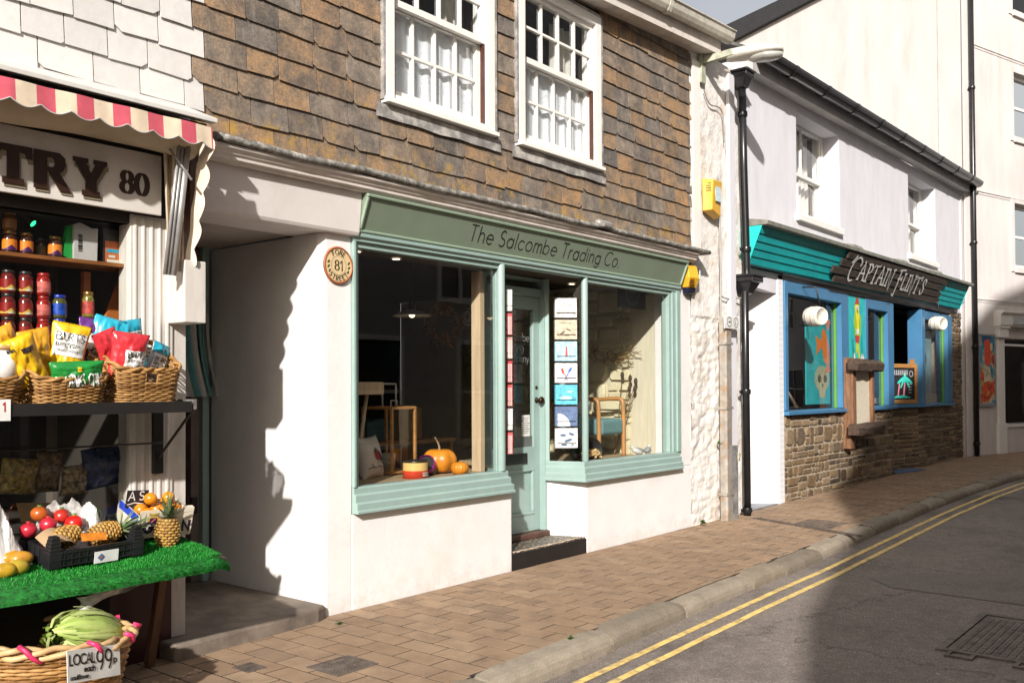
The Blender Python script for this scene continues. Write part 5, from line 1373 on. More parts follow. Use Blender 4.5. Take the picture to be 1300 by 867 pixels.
for z in (3.42, 5.75, 8.9): g.box(.33, 9, -.012, -.001, z - .05, z - .001)
g2 = gobj(g, 'string_course', cream_render_m)
g = MB(); g.box(-.004, -.001, .55, .57, 3, 11.3); gobj(g, 'crack_joint', M('joint_shadow', (.45, .4, .36), .9))
for k, (x0, x1, z0, z1) in enumerate(UW):
    f = MB(); fw = .08
    f.box(x0, x0 + fw, .1, .2, z0, z1).box(x1 - fw, x1, .1, .2, z0, z1).box(x0 + fw, x1 - fw, .1, .2, z0, z0 + fw).box(x0 + fw, x1 - fw, .1, .2, z1 - fw, z1).box(x0 + fw, x1 - fw, .12, .18, (z0 + z1) / 2 - .03, (z0 + z1) / 2 + .03)
    wn = gobj(f, 'window', white_paint_m, bevel=.004)
    s = MB(); s.box(x0 - .14, x0 - .001, -.025, -.002, z0 - .1, z1 + .1).box(x1 + .001, x1 + .14, -.025, -.002, z0 - .1, z1 + .1).box(x0, x1, -.025, -.002, z1 + .001, z1 + .1).box(x0 - .0, x1 + .0, -.06, .1, z0 - .12, z0 - .001)
    gobj(s, 'surround', cream_render_m, wn)
    p = MB(); p.poly([(x0 + fw, .15, z0 + fw), (x1 - fw, .15, z0 + fw), (x1 - fw, .15, z1 - fw), (x0 + fw, .15, z1 - fw)]); gobj(p, 'pane', glass_m, wn)
    r_ = MB(); r_.box(x0 - .3, x1 + .3, 1.6, 1.66, z0 - .3, z1 + .3); gobj(r_, 'dark_room', dark_room_m)
# shopfront
sf = MB(); sf.box(1.16, 1.48, -.07, .1, .0, .75).box(1.2, 1.45, -.05, .1, .751, 2.62).box(1.14, 1.5, -.12, .1, 2.62, 2.82).box(1.12, 1.52, -.15, .1, 2.82, 2.86)
gobj(sf, 'shopfront_pilaster', white_paint_m, bevel=.008)
sf = MB(); sf.prism([(.1, 2.86), (-.14, 2.865), (-.16, 2.9), (-.16, 3.12), (-.22, 3.16), (-.22, 3.2), (.1, 3.24)], 'x', 1.1, 8.9); gobj(sf, 'shopfront_fascia', white_paint_m, bevel=.006)
sg = MB(); sg.box(1.6, 2.95, -.185, -.162, 2.92, 3.1); sgo = gobj(sg, 'name_strip', M('strip_grey', (.5, .5, .5), .5))
sf = MB(); sf.box(1.49, 6, -.03, .1, .65, .72).box(1.49, 1.53, .0, .1, .721, 2.62).box(3.6, 3.66, .0, .1, .721, 2.62).box(1.53, 3.6, .02, .1, 2.45, 2.5); sfw = gobj(sf, 'shop_window', white_paint_m, bevel=.004)
sf = MB(); sf.poly([(1.53, .06, .72), (3.6, .06, .72), (3.6, .06, 2.62), (1.53, .06, 2.62)]); gobj(sf, 'pane', shop_glass_m, sfw)
sf = MB(); sf.box(1.49, 6, 3.2, 3.3, 0, 3).box(6, 6.1, .35, 3.3, 0, 3).box(1.4, 1.49, .35, 3.2, 0, 3).box(1.49, 6, .35, 3.2, 2.7, 2.76).box(1.49, 6, .35, 3.2, .3, .36); gobj(sf, 'shop_interior', brown_room_m)
GM = gal.matrix_basis.copy()
def gp(x, y, z): return GM @ Vector((x, y, z))
for k, (x, y, z) in enumerate(((1.72, .3, 2.5), (2.05, .4, 2.55))):
    q = gp(x, y, z)
    t = thing('spotlight', ['lit ceiling spotlight at the left edge inside the gallery window', 'lit ceiling spotlight further right inside the gallery window'][k], 'spotlight', q)
    g = MB(); g.lathe([(.03, .09), (.035, 0), (.028, -.01)], q, 12, (.2, -.3, 1), caps=False); g.build('housing', white_paint_m, t)
    g = MB(); g.lathe([(0, .005), (.033, .003)], q, 12, (.2, -.3, 1), caps=False); g.build('bulb', M('lit_bulb', (1, .82, .55), emis=9), t)
# framed abstract poster
t = thing('framed_poster', 'tall framed abstract poster in red, blue and yellow on the pale wall beside the drainpipe', 'poster', gp(.7, -.05, 1.9))
art, n_, l_, b_ = newmat('abstract_art')
vec = coords(n_, l_, (1, 1, 1)); nz = noise_tex(n_, l_, vec, 1.9, 3, .5)
rr = ramp(n_, l_, nz.outputs['Fac'], [(.3, (.03, .1, .3)), (.4, (.02, .25, .33)), (.46, (.6, .5, .3)), (.52, (.62, .12, .03)), (.58, (.5, .02, .02)), (.64, (.55, .4, .05)), (.72, (.04, .05, .05))])
nz2 = noise_tex(n_, l_, vec, 6, 4); r2 = ramp(n_, l_, nz2.outputs[0], [(.3, (.5,) * 3), (.7, (1.3,) * 3)])
l_.new(mixc(n_, l_, 1., rr.outputs[0], r2.outputs[0], 'MULTIPLY'), b_.inputs['Base Color'])
R_ = Matrix.Rotation(rad(-16.5), 3, 'Z')
q0 = on_y(1240, 425, -.2)
g = MB(); x0, x1, z0, z1 = .4, 1.06, 1.13, 2.68
def gbox(g, x0, x1, y0, y1, z0, z1): g.add([gp(x, y, z) for z in (z0, z1) for y in (y0, y1) for x in (x0, x1)], [(0, 2, 3, 1), (4, 5, 7, 6), (0, 1, 5, 4), (2, 6, 7, 3), (0, 4, 6, 2), (1, 3, 7, 5)]); return g
gbox(g, x0, x1, -.06, -.002, z0, z0 + .06); gbox(g, x0, x1, -.06, -.002, z1 - .04, z1); gbox(g, x0, x0 + .04, -.06, -.002, z0 + .0605, z1 - .0405); gbox(g, x1 - .04, x1, -.06, -.002, z0 + .0605, z1 - .0405)
g.build('frame', M('frame_grey', (.25, .27, .3), .4), t)
g = MB(); gbox(g, x0 + .04, x1 - .04, -.045, -.002, z0 + .06, z1 - .04); g.build('print', art, t)
pg = plane(gp(x0 + .04, -.046, z0 + .06), R_ @ Vector((1, 0, 0)), (0, 0, 1))
paint('red_figure', (.7, .08, .03), [[(.2, .85), (.42, .8), (.46, 1.2), (.36, 1.4), (.18, 1.35)]], t, pg, .001)
paint('red_disc', (.7, .08, .03), [ell(.2, .3, .12, .12)], t, pg, .001)
paint('cream_patch', (.65, .55, .35), [[(.15, .45), (.45, .5), (.4, .78), (.18, .82)], ell(.46, 1.22, .05, .09)], t, pg, .003)
g = MB(); strokes(g, [[(.18, .7), (.24, .76), (.22, .66), (.3, .72), (.28, .62)], [(.26, .6), (.34, .66), (.4, .58)], [(.2, .62), (.3, .58)]], pg, .012, lift=.005); g.build('scribble', letter_black_m, t)
a, b, c = gp(.16, -.1, 11.3), gp(.17, -.1, 5.0), gp(.19, -.1, .06)
downpipe('downpipe', 'tall thin black drainpipe down the corner of the pale building', [tuple(a), tuple(b), tuple(c)], .055, (10.2, 7.9, 5.75, 4.6, 2.4, .35))

# ------------------------------------------------------------------ houses across the street (they shade the bend and show in the glass)
opp_m = M('opposite_render', (.22, .2, .19), .8, .06, 2)
def opposite(name, label, prof, depth, wins, mat, y=-7.0):
    t = thing(name, label, 'house', (sum(p[0] for p in prof) / len(prof), y - .5, 0))
    g = MB(); g.prism(prof, 'y', y - depth, y); g.build('wall', mat, t)
    for (x0, x1, z0, z1) in wins:
        f = MB(); w_ = .09
        f.box(x0, x1, y + .001, y + .06, z0, z0 + w_).box(x0, x1, y + .001, y + .06, z1 - w_, z1).box(x0, x0 + w_, y + .001, y + .06, z0 + w_, z1 - w_).box(x1 - w_, x1, y + .001, y + .06, z0 + w_, z1 - w_)
        f.box((x0 + x1) / 2 - .03, (x0 + x1) / 2 + .03, y + .001, y + .05, z0 + w_, z1 - w_)
        f.box(x0 + w_, (x0 + x1) / 2 - .031, y + .001, y + .05, (z0 + z1) / 2 - .03, (z0 + z1) / 2 + .03).box((x0 + x1) / 2 + .031, x1 - w_, y + .001, y + .05, (z0 + z1) / 2 - .03, (z0 + z1) / 2 + .03)
        fo = f.build('window', white_paint_m, t)
        p = MB(); p.box(x0 + w_, x1 - w_, y + .002, y + .012, z0 + w_, z1 - w_); p.build('pane', M('far_pane', (.02, .025, .03), .08), fo)
    return t
opposite('gabled_house', 'grey rendered gabled house across the street, seen only as a reflection', [(-5.6, -.2), (21, -.2), (21, 9.9), (7.6, 9.8), (1.1, 8.15), (-.6, 7.35), (-2.2, 6.5), (-2.8, 5.3), (-4.1, 4.7), (-5.0, 4.3), (-5.6, 3.75)], 5,
         [(-1, .2, 3.2, 4.6), (2, 3.2, 3.2, 4.6), (5, 6.2, 3.2, 4.6), (8.5, 9.7, 3.2, 4.6), (11, 12.2, 3.2, 4.6), (-3, -1.8, .9, 2.3), (1, 3.6, .5, 2.5), (5.2, 7.6, .5, 2.5), (9, 11.5, .5, 2.5)], M('opposite_grey', (.34, .33, .33), .85, .1, 2))
wh = opposite('white_house', 'sunlit white house round the bend of the street, reflected in the bar windows', [(0, -.2), (25, -.2), (25, 7.8), (0, 7.8)], 5,
         [(x, x + 1.2, 4.2, 5.7) for x in (1.5, 5, 8.5, 12, 15.5, 19, 22.5)] + [(x, x + 2.2, .6, 2.4) for x in (2, 7, 12, 17, 21.5)], M('opposite_white', (.68, .68, .68), .8, .04, 2), y=0.0)
wh.rotation_euler.z = rad(134); wh.location = Matrix.Rotation(rad(134), 3, 'Z') @ wh.location + Vector((46, -21, 0))
opposite('low_house', 'low rendered house across the street opposite the greengrocer, behind the camera', [(-26, -.2), (-10.2, -.2), (-10.2, 4.2), (-26, 4.2)], 5, [(-14, -12.8, 1, 2.4), (-18, -16.8, 1, 2.4)], opp_m)
ch_ = opposite('corner_house', 'grey rendered house across the street at the bend, reflected in the gallery window', [(0, -.2), (15, -.2), (15, 8.2), (0, 8.2)], 5, [(x, x + 1.2, 4.2, 5.7) for x in (2, 6, 10)] + [(2, 5, .6, 2.4), (8, 11, .6, 2.4)], M('opposite_brown', (.2, .17, .15), .85, .1, 2), y=0.0)
ch_.rotation_euler.z = rad(-16.5); ch_.location = Matrix.Rotation(rad(-16.5), 3, 'Z') @ ch_.location + Vector((21.1, -7.2, 0))

# ------------------------------------------------------------------ greengrocer's shop at the left edge
gro = thing('greengrocer_shop', 'greengrocer shop with white slates, cream sign board and crowded window', 'shop', (-2.2, .5, 0))
g = MB(); hung_slates(g, -4.4, -1.003, 3.085, 5.5, seed=14, raggedR=.085, wid=.27); g.build('white_slates', white_slate_m, gro)
g = MB(); g.box(-4.4, -.985, 0, .3, 2.5, 5.5); g.build('upper_wall', dark_room_m, gro)
# sign board
sbp = plane((-3.3, -.082, 2.56), (1, 0, 0), (0, .03, 1))
g = MB(); g.prism([(-.06, 2.555), (-.083, 2.555), (-.083, 2.9), (-.06, 2.9)], 'x', -4.4, -1.235); sb = g.build('sign_board', M('sign_cream', (.62, .58, .53), .45, .06, 4, dirt=(.45, .4, .33), dirt_amt=.4, dscale=5), gro, bevel=.003)
def slab(mb, polys, x, z, s, h=.0):
    for P in polys:
        mb.loft([[(x + a * s, -.084, z + b * s) for a, b in P], [(x + a * s, -.09 - h, z + b * s) for a, b in P]])
T_ = [[(.0, 1), (1, 1), (1, .7), (.86, .7), (.82, .83), (.66, .83), (.66, .16), (.78, .16), (.78, 0), (.22, 0), (.22, .16), (.34, .16), (.34, .83), (.18, .83), (.14, .7), (0, .7)]]
Rr = [[(0, 1), (.1, 1), (.1, 0), (.0, 0)], [(.1, 1), (.36, 1), (.36, 0), (.1, 0)], [(.36, 1), (.7, 1), (.86, .88), (.88, .7), (.8, .54), (.7, .48), (.36, .48), (.36, .6), (.52, .6), (.58, .68), (.58, .78), (.52, .86), (.36, .86)], [(.4, .48), (.7, .48), (.98, .1), (1.02, 0), (.72, 0)]]
Y_ = [[(.0, 1), (.44, 1), (.44, .88), (.38, .88), (.52, .6), (.66, .88), (.6, .88), (.6, 1), (1.0, 1), (1.0, .88), (.94, .88), (.68, .42), (.68, .14), (.78, .14), (.78, 0), (.26, 0), (.26, .14), (.36, .14), (.36, .42), (.06, .88), (0, .88)]]
zb, sH = 2.6, .2
shm = M('letter_shadow', (.25, .2, .13), .5); brm = M('letter_brown', (.035, .015, .009), .35)
shd = MB(); let = MB()
for G_, x0 in ((T_, -2.15), (Rr, -1.955), (Y_, -1.752)):
    slab(shd, G_, x0 + .012, zb - .014, sH * .93); 
    for P in G_: let.loft([[(x0 + a * sH * .93, -.0905, zb + b * sH) for a, b in P], [(x0 + a * sH * .93, -.098, zb + b * sH) for a, b in P]])
shd.build('letter_shadow', shm, sb); let.build('lettering', brm, sb)
g = MB(); write(g, '80', plane((-1.475, -.084, 2.655), (1, 0, 0), (0, 0, 1)), .118, .034, nib=(0, .3), gap=.22, maxw=.15); g.build('number', brm, sb)
# pilaster, console, stall riser, window opening
fl = MB()
for k in range(5): fl.tube([(-1.355 + .05 * k, .0, .5), (-1.355 + .05 * k, .0, 2.54)], .02, 8, caps=False)
fl.box(-1.385, -1.12, -.012, .12, .44, 2.555)
worn_white = M('worn_white_paint', (.6, .565, .52), .5, .08, 5, .1, 40, .004, stretch=(2, 2, .5), dirt=(.36, .3, .24), dirt_amt=.5, dscale=4)
fl.build('pilaster', worn_white, gro, bevel=.004)
g = MB(); g.box(-1.16, -1.02, -.2, .0, 1.94, 2.3); g.build('console_box', worn_white, gro, bevel=.006)
g = MB(); g.box(-1.075, -1.04, -.12, .0, 2.301, 3.06); g.build('console_edge', M('brown_edge', (.1, .05, .035), .6, .3, 8), gro)
g = MB(); g.box(-1.12, -1.03, .0, .05, .1, 2.6); g.build('corner_board', worn_white, gro)
g = MB(); g.box(-4.4, -1.124, -.006, .12, -.1, .439); g.build('stall_riser', M('maroon_paint', (.055, .012, .014), .4, .25, 3, .1, 20), gro)
g = MB(); g.box(-4.4, -1.386, .0, .12, .44, .72).box(-4.4, -1.386, .02, .1, 2.5, 2.56); g.build('window_frame', M('dark_brown_frame', (.04, .02, .012), .5), gro)
g = MB(); g.poly([(-4.4, .03, .72), (-1.386, .03, .72), (-1.386, .03, 2.5), (-4.4, .03, 2.5)]); g.build('shop_glass', glassmat('grocer_glass', (.9, .92, .9), 1.3), gro)
room(gro, -4.4, -1.12, .121, 2.2, .7, 2.54, dark_room_m, 'shop_interior')
shw = M('shelf_wood', (.3, .11, .03), .4, .3, 3, .1, 20, .003, stretch=(1, 8, 1))
g = MB(); g.box(-3.4, -1.22, .06, .32, 2.255, 2.275).box(-3.4, -1.62, .06, .32, 1.795, 1.815); g.build('shelf', shw, gro)
g = MB(); g.prism([(-1.4, 1.9), (-1.25, 1.9), (-1.22, 2.24), (-1.27, 2.24)], 'y', .3, .33); g.box(-1.5, -1.46, .3, .34, 1.7, 2.24); g.build('orange_board', M('orange_board', (.5, .14, .03), .5), gro)
t = thing('green_lamp', 'small green-lit spot lamp hanging at the top of the greengrocer window', 'spotlight', (-1.85, .12, 2.5))
pq = on_y(42, 284, .2)
g = MB(); g.lathe([(.0, -.07), (.022, -.065), (.026, 0), (.018, .0)], pq, 12, (.5, -.6, -.6)); g.tube([pq, pq + Vector((-.06, .02, .09))], .01, 6); g.build('housing', black_metal_m, t)
g = MB(); g.lathe([(0, .002), (.018, .001)], pq, 12, (.5, -.6, -.6), caps=False); g.build('bulb', M('green_bulb', (.02, 1, .2), emis=4), t)

# jars and packs on the shelves
def jar(p, r, h, body, lid, band, label, group, proto={}):
    key = (r, h, body.name, lid.name, band.name)
    if key in proto: return dup(proto[key], p, label)
    t = thing('jar', label, 'jar', p, group)
    x, y, z = p
    g = MB(); g.lathe([(0, 0), (r * .92, 0), (r, h * .06), (r, h * .72), (r * .8, h * .84), (r * .78, h * .86), (0, h * .86)], p, 18); g.build('glass_body', body, t)
    g = MB(); g.lathe([(0, h * .861), (r * .84, h * .861), (r * .86, h * .88), (r * .86, h * .98), (r * .8, h), (0, h)], p, 18); g.build('lid', lid, t)
    g = MB(); g.lathe([(r * 1.012, h * .14), (r * 1.012, h * .62)], p, 18, caps=False); g.build('paper_label', band, t)
    proto[key] = t
    return t
def two_tone(name, a, b_col, c, zs):
    mt, n, l, b = newmat(name); vec = coords(n, l); sp = N(n, 'ShaderNodeSeparateXYZ'); l.new(vec, sp.inputs[0])
    wv = N(n, 'ShaderNodeMath', operation='PINGPONG'); wv.inputs[1].default_value = .03; l.new(sp.outputs[0], wv.inputs[0])
    ml = N(n, 'ShaderNodeMath', operation='MULTIPLY_ADD'); ml.inputs[1].default_value = .8; l.new(wv.outputs[0], ml.inputs[0]); l.new(sp.outputs[2], ml.inputs[2])
    r = ramp(n, l, ml.outputs[0], [(0, a)], 'CONSTANT')
    mr = N(n, 'ShaderNodeMapRange'); mr.inputs[1].default_value = zs[0]; mr.inputs[2].default_value = zs[3]; l.new(ml.outputs[0], mr.inputs[0])
    r = ramp(n, l, mr.outputs[0], [(0, a), ((zs[1] - zs[0]) / (zs[3] - zs[0]), b_col), ((zs[2] - zs[0]) / (zs[3] - zs[0]), c)], 'CONSTANT')
    l.new(r.outputs[0], b.inputs['Base Color']); b.inputs['Roughness'].default_value = .35
    return mt
dark_glass = M('sauce_dark', (.05, .015, .008), .08, .2, 20); red_glass = M('sauce_red', (.27, .012, .008), .1, .2, 20); olive_glass = M('olives', (.22, .17, .03), .15, .5, 60)
gold_lid = M('gold_lid', (.3, .16, .05), .3, metal=.6); blk_lid = M('black_lid', (.02, .015, .015), .35); blue_lid = M('blue_lid', (.01, .03, .35), .35); red_lid = M('red_lid', (.3, .01, .01), .35)
purp_band = two_tone('purple_orange_label', (.06, .01, .09), (.06, .01, .09), (.75, .22, .02), (2.275, 2.29, 2.32, 2.4))
red_band = two_tone('red_white_label', (.72, .68, .6), (.6, .4, .06), (.25, .012, .01), (1.83, 1.848, 1.862, 1.9))
olive_band = M('red_cream_label', (.5, .06, .05), .5, .6, 30); blue_band = M('blue_label', (.01, .06, .4), .4, .5, 30)
Z1, Z2 = 2.2755, 1.8155
for k, (px, lb) in enumerate(((12, 'purple and orange labelled curry sauce jar under another jar on the upper shelf'), (33, 'purple and orange labelled sauce jar second from left on the upper shelf'), (70, 'purple and orange labelled sauce jar beside the white carton on the upper shelf'))):
    p = on_y(px, 320, .14); jar((p.x, .14, Z1), .036, .12, dark_glass, gold_lid, purp_band, lb, 'curry sauce jars on the upper shelf')
p = on_y(12, 290, .14); jar((p.x, .14, Z1 + .1205), .034, .1, M('sauce_amber', (.14, .05, .01), .1), gold_lid, M('amber_label', (.25, .1, .02), .5), 'amber jar stacked on top of a curry sauce jar on the upper shelf', 'curry sauce jars on the upper shelf')
p = on_y(52, 320, .2); jar((p.x, .2, Z1), .03, .11, dark_glass, blk_lid, M('dim_label', (.1, .08, .02), .5), 'small dark jar set back between the purple labelled jars', 'curry sauce jars on the upper shelf')
ws = ['bottom', 'middle', 'upper']
for c_, (px, nm, body, lid, band) in enumerate(((10, 'leftmost column of dark red pepper jars', M('peppers_dark', (.13, .012, .01), .1, .5, 30), blk_lid, red_band), (32, 'second column of dark red pepper jars', M('peppers_dark', (.2, .015, .012)), blk_lid, red_band), (55, 'column of bright red sauce jars', red_glass, red_lid, M('white_red_label', (.6, .12, .1), .5, .8, 20)))):
    p = on_y(px, 400, .14)
    for q in range(3): jar((p.x, .14, Z2 + .1245 * q), .037, .124, body, lid, band, f'{ws[q]} jar in the {nm} on the lower shelf', 'stacked red jars on the lower shelf')
p = on_y(75, 400, .14)
for q in range(2): jar((p.x, .14, Z2 + .131 * q), .04, .13, M('olive_dark', (.08, .08, .02), .1, .4, 40), blue_lid, blue_band, ['blue lidded olive jar at the bottom of its stack', 'blue lidded olive jar on top of its stack'][q], 'blue lidded olive jars')
p = on_y(112, 400, .14)
for q in range(2): jar((p.x, .14, Z2 + .1455 * q - .02 * 0), .032, .145, olive_glass, gold_lid, olive_band, ['slim green olive jar at the bottom of its stack', 'slim green olive jar on top of its stack'][q], 'slim olive jars')
p = on_y(132, 405, .16); jar((p.x, .16, Z2), .032, .1451, olive_glass, gold_lid, olive_band, 'single short olive jar beside the slim olive jar stack', 'slim olive jars')
t = thing('carton', 'white carton with a bar code and green side standing on the upper shelf', 'carton', (on_y(103, 325, .14).x, .14, Z1))
xa, xb = on_y(92, 320, .12).x, on_y(121, 320, .12).x
g = MB(); g.prism([(xa, Z1), (xb, Z1), (xb + .005, Z1 + .19), (xb - .03, Z1 + .185), (xa + .03, Z1 + .21), (xa, Z1 + .195)], 'y', .1, .17); g.build('box', M('carton_white', (.5, .48, .48), .6, .05, 9), t)
g = MB()
for q in range(9): g.box(xa + .022, xa + .045, .0975, .0992, Z1 + .05 + .0105 * q, Z1 + .055 + .0105 * q + .002 * (q % 3))
g.build('bar_code', letter_black_m, t)
g = MB(); g.prism([(xa - .055, Z1 + .02), (xa - .002, Z1), (xa - .002, Z1 + .195), (xa - .02, Z1 + .19)], 'y', .12, .165); g.build('green_side', M('carton_green', (.01, .3, .05), .6), t)
t = thing('cookbook_pack', 'orange and black food pack with a white bowl picture on the upper shelf', 'packet', (on_y(153, 330, .14).x, .14, Z1))
xa, xb = on_y(131, 330, .12).x, on_y(174, 330, .12).x
g = MB(); g.box(xa, xb, .12, .16, Z1, Z1 + .2); g.build('box', M('pack_black', (.015, .012, .012), .4), t)
pk = plane((xa, .1195, Z1), (1, 0, 0), (0, 0, 1)); wk = xb - xa
paint('orange_panel', (.5, .12, .03), [[(.01, .01), (wk - .01, .01), (wk - .01, .13), (.01, .13)]], t, pk, .001)
paint('blue_band', (.02, .3, .45), [[(.02, .065), (wk * .6, .065), (wk * .6, .085), (.02, .085)]], t, pk, .002)
paint('bowl_picture', (.62, .6, .5), [ell(wk * .75, .055, .045, .05), [(.03, .035), (.07, .035), (.07, .05), (.03, .05)], [(.02, .008), (.09, .008), (.09, .025), (.02, .025)]], t, pk, .003)
# dim goods in the lower part of the window
lo = [((20, 600), (.3, .2, .05), 'clear bag of pale pasta shells low in the greengrocer window'), ((57, 597), (.16, .1, .05), 'clear bag of dried fruit tied with a yellow tag low in the greengrocer window'), ((93, 600), (.3, .22, .12), 'bag of beige nuts low in the greengrocer window'), ((130, 590), (.01, .025, .1), 'large dark blue sack low in the greengrocer window')]
# ------------------------------------------------------------------ awning
aw = thing('awning', 'retracted awning with red and cream striped scalloped valance and side flap', 'awning', (-1.8, -.2, 3.1))
g = MB(); g.prism([(-.01, 3.2), (-.02, 3.25), (-.38, 3.1), (-.38, 3.075), (-.3, 3.085), (-.02, 3.19)], 'x', -4.4, -1.06); g.build('hood', M('hood_white', (.6, .58, .55), .5, .05, 6, dirt=(.4, .36, .3), dirt_amt=.5), aw, bevel=.003)
g = MB(); g.box(-4.4, -1.1, -.33, -.05, 3.02, 3.07); g.build('gap_shade', black_metal_m, aw)  # black block standing in for the shade in the gap under the hood
# fabric stripes: real woven red and cream bands
smt, n_, l_, b_ = newmat('striped_canvas')
vec = coords(n_, l_); sp = N(n_, 'ShaderNodeSeparateXYZ'); l_.new(vec, sp.inputs[0])
md = N(n_, 'ShaderNodeMath', operation='PINGPONG'); md.inputs[1].default_value = .0965; l_.new(sp.outputs[0], md.inputs[0])
rr = ramp(n_, l_, md.outputs[0], [(0, (.66, .54, .4)), (.0483, (.52, .085, .12))], 'CONSTANT')
nz = noise_tex(n_, l_, vec, 12, 6); r2 = ramp(n_, l_, nz.outputs[0], [(.3, (.82,) * 3), (.7, (1.06,) * 3)])
l_.new(mixc(n_, l_, 1., rr.outputs[0], r2.outputs[0], 'MULTIPLY'), b_.inputs['Base Color']); b_.inputs['Roughness'].default_value = .85
PER = .193
def val(u, v):
    x = -4.4 + 3.3 * u
    ph = (abs(x) % PER) / PER; sc = abs(math.sin(PI * ((abs(x) / (PER * .76)) % 1)))
    z0 = 2.945 - .03 * sc
    return (x, -.39 - .012 * (1 - v) + .006 * math.sin(x * 21), 3.04 * v + z0 * (1 - v))
g = MB(); g.grid(val, 330, 5); g.build('valance', smt, aw)
canvas_m = M('cream_canvas', (.55, .46, .34), .9, .12, 3, .3, 14, .01, dirt=(.35, .29, .2), dirt_amt=.4)
g = MB(); g.tube([val(k / 330, 0) for k in range(331)], .004, 5); g.build('scallop_binding', M('grey_binding', (.38, .38, .36), .8), aw)
def und(u, v):
    x = -4.4 + 3.28 * u
    return (x, -.375 + .28 * v, 3.02 - .1 * v - .07 * math.sin(v * PI) * (1 + .3 * math.sin(x * 5)))
g = MB(); g.grid(und, 60, 10); g.build('canopy', canvas_m, aw)
# side flap with scalloped edge, aluminium arm and gathered curtain
p_t, p_b = on_x(252, 178, -1.1), on_x(232, 342, -1.1)
def flap(u, v):
    t = 1 - v
    base = p_t.lerp(p_b, t); n_sc = 4.6
    out = (.04 + .05 * abs(math.sin(PI * n_sc * t))) * (1.25 - .5 * t)
    return (-1.1 + .004 * math.sin(t * 20), base.y - .02 + .0 - (out + .05) * u, base.z + .01 * u)
g = MB(); g.grid(flap, 3, 70); g.build('side_flap', M('flap_cream', (.72, .62, .5), .9, .06, 8), aw)
arm_m = M('aluminium', (.36, .35, .34), .4, .1, 10, metal=.4)
g = MB(); a_, b_2 = on_y(243, 180, -.28), on_y(222, 350, -.2)
for d in (0, .03, .052): g.tube([(a_.x - .02 - d, a_.y, a_.z), (b_2.x - .01 - d, b_2.y, b_2.z)], .011 if d else .02, 6)
g.tube([on_y(205, 175, -.2), on_y(243, 228, -.34)], .008, 6); g.build('folding_arm', arm_m, aw)
def cur(u, v):
    px = 207 + 30 * u - (10 * (1 - v)) * (1 - u) * 0; w_ = .55 + .45 * v
    p = on_y(222 + (px - 222) * w_, 345 - 160 * v, -.16 - .03 * math.sin(u * 6 * PI) * (.4 + .6 * v))
    return p
g = MB(); g.grid(cur, 40, 10); g.build('gathered_curtain', canvas_m, aw)

# ------------------------------------------------------------------ wire shelf with baskets of crisps
sh = thing('metal_shelf', 'black metal shelf on brackets across the greengrocer window', 'shelf', (-1.8, -.2, 1.44))
g = MB(); g.box(-3.0, -1.26, -.43, -.02, 1.455, 1.478).box(-3.0, -1.26, -.44, -.43, 1.43, 1.49); g.build('tray', black_metal_m, sh)
g = MB(); g.box(-1.245, -1.225, -.43, -.02, 1.445, 1.5); g.build('end_lip', M('scuffed_grey', (.2, .19, .18), .5, .4, 9), sh)
g = MB(); g.box(-1.26, -1.2, -.05, -.02, 1.07, 1.45); g.tube([(-1.235, -.42, 1.45), (-1.235, -.04, 1.15)], .009, 6); g.tube([(-3, -.1, 1.25), (-1.23, -.1, 1.25)], .006, 6); g.build('bracket', black_metal_m, sh, bevel=.01)
p = on_y(6, 522, -.445)
t = thing('price_card', 'small white price card with red writing clipped to the black shelf edge', 'price card', (p.x, p.y, p.z - .05))
g = MB(); g.box(p.x - .05, p.x + .025, -.448, -.445, p.z - .045, p.z + .055); g.build('card', M('card_white', (.75, .75, .72), .6), t)
g = MB(); write(g, '1', plane((p.x - .01, -.449, p.z), (1, 0, 0), (0, 0, 1)), .04, .006); g.build('lettering', M('red_ink', (.5, .02, .03), .6), t)
wick = island_mat('wicker', [(0, (.2, .09, .025)), (.4, (.36, .19, .06)), (.75, (.46, .26, .095)), (1, (.26, .13, .04))], rough=.55, nscale=40, namt=.3, bmp=.2)
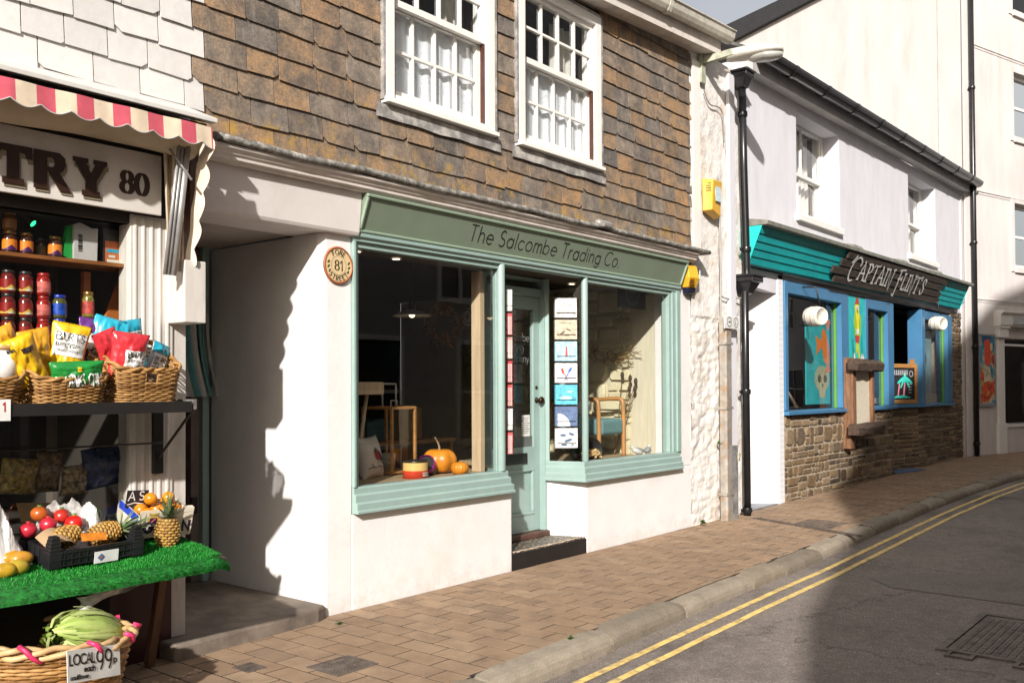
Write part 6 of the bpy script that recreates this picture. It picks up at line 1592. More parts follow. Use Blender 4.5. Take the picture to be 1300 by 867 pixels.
def wicker(label, x0, x1, y0, y1, z0, zf, zbk, group, rz=0, handle=True):
    cx, cy = (x0 + x1) / 2, (y0 + y1) / 2
    t = thing('wicker_basket', label, 'basket', (cx, cy, z0), group)
    def loop(f, k, nseg=72, ins=0):
        """f: height fraction"""
        hx, hy = (x1 - x0) / 2, (y1 - y0) / 2; tp = .86 + .14 * f; pts = []
        for i in range(nseg):
            a = 2 * PI * i / nseg; c, s = math.cos(a), math.sin(a)
            q = (abs(c) ** 5 + abs(s) ** 5) ** (-1 / 5)
            x = c * q * hx * tp; y = s * q * hy * tp
            ht = zf + (zbk - zf) * (.5 + .5 * y / hy)
            off = .006 * math.sin(i * PI / 2 + k * PI) + ins
            pts.append(Vector((cx + x * (1 + off / hx), cy + y * (1 + off / hy), z0 + .004 + (ht - z0) * f)))
        return pts
    g = MB(); n = 15
    for k in range(n):
        f = (k + .5) / n; P = loop(f, k % 2)
        if handle and 9 <= k <= 12:
            P2 = P[56:] + P[:53]; g.tube(P2, .0055, 5)
        else: g.tube(P + [P[0]], .0055, 5, caps=False)
    base = loop(.02, 0); g.add([(p.x, p.y, z0 + .004) for p in base], [tuple(range(len(base)))])
    g.build('woven_side', wick, t)
    g = MB(); L0, L1 = loop(0, 0), loop(1, 0)
    for i in range(0, 72, 4): 
        if handle and 53 < i < 56: continue
        g.tube([L0[i], loop(.5, 0)[i], L1[i]], .0045, 5)
    g.build('stakes', wick, t)
    g = MB(); P = loop(1.0, 0)
    for ph in (0, PI):
        g.tube([p + Vector((0, 0, .008 * math.sin(i * .9 + ph))) + (p - Vector((cx, cy, p.z))).normalized() * .007 * math.cos(i * .9 + ph) for i, p in enumerate(P + [P[0]])], .0085, 6, caps=False)
    g.build('rim', wick, t)
    return t
wicker('wicker basket holding the red and blue crisp packets at the right end of the shelf', -1.665, -1.275, -.4, -.06, 1.48, 1.655, 1.83, 'wicker baskets on the metal shelf')
wicker('middle wicker basket with yellow and green crisp packets', -2.08, -1.69, -.4, -.06, 1.48, 1.6, 1.8, 'wicker baskets on the metal shelf')
wicker('leftmost wicker basket, cut by the picture edge, holding a round white tub', -2.56, -2.1, -.4, -.06, 1.48, 1.6, 1.8, 'wicker baskets on the metal shelf')
def packet(p, w, h, th, rot, mat, label, panel=None, texts=(), seed=0, group='crisp packets in the wicker baskets', extra=(), nm_='crisp_packet', cat_='crisp packet'):
    t = thing(nm_, label, cat_, p, group); P0 = Vector(p)
    def f(u, v, side):
        e = max(0, 1 - abs(2 * u - 1) ** 2.6) * max(0, 1 - abs(2 * v - 1) ** 5)
        x = (u - .5) * w * (1 - .1 * math.sin(v * PI)); z = v * h
        wr = .013 * mnoise.noise(Vector((u * 5 + seed * 3, v * 5, side))) + .008 * mnoise.noise(Vector((u * 13, v * 11 + seed, side + 5)))
        y = side * (th * .5 * e + wr * (e ** .5)) + .012 * math.sin(v * 3 + seed) * (0.5)
        if v in (0, 1): z += .002 * ((int(u * 24)) % 2)
        return P0 + rot @ Vector((x, y, z))
    g = MB()
    for s in (-1, 1): g.grid(lambda u, v: f(u, v, s), 24, 24)
    g.build('foil_bag', mat, t)
    def srf(a, b, hh=0):
        q = f(a, b, -1); du = f(min(a + .02, 1), b, -1) - f(max(a - .02, 0), b, -1); dv = f(a, min(b + .02, 1), -1) - f(a, max(b - .02, 0), -1)
        return q + du.cross(dv).normalized() * hh
    for nm, mt_, (u0, u1, v0, v1) in ([('label_panel', M('packet_white', (.78, .77, .74), .45), panel)] if panel else []) + list(extra):
        g = MB(); g.grid(lambda u, v: srf(u0 + (u1 - u0) * u, v0 + (v1 - v0) * v, .003), 12, 12); g.build(nm, mt_, t)
    for (txt, u, v, hgt, wd_, mw, mt_) in texts:
        g = MB(); st, W_ = text_strokes(txt, .2); sx_ = mw / W_
        st2 = []
        for q in st:
            Q = []
            for (a, b), (c, d) in zip(q, q[1:]):
                for k in range(3): Q.append((a + (c - a) * k / 3, b + (d - b) * k / 3))
            Q.append(q[-1]); st2.append(Q)
        strokes(g, [[(u * w + a * sx_ * w, (v + b * hgt) * h) for a, b in q] for q in st2], lambda a, b, hh=0: srf(min(1, a / w), min(1, b / h), .0055 + hh * .3), wd_)
        g.build('lettering', mt_, t)
    return t
def foil(name, c): return M(name, c, .28, .12, 9, .25, 30, .006, spec=.7)
def rot3(yaw, pitch, roll): return Matrix.Rotation(rad(yaw), 3, 'Z') @ Matrix.Rotation(rad(pitch), 3, 'X') @ Matrix.Rotation(rad(roll), 3, 'Y')
ink = letter_black_m
BT = lambda u, v, w_: [('BURTS', u, v + .13, .13, .0038, w_, ink), ('BRITISH', u, v + .03, .055, .0024, w_ * .85, ink), ('HAND COOKED', u, v - .05, .03, .0015, w_ * .95, ink)]
yf_, gf_, rf_, bf_, sf_ = foil('foil_yellow', (.72, .42, .01)), foil('foil_green', (.01, .2, .03)), foil('foil_red', (.55, .03, .04)), foil('foil_blue', (.02, .36, .5)), foil('foil_silver', (.32, .36, .4))
packet(tuple(on_y(44, 490, -.3)), .17, .26, .07, rot3(-6, 10, -24), yf_, 'yellow crisp packet with a small black label leaning left in the middle basket', None, [('san', .12, .78, .07, .005, .2, ink)], 1, extra=[('black_label', M('packet_black', (.03, .02, .02), .4), (.5, .85, .68, .78))])
packet(tuple(on_y(54, 482, -.2)), .16, .26, .06, rot3(-4, 6, -14), foil('foil_gold', (.6, .3, .02)), 'gold crisp packet half hidden behind the leaning yellow packet', None, (), 2)
packet(tuple(on_y(77, 484, -.22)), .19, .3, .07, rot3(-18, 4, 10), yf_, 'yellow crisp packet with white label panel in the middle basket', (.1, .93, .44, .84), BT(.15, .57, .72), 3)
packet(tuple(on_y(97, 492, -.36)), .27, .135, .07, rot3(-8, 14, -3), gf_, 'green crisp packet lying across the front of the middle basket', None, [('CRINKS', .24, .14, .42, .006, .36, M('packet_white', (.78, .77, .74))), ('CRIN', .68, .14, .42, .006, .26, M('packet_white', (.78, .77, .74)))], 4, extra=[('yellow_flower', yf_, (.47, .55, .66, .82))])
packet(tuple(on_y(158, 482, -.32)), .2, .25, .08, rot3(-10, 8, 6), rf_, 'red crisp packet with white label panel at the front of the right basket', (.36, .97, .22, .64), BT(.42, .36, .5), 5)
packet(tuple(on_y(122, 474, -.14)), .17, .31, .06, rot3(-12, 2, 14), bf_, 'blue crisp packet at the back left of the right basket', (.38, .96, .1, .5), (), 6)
packet(tuple(on_y(172, 468, -.16)), .18, .27, .06, rot3(8, -2, -10), bf_, 'blue crisp packet with label at the back right of the right basket', (.3, .95, .34, .76), BT(.34, .47, .56), 7)
packet(tuple(on_y(194, 480, -.25)), .15, .2, .06, rot3(22, 4, 16), sf_, 'silver and blue crisp packet at the right side of the right basket', (.1, .9, .1, .66), BT(.14, .32, .7), 8, extra=[('blue_top', bf_, (.02, .98, .7, .98))])
packet(tuple(on_y(112, 470, -.12)), .16, .28, .06, rot3(10, 0, 4), foil('foil_purple', (.12, .03, .2)), 'dark purple crisp packet between the middle and right baskets at the back', (.15, .85, .4, .7), (), 9)
packet(tuple(on_y(146, 474, -.22)), .16, .24, .06, rot3(14, 4, -22), rf_, 'plain red crisp packet tucked behind the front red packet', None, (), 10)
packet(tuple(on_y(26, 474, -.16)), .16, .25, .06, rot3(4, 4, -30), foil('foil_gold', (.6, .3, .02)), 'gold crisp packet at the back left of the middle basket', None, (), 11)
p = on_y(6, 484, -.28)
t = thing('tub', 'round white tub with gold lid in the leftmost basket', 'tub', tuple(p))
g = MB(); g.lathe([(0, 0), (.055, 0), (.06, .15), (0, .15)], p, 20); g.build('body', M('tub_white', (.72, .68, .62), .5, .1, 8), t)
g = MB(); g.lathe([(.0, .15), (.064, .15), (.066, .17), (.03, .18), (0, .18)], p, 20); g.build('lid', M('tub_gold', (.4, .22, .07), .4), t)
for k, ((px, py), c_, lb) in enumerate(lo):
    p = on_y(px, py + 28, .16); packet(tuple(p), (.2, .15, .17, .3)[k], (.2, .23, .17, .24)[k], .1, rot3(-10 + 7 * k, 12, 6 - 4 * k), M('bag%d' % k, c_, .25, .7, 40, .5, 40, .01, spec=.6), lb, None, (), 20 + k, None, (), 'food_bag', 'bag')

# ------------------------------------------------------------------ grass-covered stall table and what lies on it
def tz(y): return .63 + .16 * (y + .6)
def on_table(px, py, up=0):
    d = ray(px, py)                      # CAM + d t, z = .63 + .16 (y + .6)
    t = (.63 + up + .16 * (CAM.y + .6) - CAM.z) / (d.z - .16 * d.y)
    return CAM + d * t
tab = thing('stall_table', 'dark stall table under the green grass mat in front of the greengrocer', 'table', (-1.9, -.3, 0))
g = MB(); g.loft([[(x, y, tz(y) + dz) for y, dz in ((-.56, -.03), (-.02, -.03), (-.02, -.006), (-.56, -.006))] for x in (-3.2, -1.12)]); g.build('table_top', M('table_dark', (.05, .03, .025), .8), tab)
leg_m = M('brown_timber', (.14, .07, .035), .7, .3, 5, stretch=(4, 4, .7))
g = MB(); g.obox((-1.33, -.2, .3), (.045, .045, .6), rot3(0, 14, 0)); g.build('brace', leg_m, tab)
for x in (-1.62, -3.0): g = MB(); g.box(x - .025, x + .025, -.08, -.03, -.005, .68); g.build('leg', leg_m, tab)
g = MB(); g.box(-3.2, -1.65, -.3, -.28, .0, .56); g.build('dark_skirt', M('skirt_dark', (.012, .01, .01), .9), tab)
mat_o = thing('grass_mat', 'bright green artificial grass mat draped over the stall table', 'mat', (-1.9, -.3, .65))
def gm(u, v):
    x = -3.2 + 2.07 * u; fr = v      # v: back -> front edge and over it
    s = .655 * v
    y = -.02 - min(s, .58); z = tz(y) + .002
    bul = .012 * mnoise.noise(Vector((x * 4, s * 4, 0)))
    if s > .56:
        q = s - .56; y = -.58 - .05 * math.sin(min(1, q / .06) * PI / 2); z = tz(-.58) + .004 - q * .6
    if x > -1.2:
        e = x + 1.2; z -= e * .16 + (.0 if v < .8 else .03 * e / .14); 
        y += e * .35 * v
    if x > -1.3: z += .01 * math.sin((x + 1.3) * 12) * v
    return Vector((x, y, z + bul))
g = MB(); g.grid(gm, 90, 30); turf = M('turf_green', (.01, .17, .02), .8, .5, 30); g.build('backing', turf, mat_o)
g = MB(); rk = random.Random(6)
for i in range(26000):
    u, v = .38 + .62 * math.sqrt(rk.random()), rk.random()
    p = gm(u, v); n = Vector((rk.uniform(-.5, .5), rk.uniform(-.8, .2) - (.9 if v > .8 else 0), 1 if v < .8 else .3)).normalized(); L = rk.uniform(.008, .018)
    sdv = Vector((rk.uniform(-1, 1), rk.uniform(-1, 1), 0)).normalized() * .0022
    g.add([p - sdv, p + sdv, p + n * L], [(0, 1, 2)])
o = g.build('pile', island_mat('turf_blades', [(0, (.005, .13, .012)), (.5, (.015, .24, .025)), (.85, (.03, .33, .045)), (1, (.12, .42, .1))], rough=.5, nscale=5, namt=.3, bmp=0), mat_o); o['kind'] = 'stuff'
# black crate with pineapples
A, B, Cc = on_table(62, 727), on_table(180, 707), on_table(33, 705)
ux = (B - A); wl_ = ux.length; ux.normalize(); uy = (Cc - A); uy = (uy - ux * uy.dot(ux)); dl = max(.2, min(.3, uy.length)); uy.normalize(); uz = ux.cross(uy)
def cp(a, b, c): return A + ux * a + uy * b + uz * c
def cbox(g, a0, a1, b0, b1, c0, c1): g.add([cp(a, b, c) for c in (c0, c1) for b in (b0, b1) for a in (a0, a1)], [(0, 2, 3, 1), (4, 5, 7, 6), (0, 1, 5, 4), (2, 6, 7, 3), (0, 4, 6, 2), (1, 3, 7, 5)])
cr = thing('plastic_crate', 'black plastic fruit crate with corner posts and white sticker on the grass mat', 'crate', A)
pl_m = M('black_plastic', (.014, .014, .016), .35, .2, 8)
hC = .1; g = MB()
cbox(g, 0, wl_, 0, .012, .02, hC); cbox(g, 0, wl_, dl - .012, dl, .02, hC); cbox(g, 0, .012, .0125, dl - .0125, .02, hC); cbox(g, wl_ - .012, wl_, .0125, dl - .0125, .02, hC); cbox(g, .0125, wl_ - .0125, .0125, dl - .0125, .02, .03)
for k in range(10):
    a = .07 + (wl_ - .14) * k / 9
    cbox(g, a - .003, a + .003, -.006, -.0005, .02, hC)
for z in (.022, .055, .088): cbox(g, 0, wl_, -.009, -.0065, z, z + .008)
for k in range(5): b_ = .05 + (dl - .1) * k / 4; cbox(g, -.006, -.0005, b_ - .003, b_ + .003, .02, hC)
g.build('tray', pl_m, cr, bevel=.002)
for a, b in ((.0, 0), (wl_ - .055, 0), (0, dl - .055), (wl_ - .055, dl - .055)):
    g = MB()
    for k in range(5): cbox(g, a - .007 + .003 * k, a + .058 - .003 * k, b - .007 + .003 * k, b + .058 - .003 * k, (.012 if k == 0 else .101) + .018 * (k - 1) * (k > 0), .101 + .018 * k - .001)
    g.build('corner_post', pl_m, cr, bevel=.003)
g = MB(); cbox(g, wl_ * .45, wl_ * .71, -.0125, -.0095, .012, .072); stc = g.build('sticker', M('card_white', (.75, .75, .72), .6), cr)
g = MB(); cpl = plane(cp(wl_ * .45, -.0128, .012), ux, uz)
strokes(g, [[(.02, .03), (.035, .045), (.05, .03), (.035, .015), (.02, .03)]], cpl, .007); g.build('sticker_mark', M('mark_blue', (.03, .15, .4), .5), stc)
g = MB(); strokes(g, [[(.028, .03), (.042, .03)], [(.035, .023), (.035, .037)]], cpl, .005, lift=.003); g.build('sticker_cross', M('mark_red', (.6, .08, .03), .5), stc)
pine_m = island_mat('pineapple_eyes', [(0, (.3, .15, .03)), (.4, (.48, .27, .06)), (.7, (.36, .2, .05)), (1, (.58, .4, .12))], rough=.5, nscale=60, namt=.4, bmp=.3)
leafp = island_mat('pineapple_leaf', [(0, (.05, .09, .035)), (.5, (.1, .15, .06)), (1, (.2, .24, .13))], rough=.5, nscale=30, namt=.3, bmp=.2)
def pineapple(p, r, h, axis, label, crown=True, seed=1):
    t = thing('pineapple', label, 'pineapple', p, 'pineapples on the stall'); rk = random.Random(seed)
    R = Vector((0, 0, 1)).rotation_difference(Vector(axis)).to_matrix(); P0 = Vector(p)
    prof = lambda v: r * (math.sin(PI * (.12 + .76 * v)) ** .55)
    g = MB(); g.loft([[P0 + R @ Vector((prof(v) * .93 * math.cos(a), prof(v) * .93 * math.sin(a), v * h)) for a in [2 * PI * k / 20 for k in range(20)]] for v in [i / 12 for i in range(13)]], sm=True)
    g.build('core', M('pineapple_core', (.16, .09, .03), .7), t)
    g = MB(); rows = 10; nn_ = 12
    for i in range(rows):
        v = (i + .5) / rows; rr_ = prof(v)
        for k in range(nn_):
            a = 2 * PI * (k + .5 * (i % 2)) / nn_
            d = Vector((math.cos(a), math.sin(a), .0)); tg = Vector((-math.sin(a), math.cos(a), 0)); c = Vector((rr_ * math.cos(a), rr_ * math.sin(a), v * h)); s1 = PI * rr_ / nn_ * 1.0; s2 = h / rows * .62
            ring = [c + tg * s1 * x_ + Vector((0, 0, s2 * z_)) for x_, z_ in ((1, 0), (.5, .8), (-.5, .8), (-1, 0), (-.5, -.8), (.5, -.8))]
            ctr = c + d * r * .13
            g.add([P0 + R @ q for q in ring] + [P0 + R @ ctr], [(j, (j + 1) % 6, 6) for j in range(6)])
    g.build('rind', pine_m, t)
    if crown:
        g = MB()
        for i in range(34):
            lv = i / 34; a = i * 2.4; L = .075 + .11 * lv + rk.uniform(-.02, .02); e = .45 + 1.05 * lv
            d = Vector((math.cos(a) * math.cos(e), math.sin(a) * math.cos(e), math.sin(e))); tg = Vector((-math.sin(a), math.cos(a), 0)) * .011
            b0 = Vector((0, 0, h * .97)); pts = []
            for q in range(4):
                s = q / 3; c = b0 + d * L * s + Vector((math.cos(a), math.sin(a), -.4)) * .03 * s * s * (1.2 - lv); w_ = (1 - s) ** .7
                pts += [P0 + R @ (c - tg * w_), P0 + R @ (c + tg * w_ + d.cross(tg) * .0)]
            g.add(pts, [(2 * q, 2 * q + 1, 2 * q + 3, 2 * q + 2) for q in range(3)])
        g.build('crown', leafp, t)
    return t
q0 = on_table(212, 693); pineapple(tuple(q0), .066, .155, (0.02, -.05, 1), 'upright pineapple standing alone at the corner of the grass mat', True, 1)
pineapple(tuple(cp(wl_ * .1, dl * .42, .1)), .055, .17, tuple(ux * .95 + uz * .25 + uy * .1), 'pineapple lying in the left half of the black crate', False, 2)
pineapple(tuple(cp(wl_ * .56, dl * .5, .095)), .058, .16, tuple(ux * .9 + uz * .2 - uy * .1), 'pineapple lying in the right half of the black crate with its leaves towards the oranges', True, 3)
g = MB(); g.add([cp(wl_ * .35, .03, .125), cp(wl_ * .62, .03, .115), cp(wl_ * .62, .05, .15), cp(wl_ * .35, .05, .16)], [(0, 1, 2, 3)]); g.add([cp(wl_ * .35, .031, .124), cp(wl_ * .62, .031, .114), cp(wl_ * .62, .051, .149), cp(wl_ * .35, .051, .159)], [(0, 1, 2, 3)])
tag(g.build('fruit_tag', M('orange_tag', (.7, .22, .02), .5, .3, 30)), 'orange paper tag on the pineapple in the black crate', 'tag')
g = MB(); g.grid(lambda u, v: cp(wl_ * (.02 + .3 * u), dl * (.1 + .5 * v), .1 + .04 * math.sin(u * 3) + .03 * v), 8, 8); tag(g.build('cardboard_liner', M('cardboard', (.38, .25, .14), .8, .1, 8)), 'brown cardboard liner sticking out of the black crate', 'cardboard')
# red fruit, mangoes
def fruit(p, r, c, label, name, cat, group, seed=0, sq=(1, 1, .92), stalk=None):
    t = thing(name, label, cat, (p[0], p[1], p[2] - r), group)
    g = MB(); g.blob(p, (r * sq[0], r * sq[1], r * sq[2]), 18, 12, .05, 2, seed); g.build('skin', M('skin_' + name + str(c), c, .3, .25, 12, .05, 40, .002, spec=.6), t)
    if stalk:
        g = MB(); g.lathe([(.0, r * .85), (r * .22, r * .85), (r * .3, r * 1.1), (r * .16, r * 1.0), (0, r * .95)], p, 8); g.build('calyx', M('calyx' + str(stalk), stalk, .6), t)
    return t
for k, (px, py, c, lb) in enumerate(((94, 664, (.62, .015, .012), 'bright red tomato at the right behind the black crate'), (61, 666, (.5, .02, .04), 'crimson pomegranate in the middle behind the black crate'), (36, 673, (.46, .02, .04), 'crimson pomegranate at the left behind the black crate corner post'))):
    p = on_y(px, py, -.17); fruit(tuple(p), .046 if k == 0 else .042, c, lb, 'tomato' if k == 0 else 'pomegranate', 'fruit', 'red fruit on the stall', k, stalk=(.2, .3, .05) if k == 0 else (.4, .03, .03))
for k, (px, py, c, lb) in enumerate(((78, 655, (.5, .03, .02), 'red tomato in the back row between the pomegranate and the carrier bag'), (50, 652, (.55, .12, .02), 'orange red tomato at the back above the pomegranates'), (118, 652, (.06, .2, .02), 'green pepper between the carrier bag and the fruit box'))):
    p = on_y(px, py, -.1); fruit(tuple(p), .042, c, lb, 'tomato' if k < 2 else 'pepper', 'fruit', None, 30 + k, stalk=(.1, .2, .04))
for k, (px, py, c, lb) in enumerate(((6, 724, (.5, .3, .02), 'golden mango at the very left edge of the stall'), (22, 720, (.42, .3, .03), 'long greenish yellow mango in front of the others'), (14, 708, (.6, .28, .02), 'orange mango at the top of the mango pile'), (27, 709, (.5, .24, .03), 'small orange mango at the back of the mango pile'))):
    p = on_table(px, py, .035 + .02 * (k > 1)); fruit(tuple(p), .042, c, lb, 'mango', 'fruit', 'mangoes on the stall', 5 + k, sq=(1.35, .95, .9))
# orange box, tilted forward
Ox = on_y(174, 684, -.17); Oy = on_y(240, 681, -.2)
ox = (Oy - Ox); ox.z *= .3; ow = ox.length * 1.02; ox.normalize(); tilt = rad(16)
ob_n = Vector((-ox.y, ox.x, 0)).normalized(); oy = ob_n * math.cos(tilt) + Vector((0, 0, 1)) * math.sin(tilt); oz = ox.cross(oy)
def op(a, b, c): return Ox + ox * a + oy * b + oz * c
def obx(g, a0, a1, b0, b1, c0, c1): g.add([op(a, b, c) for c in (c0, c1) for b in (b0, b1) for a in (a0, a1)], [(0, 2, 3, 1), (4, 5, 7, 6), (0, 1, 5, 4), (2, 6, 7, 3), (0, 4, 6, 2), (1, 3, 7, 5)])
bx = thing('fruit_box', 'white cardboard fruit box with crest and navy lettering holding oranges', 'box', Ox)
hb = .16; db = .3
card = M('box_card', (.7, .62, .5), .7, .05, 8)
g = MB(); obx(g, 0, ow, 0, .006, 0, hb); obx(g, 0, ow, db - .006, db, 0, hb * 1.05); obx(g, 0, .006, .0065, db - .0065, 0, hb * .8); obx(g, ow - .006, ow, .0065, db - .0065, 0, hb * .8); obx(g, .0065, ow - .0065, .0065, db - .0065, 0, .006); obx(g, ow - .06, ow, -.002, .03, hb - .02, hb + .005)
g.build('carton', card, bx)
g = MB(); obx(g, -.0015, -.0005, .02, db - .02, hb * .5, hb * .8); obx(g, .0065, .008, .02, db - .02, hb * .55, hb * .79); g.build('blue_band', M('box_blue', (.02, .06, .5), .6), bx)
pb_ = plane(op(0, -.0012, 0), ox, oz)
g = MB(); write(g, 'G E', pb_, .055, .017, x=.03, y=.035, gap=.2, space=.3, maxw=.09); g.build('lettering', M('navy_ink', (.012, .012, .05), .6), bx); g = MB(); write(g, 'N', pb_, .055, .017, x=ow - .055, y=.03, maxw=.04); g.build('lettering', M('navy_ink', (.012, .012, .05), .6), bx)
paint('crest_gold', (.5, .33, .05), [[(.045, .08), (.105, .08), (.11, .12), (.075, .128), (.04, .12)], [(.05, .13), (.1, .13), (.105, .148), (.075, .142), (.045, .148)]], bx, pb_, .001)
paint('crest_shield', (.02, .012, .06), [[(.055, .118), (.095, .118), (.095, .095), (.075, .082), (.055, .095)]], bx, pb_, .002)
paint('crest_bar', (.6, .1, .1), [[(.06, .095), (.066, .09), (.09, .112), (.084, .117)]], bx, pb_, .003)
rk = random.Random(12)
oi = 0
lbls = ['nearest the front edge at left', 'nearest the front edge in the middle', 'nearest the front edge at right', 'in the second row at left', 'in the second row in the middle', 'in the second row at right', 'in the back row at left', 'in the back row in the middle', 'in the back row at right', 'on top of the heap at left', 'on top of the heap at right']
for r_ in range(3):
    for c_ in range(3):
        p = op(ow * (.2 + .3 * c_), .05 + .085 * r_, hb * .74 + rk.uniform(-.008, .01)); fruit(tuple(p), .039, (.72, .25, .012), 'orange ' + lbls[oi] + ' of the white fruit box', 'orange', 'orange', 'oranges in the fruit box', oi, sq=(1, 1, .95)); oi += 1
for c_ in range(2):
    p = op(ow * (.34 + .34 * c_), .13, hb * 1.12); fruit(tuple(p), .037, (.75, .29, .012), 'orange ' + lbls[oi] + ' in the white fruit box', 'orange', 'orange', 'oranges in the fruit box', oi, sq=(1, 1, .95)); oi += 1
t = thing('price_card', 'black handwritten price card standing in the orange box', 'price card', op(.02, .12, hb * .8))
g = MB(); pcd = plane(op(-.02, .16, hb * .75), ox, oz); g.loft([[pcd(a, b, h) for a, b in ((0, 0), (.12, 0), (.125, .1), (.0, .105))] for h in (-.002, .0)]); g.build('card', M('card_black', (.02, .015, .02), .6), t)
g = MB(); write(g, 'A S', pcd, .05, .007, x=.012, y=.045, maxw=.09); strokes(g, [[(.01, .02), (.05, .03), (.1, .02)]], pcd, .006); g.build('lettering', M('card_white', (.75, .75, .72), .6), t)
# crumpled clear film and white bags
film = filmmat('clear_film', (.8, .78, .74), .5)
def crumple(label, px0, px1, hgt, seed, mat=film, nx=60, ny=36, y0=-.22, y1=-.03, cat='plastic film', name='plastic_film'):
    x0, x1 = on_y(px0, 660, (y0 + y1) / 2).x, on_y(px1, 660, (y0 + y1) / 2).x
    def f(u, v):
        x = x0 + (x1 - x0) * u; y = y0 + (y1 - y0) * v
        e = math.sin(u * PI) ** .9 * math.sin(v * PI) ** .9
        h = hgt * e * (.65 + .5 * mnoise.noise(Vector((u * 4 + seed, v * 4, seed)))) + .05 * e * mnoise.noise(Vector((u * 9, v * 7, seed + 4))) + .03 * e * abs(mnoise.noise(Vector((u * 22, v * 20, seed))))
        return (x + .02 * mnoise.noise(Vector((u * 6, v * 6, seed + 9))), y, tz(y) + .02 + max(0, h))
    g = MB(); g.grid(f, nx, ny, sm=False); o = g.build(name, mat); tag(o, label, cat); return o
crumple('large sheet of crumpled clear plastic film over the back of the stall', 25, 140, .3, 2, y0=-.13)
crumple('crumpled white carrier bag in the middle of the stall beside the fruit box', 84, 134, .27, 7, filmmat('white_film', (.75, .73, .7), 1.0), cat='carrier bag', name='carrier_bag')
crumple('crumpled white plastic bag at the left edge of the stall', -40, 27, .36, 5, M('white_poly', (.7, .68, .66), .3, .1, 6), y0=-.3, cat='carrier bag', name='carrier_bag')
p = on_table(55, 650, .05)
g = MB(); g.obox((p.x, p.y, p.z - .0), (.26, .16, .006), rot3(-12, 35, 6)); tag(g.build('cardboard_sheet', M('cardboard', (.38, .25, .14), .8, .1, 8)), 'brown cardboard sheet leaning behind the red fruit', 'cardboard')
g = MB(); g.grid(lambda u, v: (lambda a: (a.x, a.y - .0, a.z))(on_y(97 + 83 * u + 6 * math.sin(v * 5), 765 - 28 * u + (22 - 14 * u) * (v - .3) + 2 * math.sin(u * 9), -.52 - .03 * math.sin(u * 7))), 24, 6); tag(g.build('plastic_strip', filmmat('milky_film', (.75, .74, .72), 1.1)), 'torn strip of milky plastic hanging under the front of the grass mat', 'plastic film')
# basket of cauliflower on the ground, price sign
bc = Vector((-2.13, -.62, .06)); br, bh = .375, .36
def bloop(f, k, n=90, rr_=None):
    pts = []
    for i in range(n):
        a = 2 * PI * i / n; r = (br * (.78 + .22 * f) if rr_ is None else rr_) + .007 * math.sin(i * PI / 2 + k * PI)
        pts.append(Vector((bc.x + r * math.cos(a), bc.y + r * math.sin(a), bc.z + bh * f + .03 * f * math.cos(a) * -1)))
    return pts
tb = thing('round_basket', 'big round wicker basket bound with pink ribbon standing under the stall', 'basket', bc)
g = MB()
for k in range(22): P = bloop((k + .5) / 23, k % 2); g.tube(P + [P[0]], .0085, 5, caps=False)
P = bloop(.02, 0); g.add([tuple(p) for p in P], [tuple(range(len(P)))])
g.build('woven_side', wick, tb)
g = MB()
for i in range(0, 90, 4): g.tube([bloop(0, 0)[i], bloop(.5, 0)[i], bloop(1, 0)[i]], .006, 5)
g.build('stakes', wick, tb)
g = MB(); P = bloop(1.0, 0); cane = M('pale_cane', (.55, .36, .17), .5, .2, 14)
for ph in (0, 2.1, 4.2): g.tube([p + Vector((0, 0, .02 * math.sin(i * .42 + ph))) + (p - Vector((bc.x, bc.y, p.z))).normalized() * .018 * math.cos(i * .42 + ph) for i, p in enumerate(P + [P[0]])], .013, 7, caps=False)
g.build('rim', cane, tb)
for i0 in (58, 68, 76, 84, 2): g = MB(); g.tube([P[(i0 + q) % 90] + Vector((0, 0, .036 * math.cos(q * .9))) + (P[(i0 + q) % 90] - Vector((bc.x, bc.y, P[(i0 + q) % 90].z))).normalized() * .036 * math.sin(q * .9 + .4) for q in range(5)], [.012] * 5, 4); g.build('ribbon', M('pink_ribbon', (.6, .03, .12), .45), tb)
cc = Vector(on_y(110, 800, -.62)); 
t = thing('cauliflower', 'leafy pale green cauliflower in the round basket', 'cauliflower', (cc.x, cc.y, cc.z - .1))
g = MB(); rk = random.Random(3); cb_ = cc + Vector((0, 0, -.05)); g.blob(cb_, (.13, .1, .085), 16, 10, .2, 3, 2)
Rc = rot3(25, 0, 22)
for i in range(110):
    ph = rk.uniform(-.4, PI + .4); k0 = rk.uniform(.95, 1.5); s0_ = rk.uniform(.02, .3); s1_ = rk.uniform(.7, 1.0); wd_ = rk.uniform(.006, .014); tw = rk.uniform(-1.3, 1.3); pts = []
    for q in range(8):
        s_q = s0_ + (s1_ - s0_) * q / 7; th = PI * s_q; pq_ = ph + tw * s_q; fl_ = k0 + (.25 * (q / 7) ** 3)
        def ep(pp): return cb_ + Rc @ Vector((.145 * math.cos(th) * fl_, .1 * math.sin(th) * math.cos(pp) * fl_, .09 * math.sin(th) * math.sin(pp) * fl_ + .01))
        m_ = ep(pq_); sd_ = (ep(pq_ + .1) - ep(pq_ - .1)); sd_ = sd_.normalized() * wd_ * (.5 + math.sin(PI * q / 7)) if sd_.length > 1e-6 else Vector((wd_, 0, 0)); up_ = (m_ - cb_).normalized() * wd_ * .7
        pts += [m_ - sd_, m_ + up_, m_ + sd_]
    g.add(pts, [(3 * q + k, 3 * q + k + 1, 3 * q + k + 4, 3 * q + k + 3) for q in range(7) for k in (0, 1)], True)
g.build('leaves', island_mat('cauli_leaf', [(0, (.24, .34, .07)), (.5, (.38, .48, .13)), (1, (.5, .56, .22))], rough=.5, nscale=14, namt=.25, bmp=.2), t)
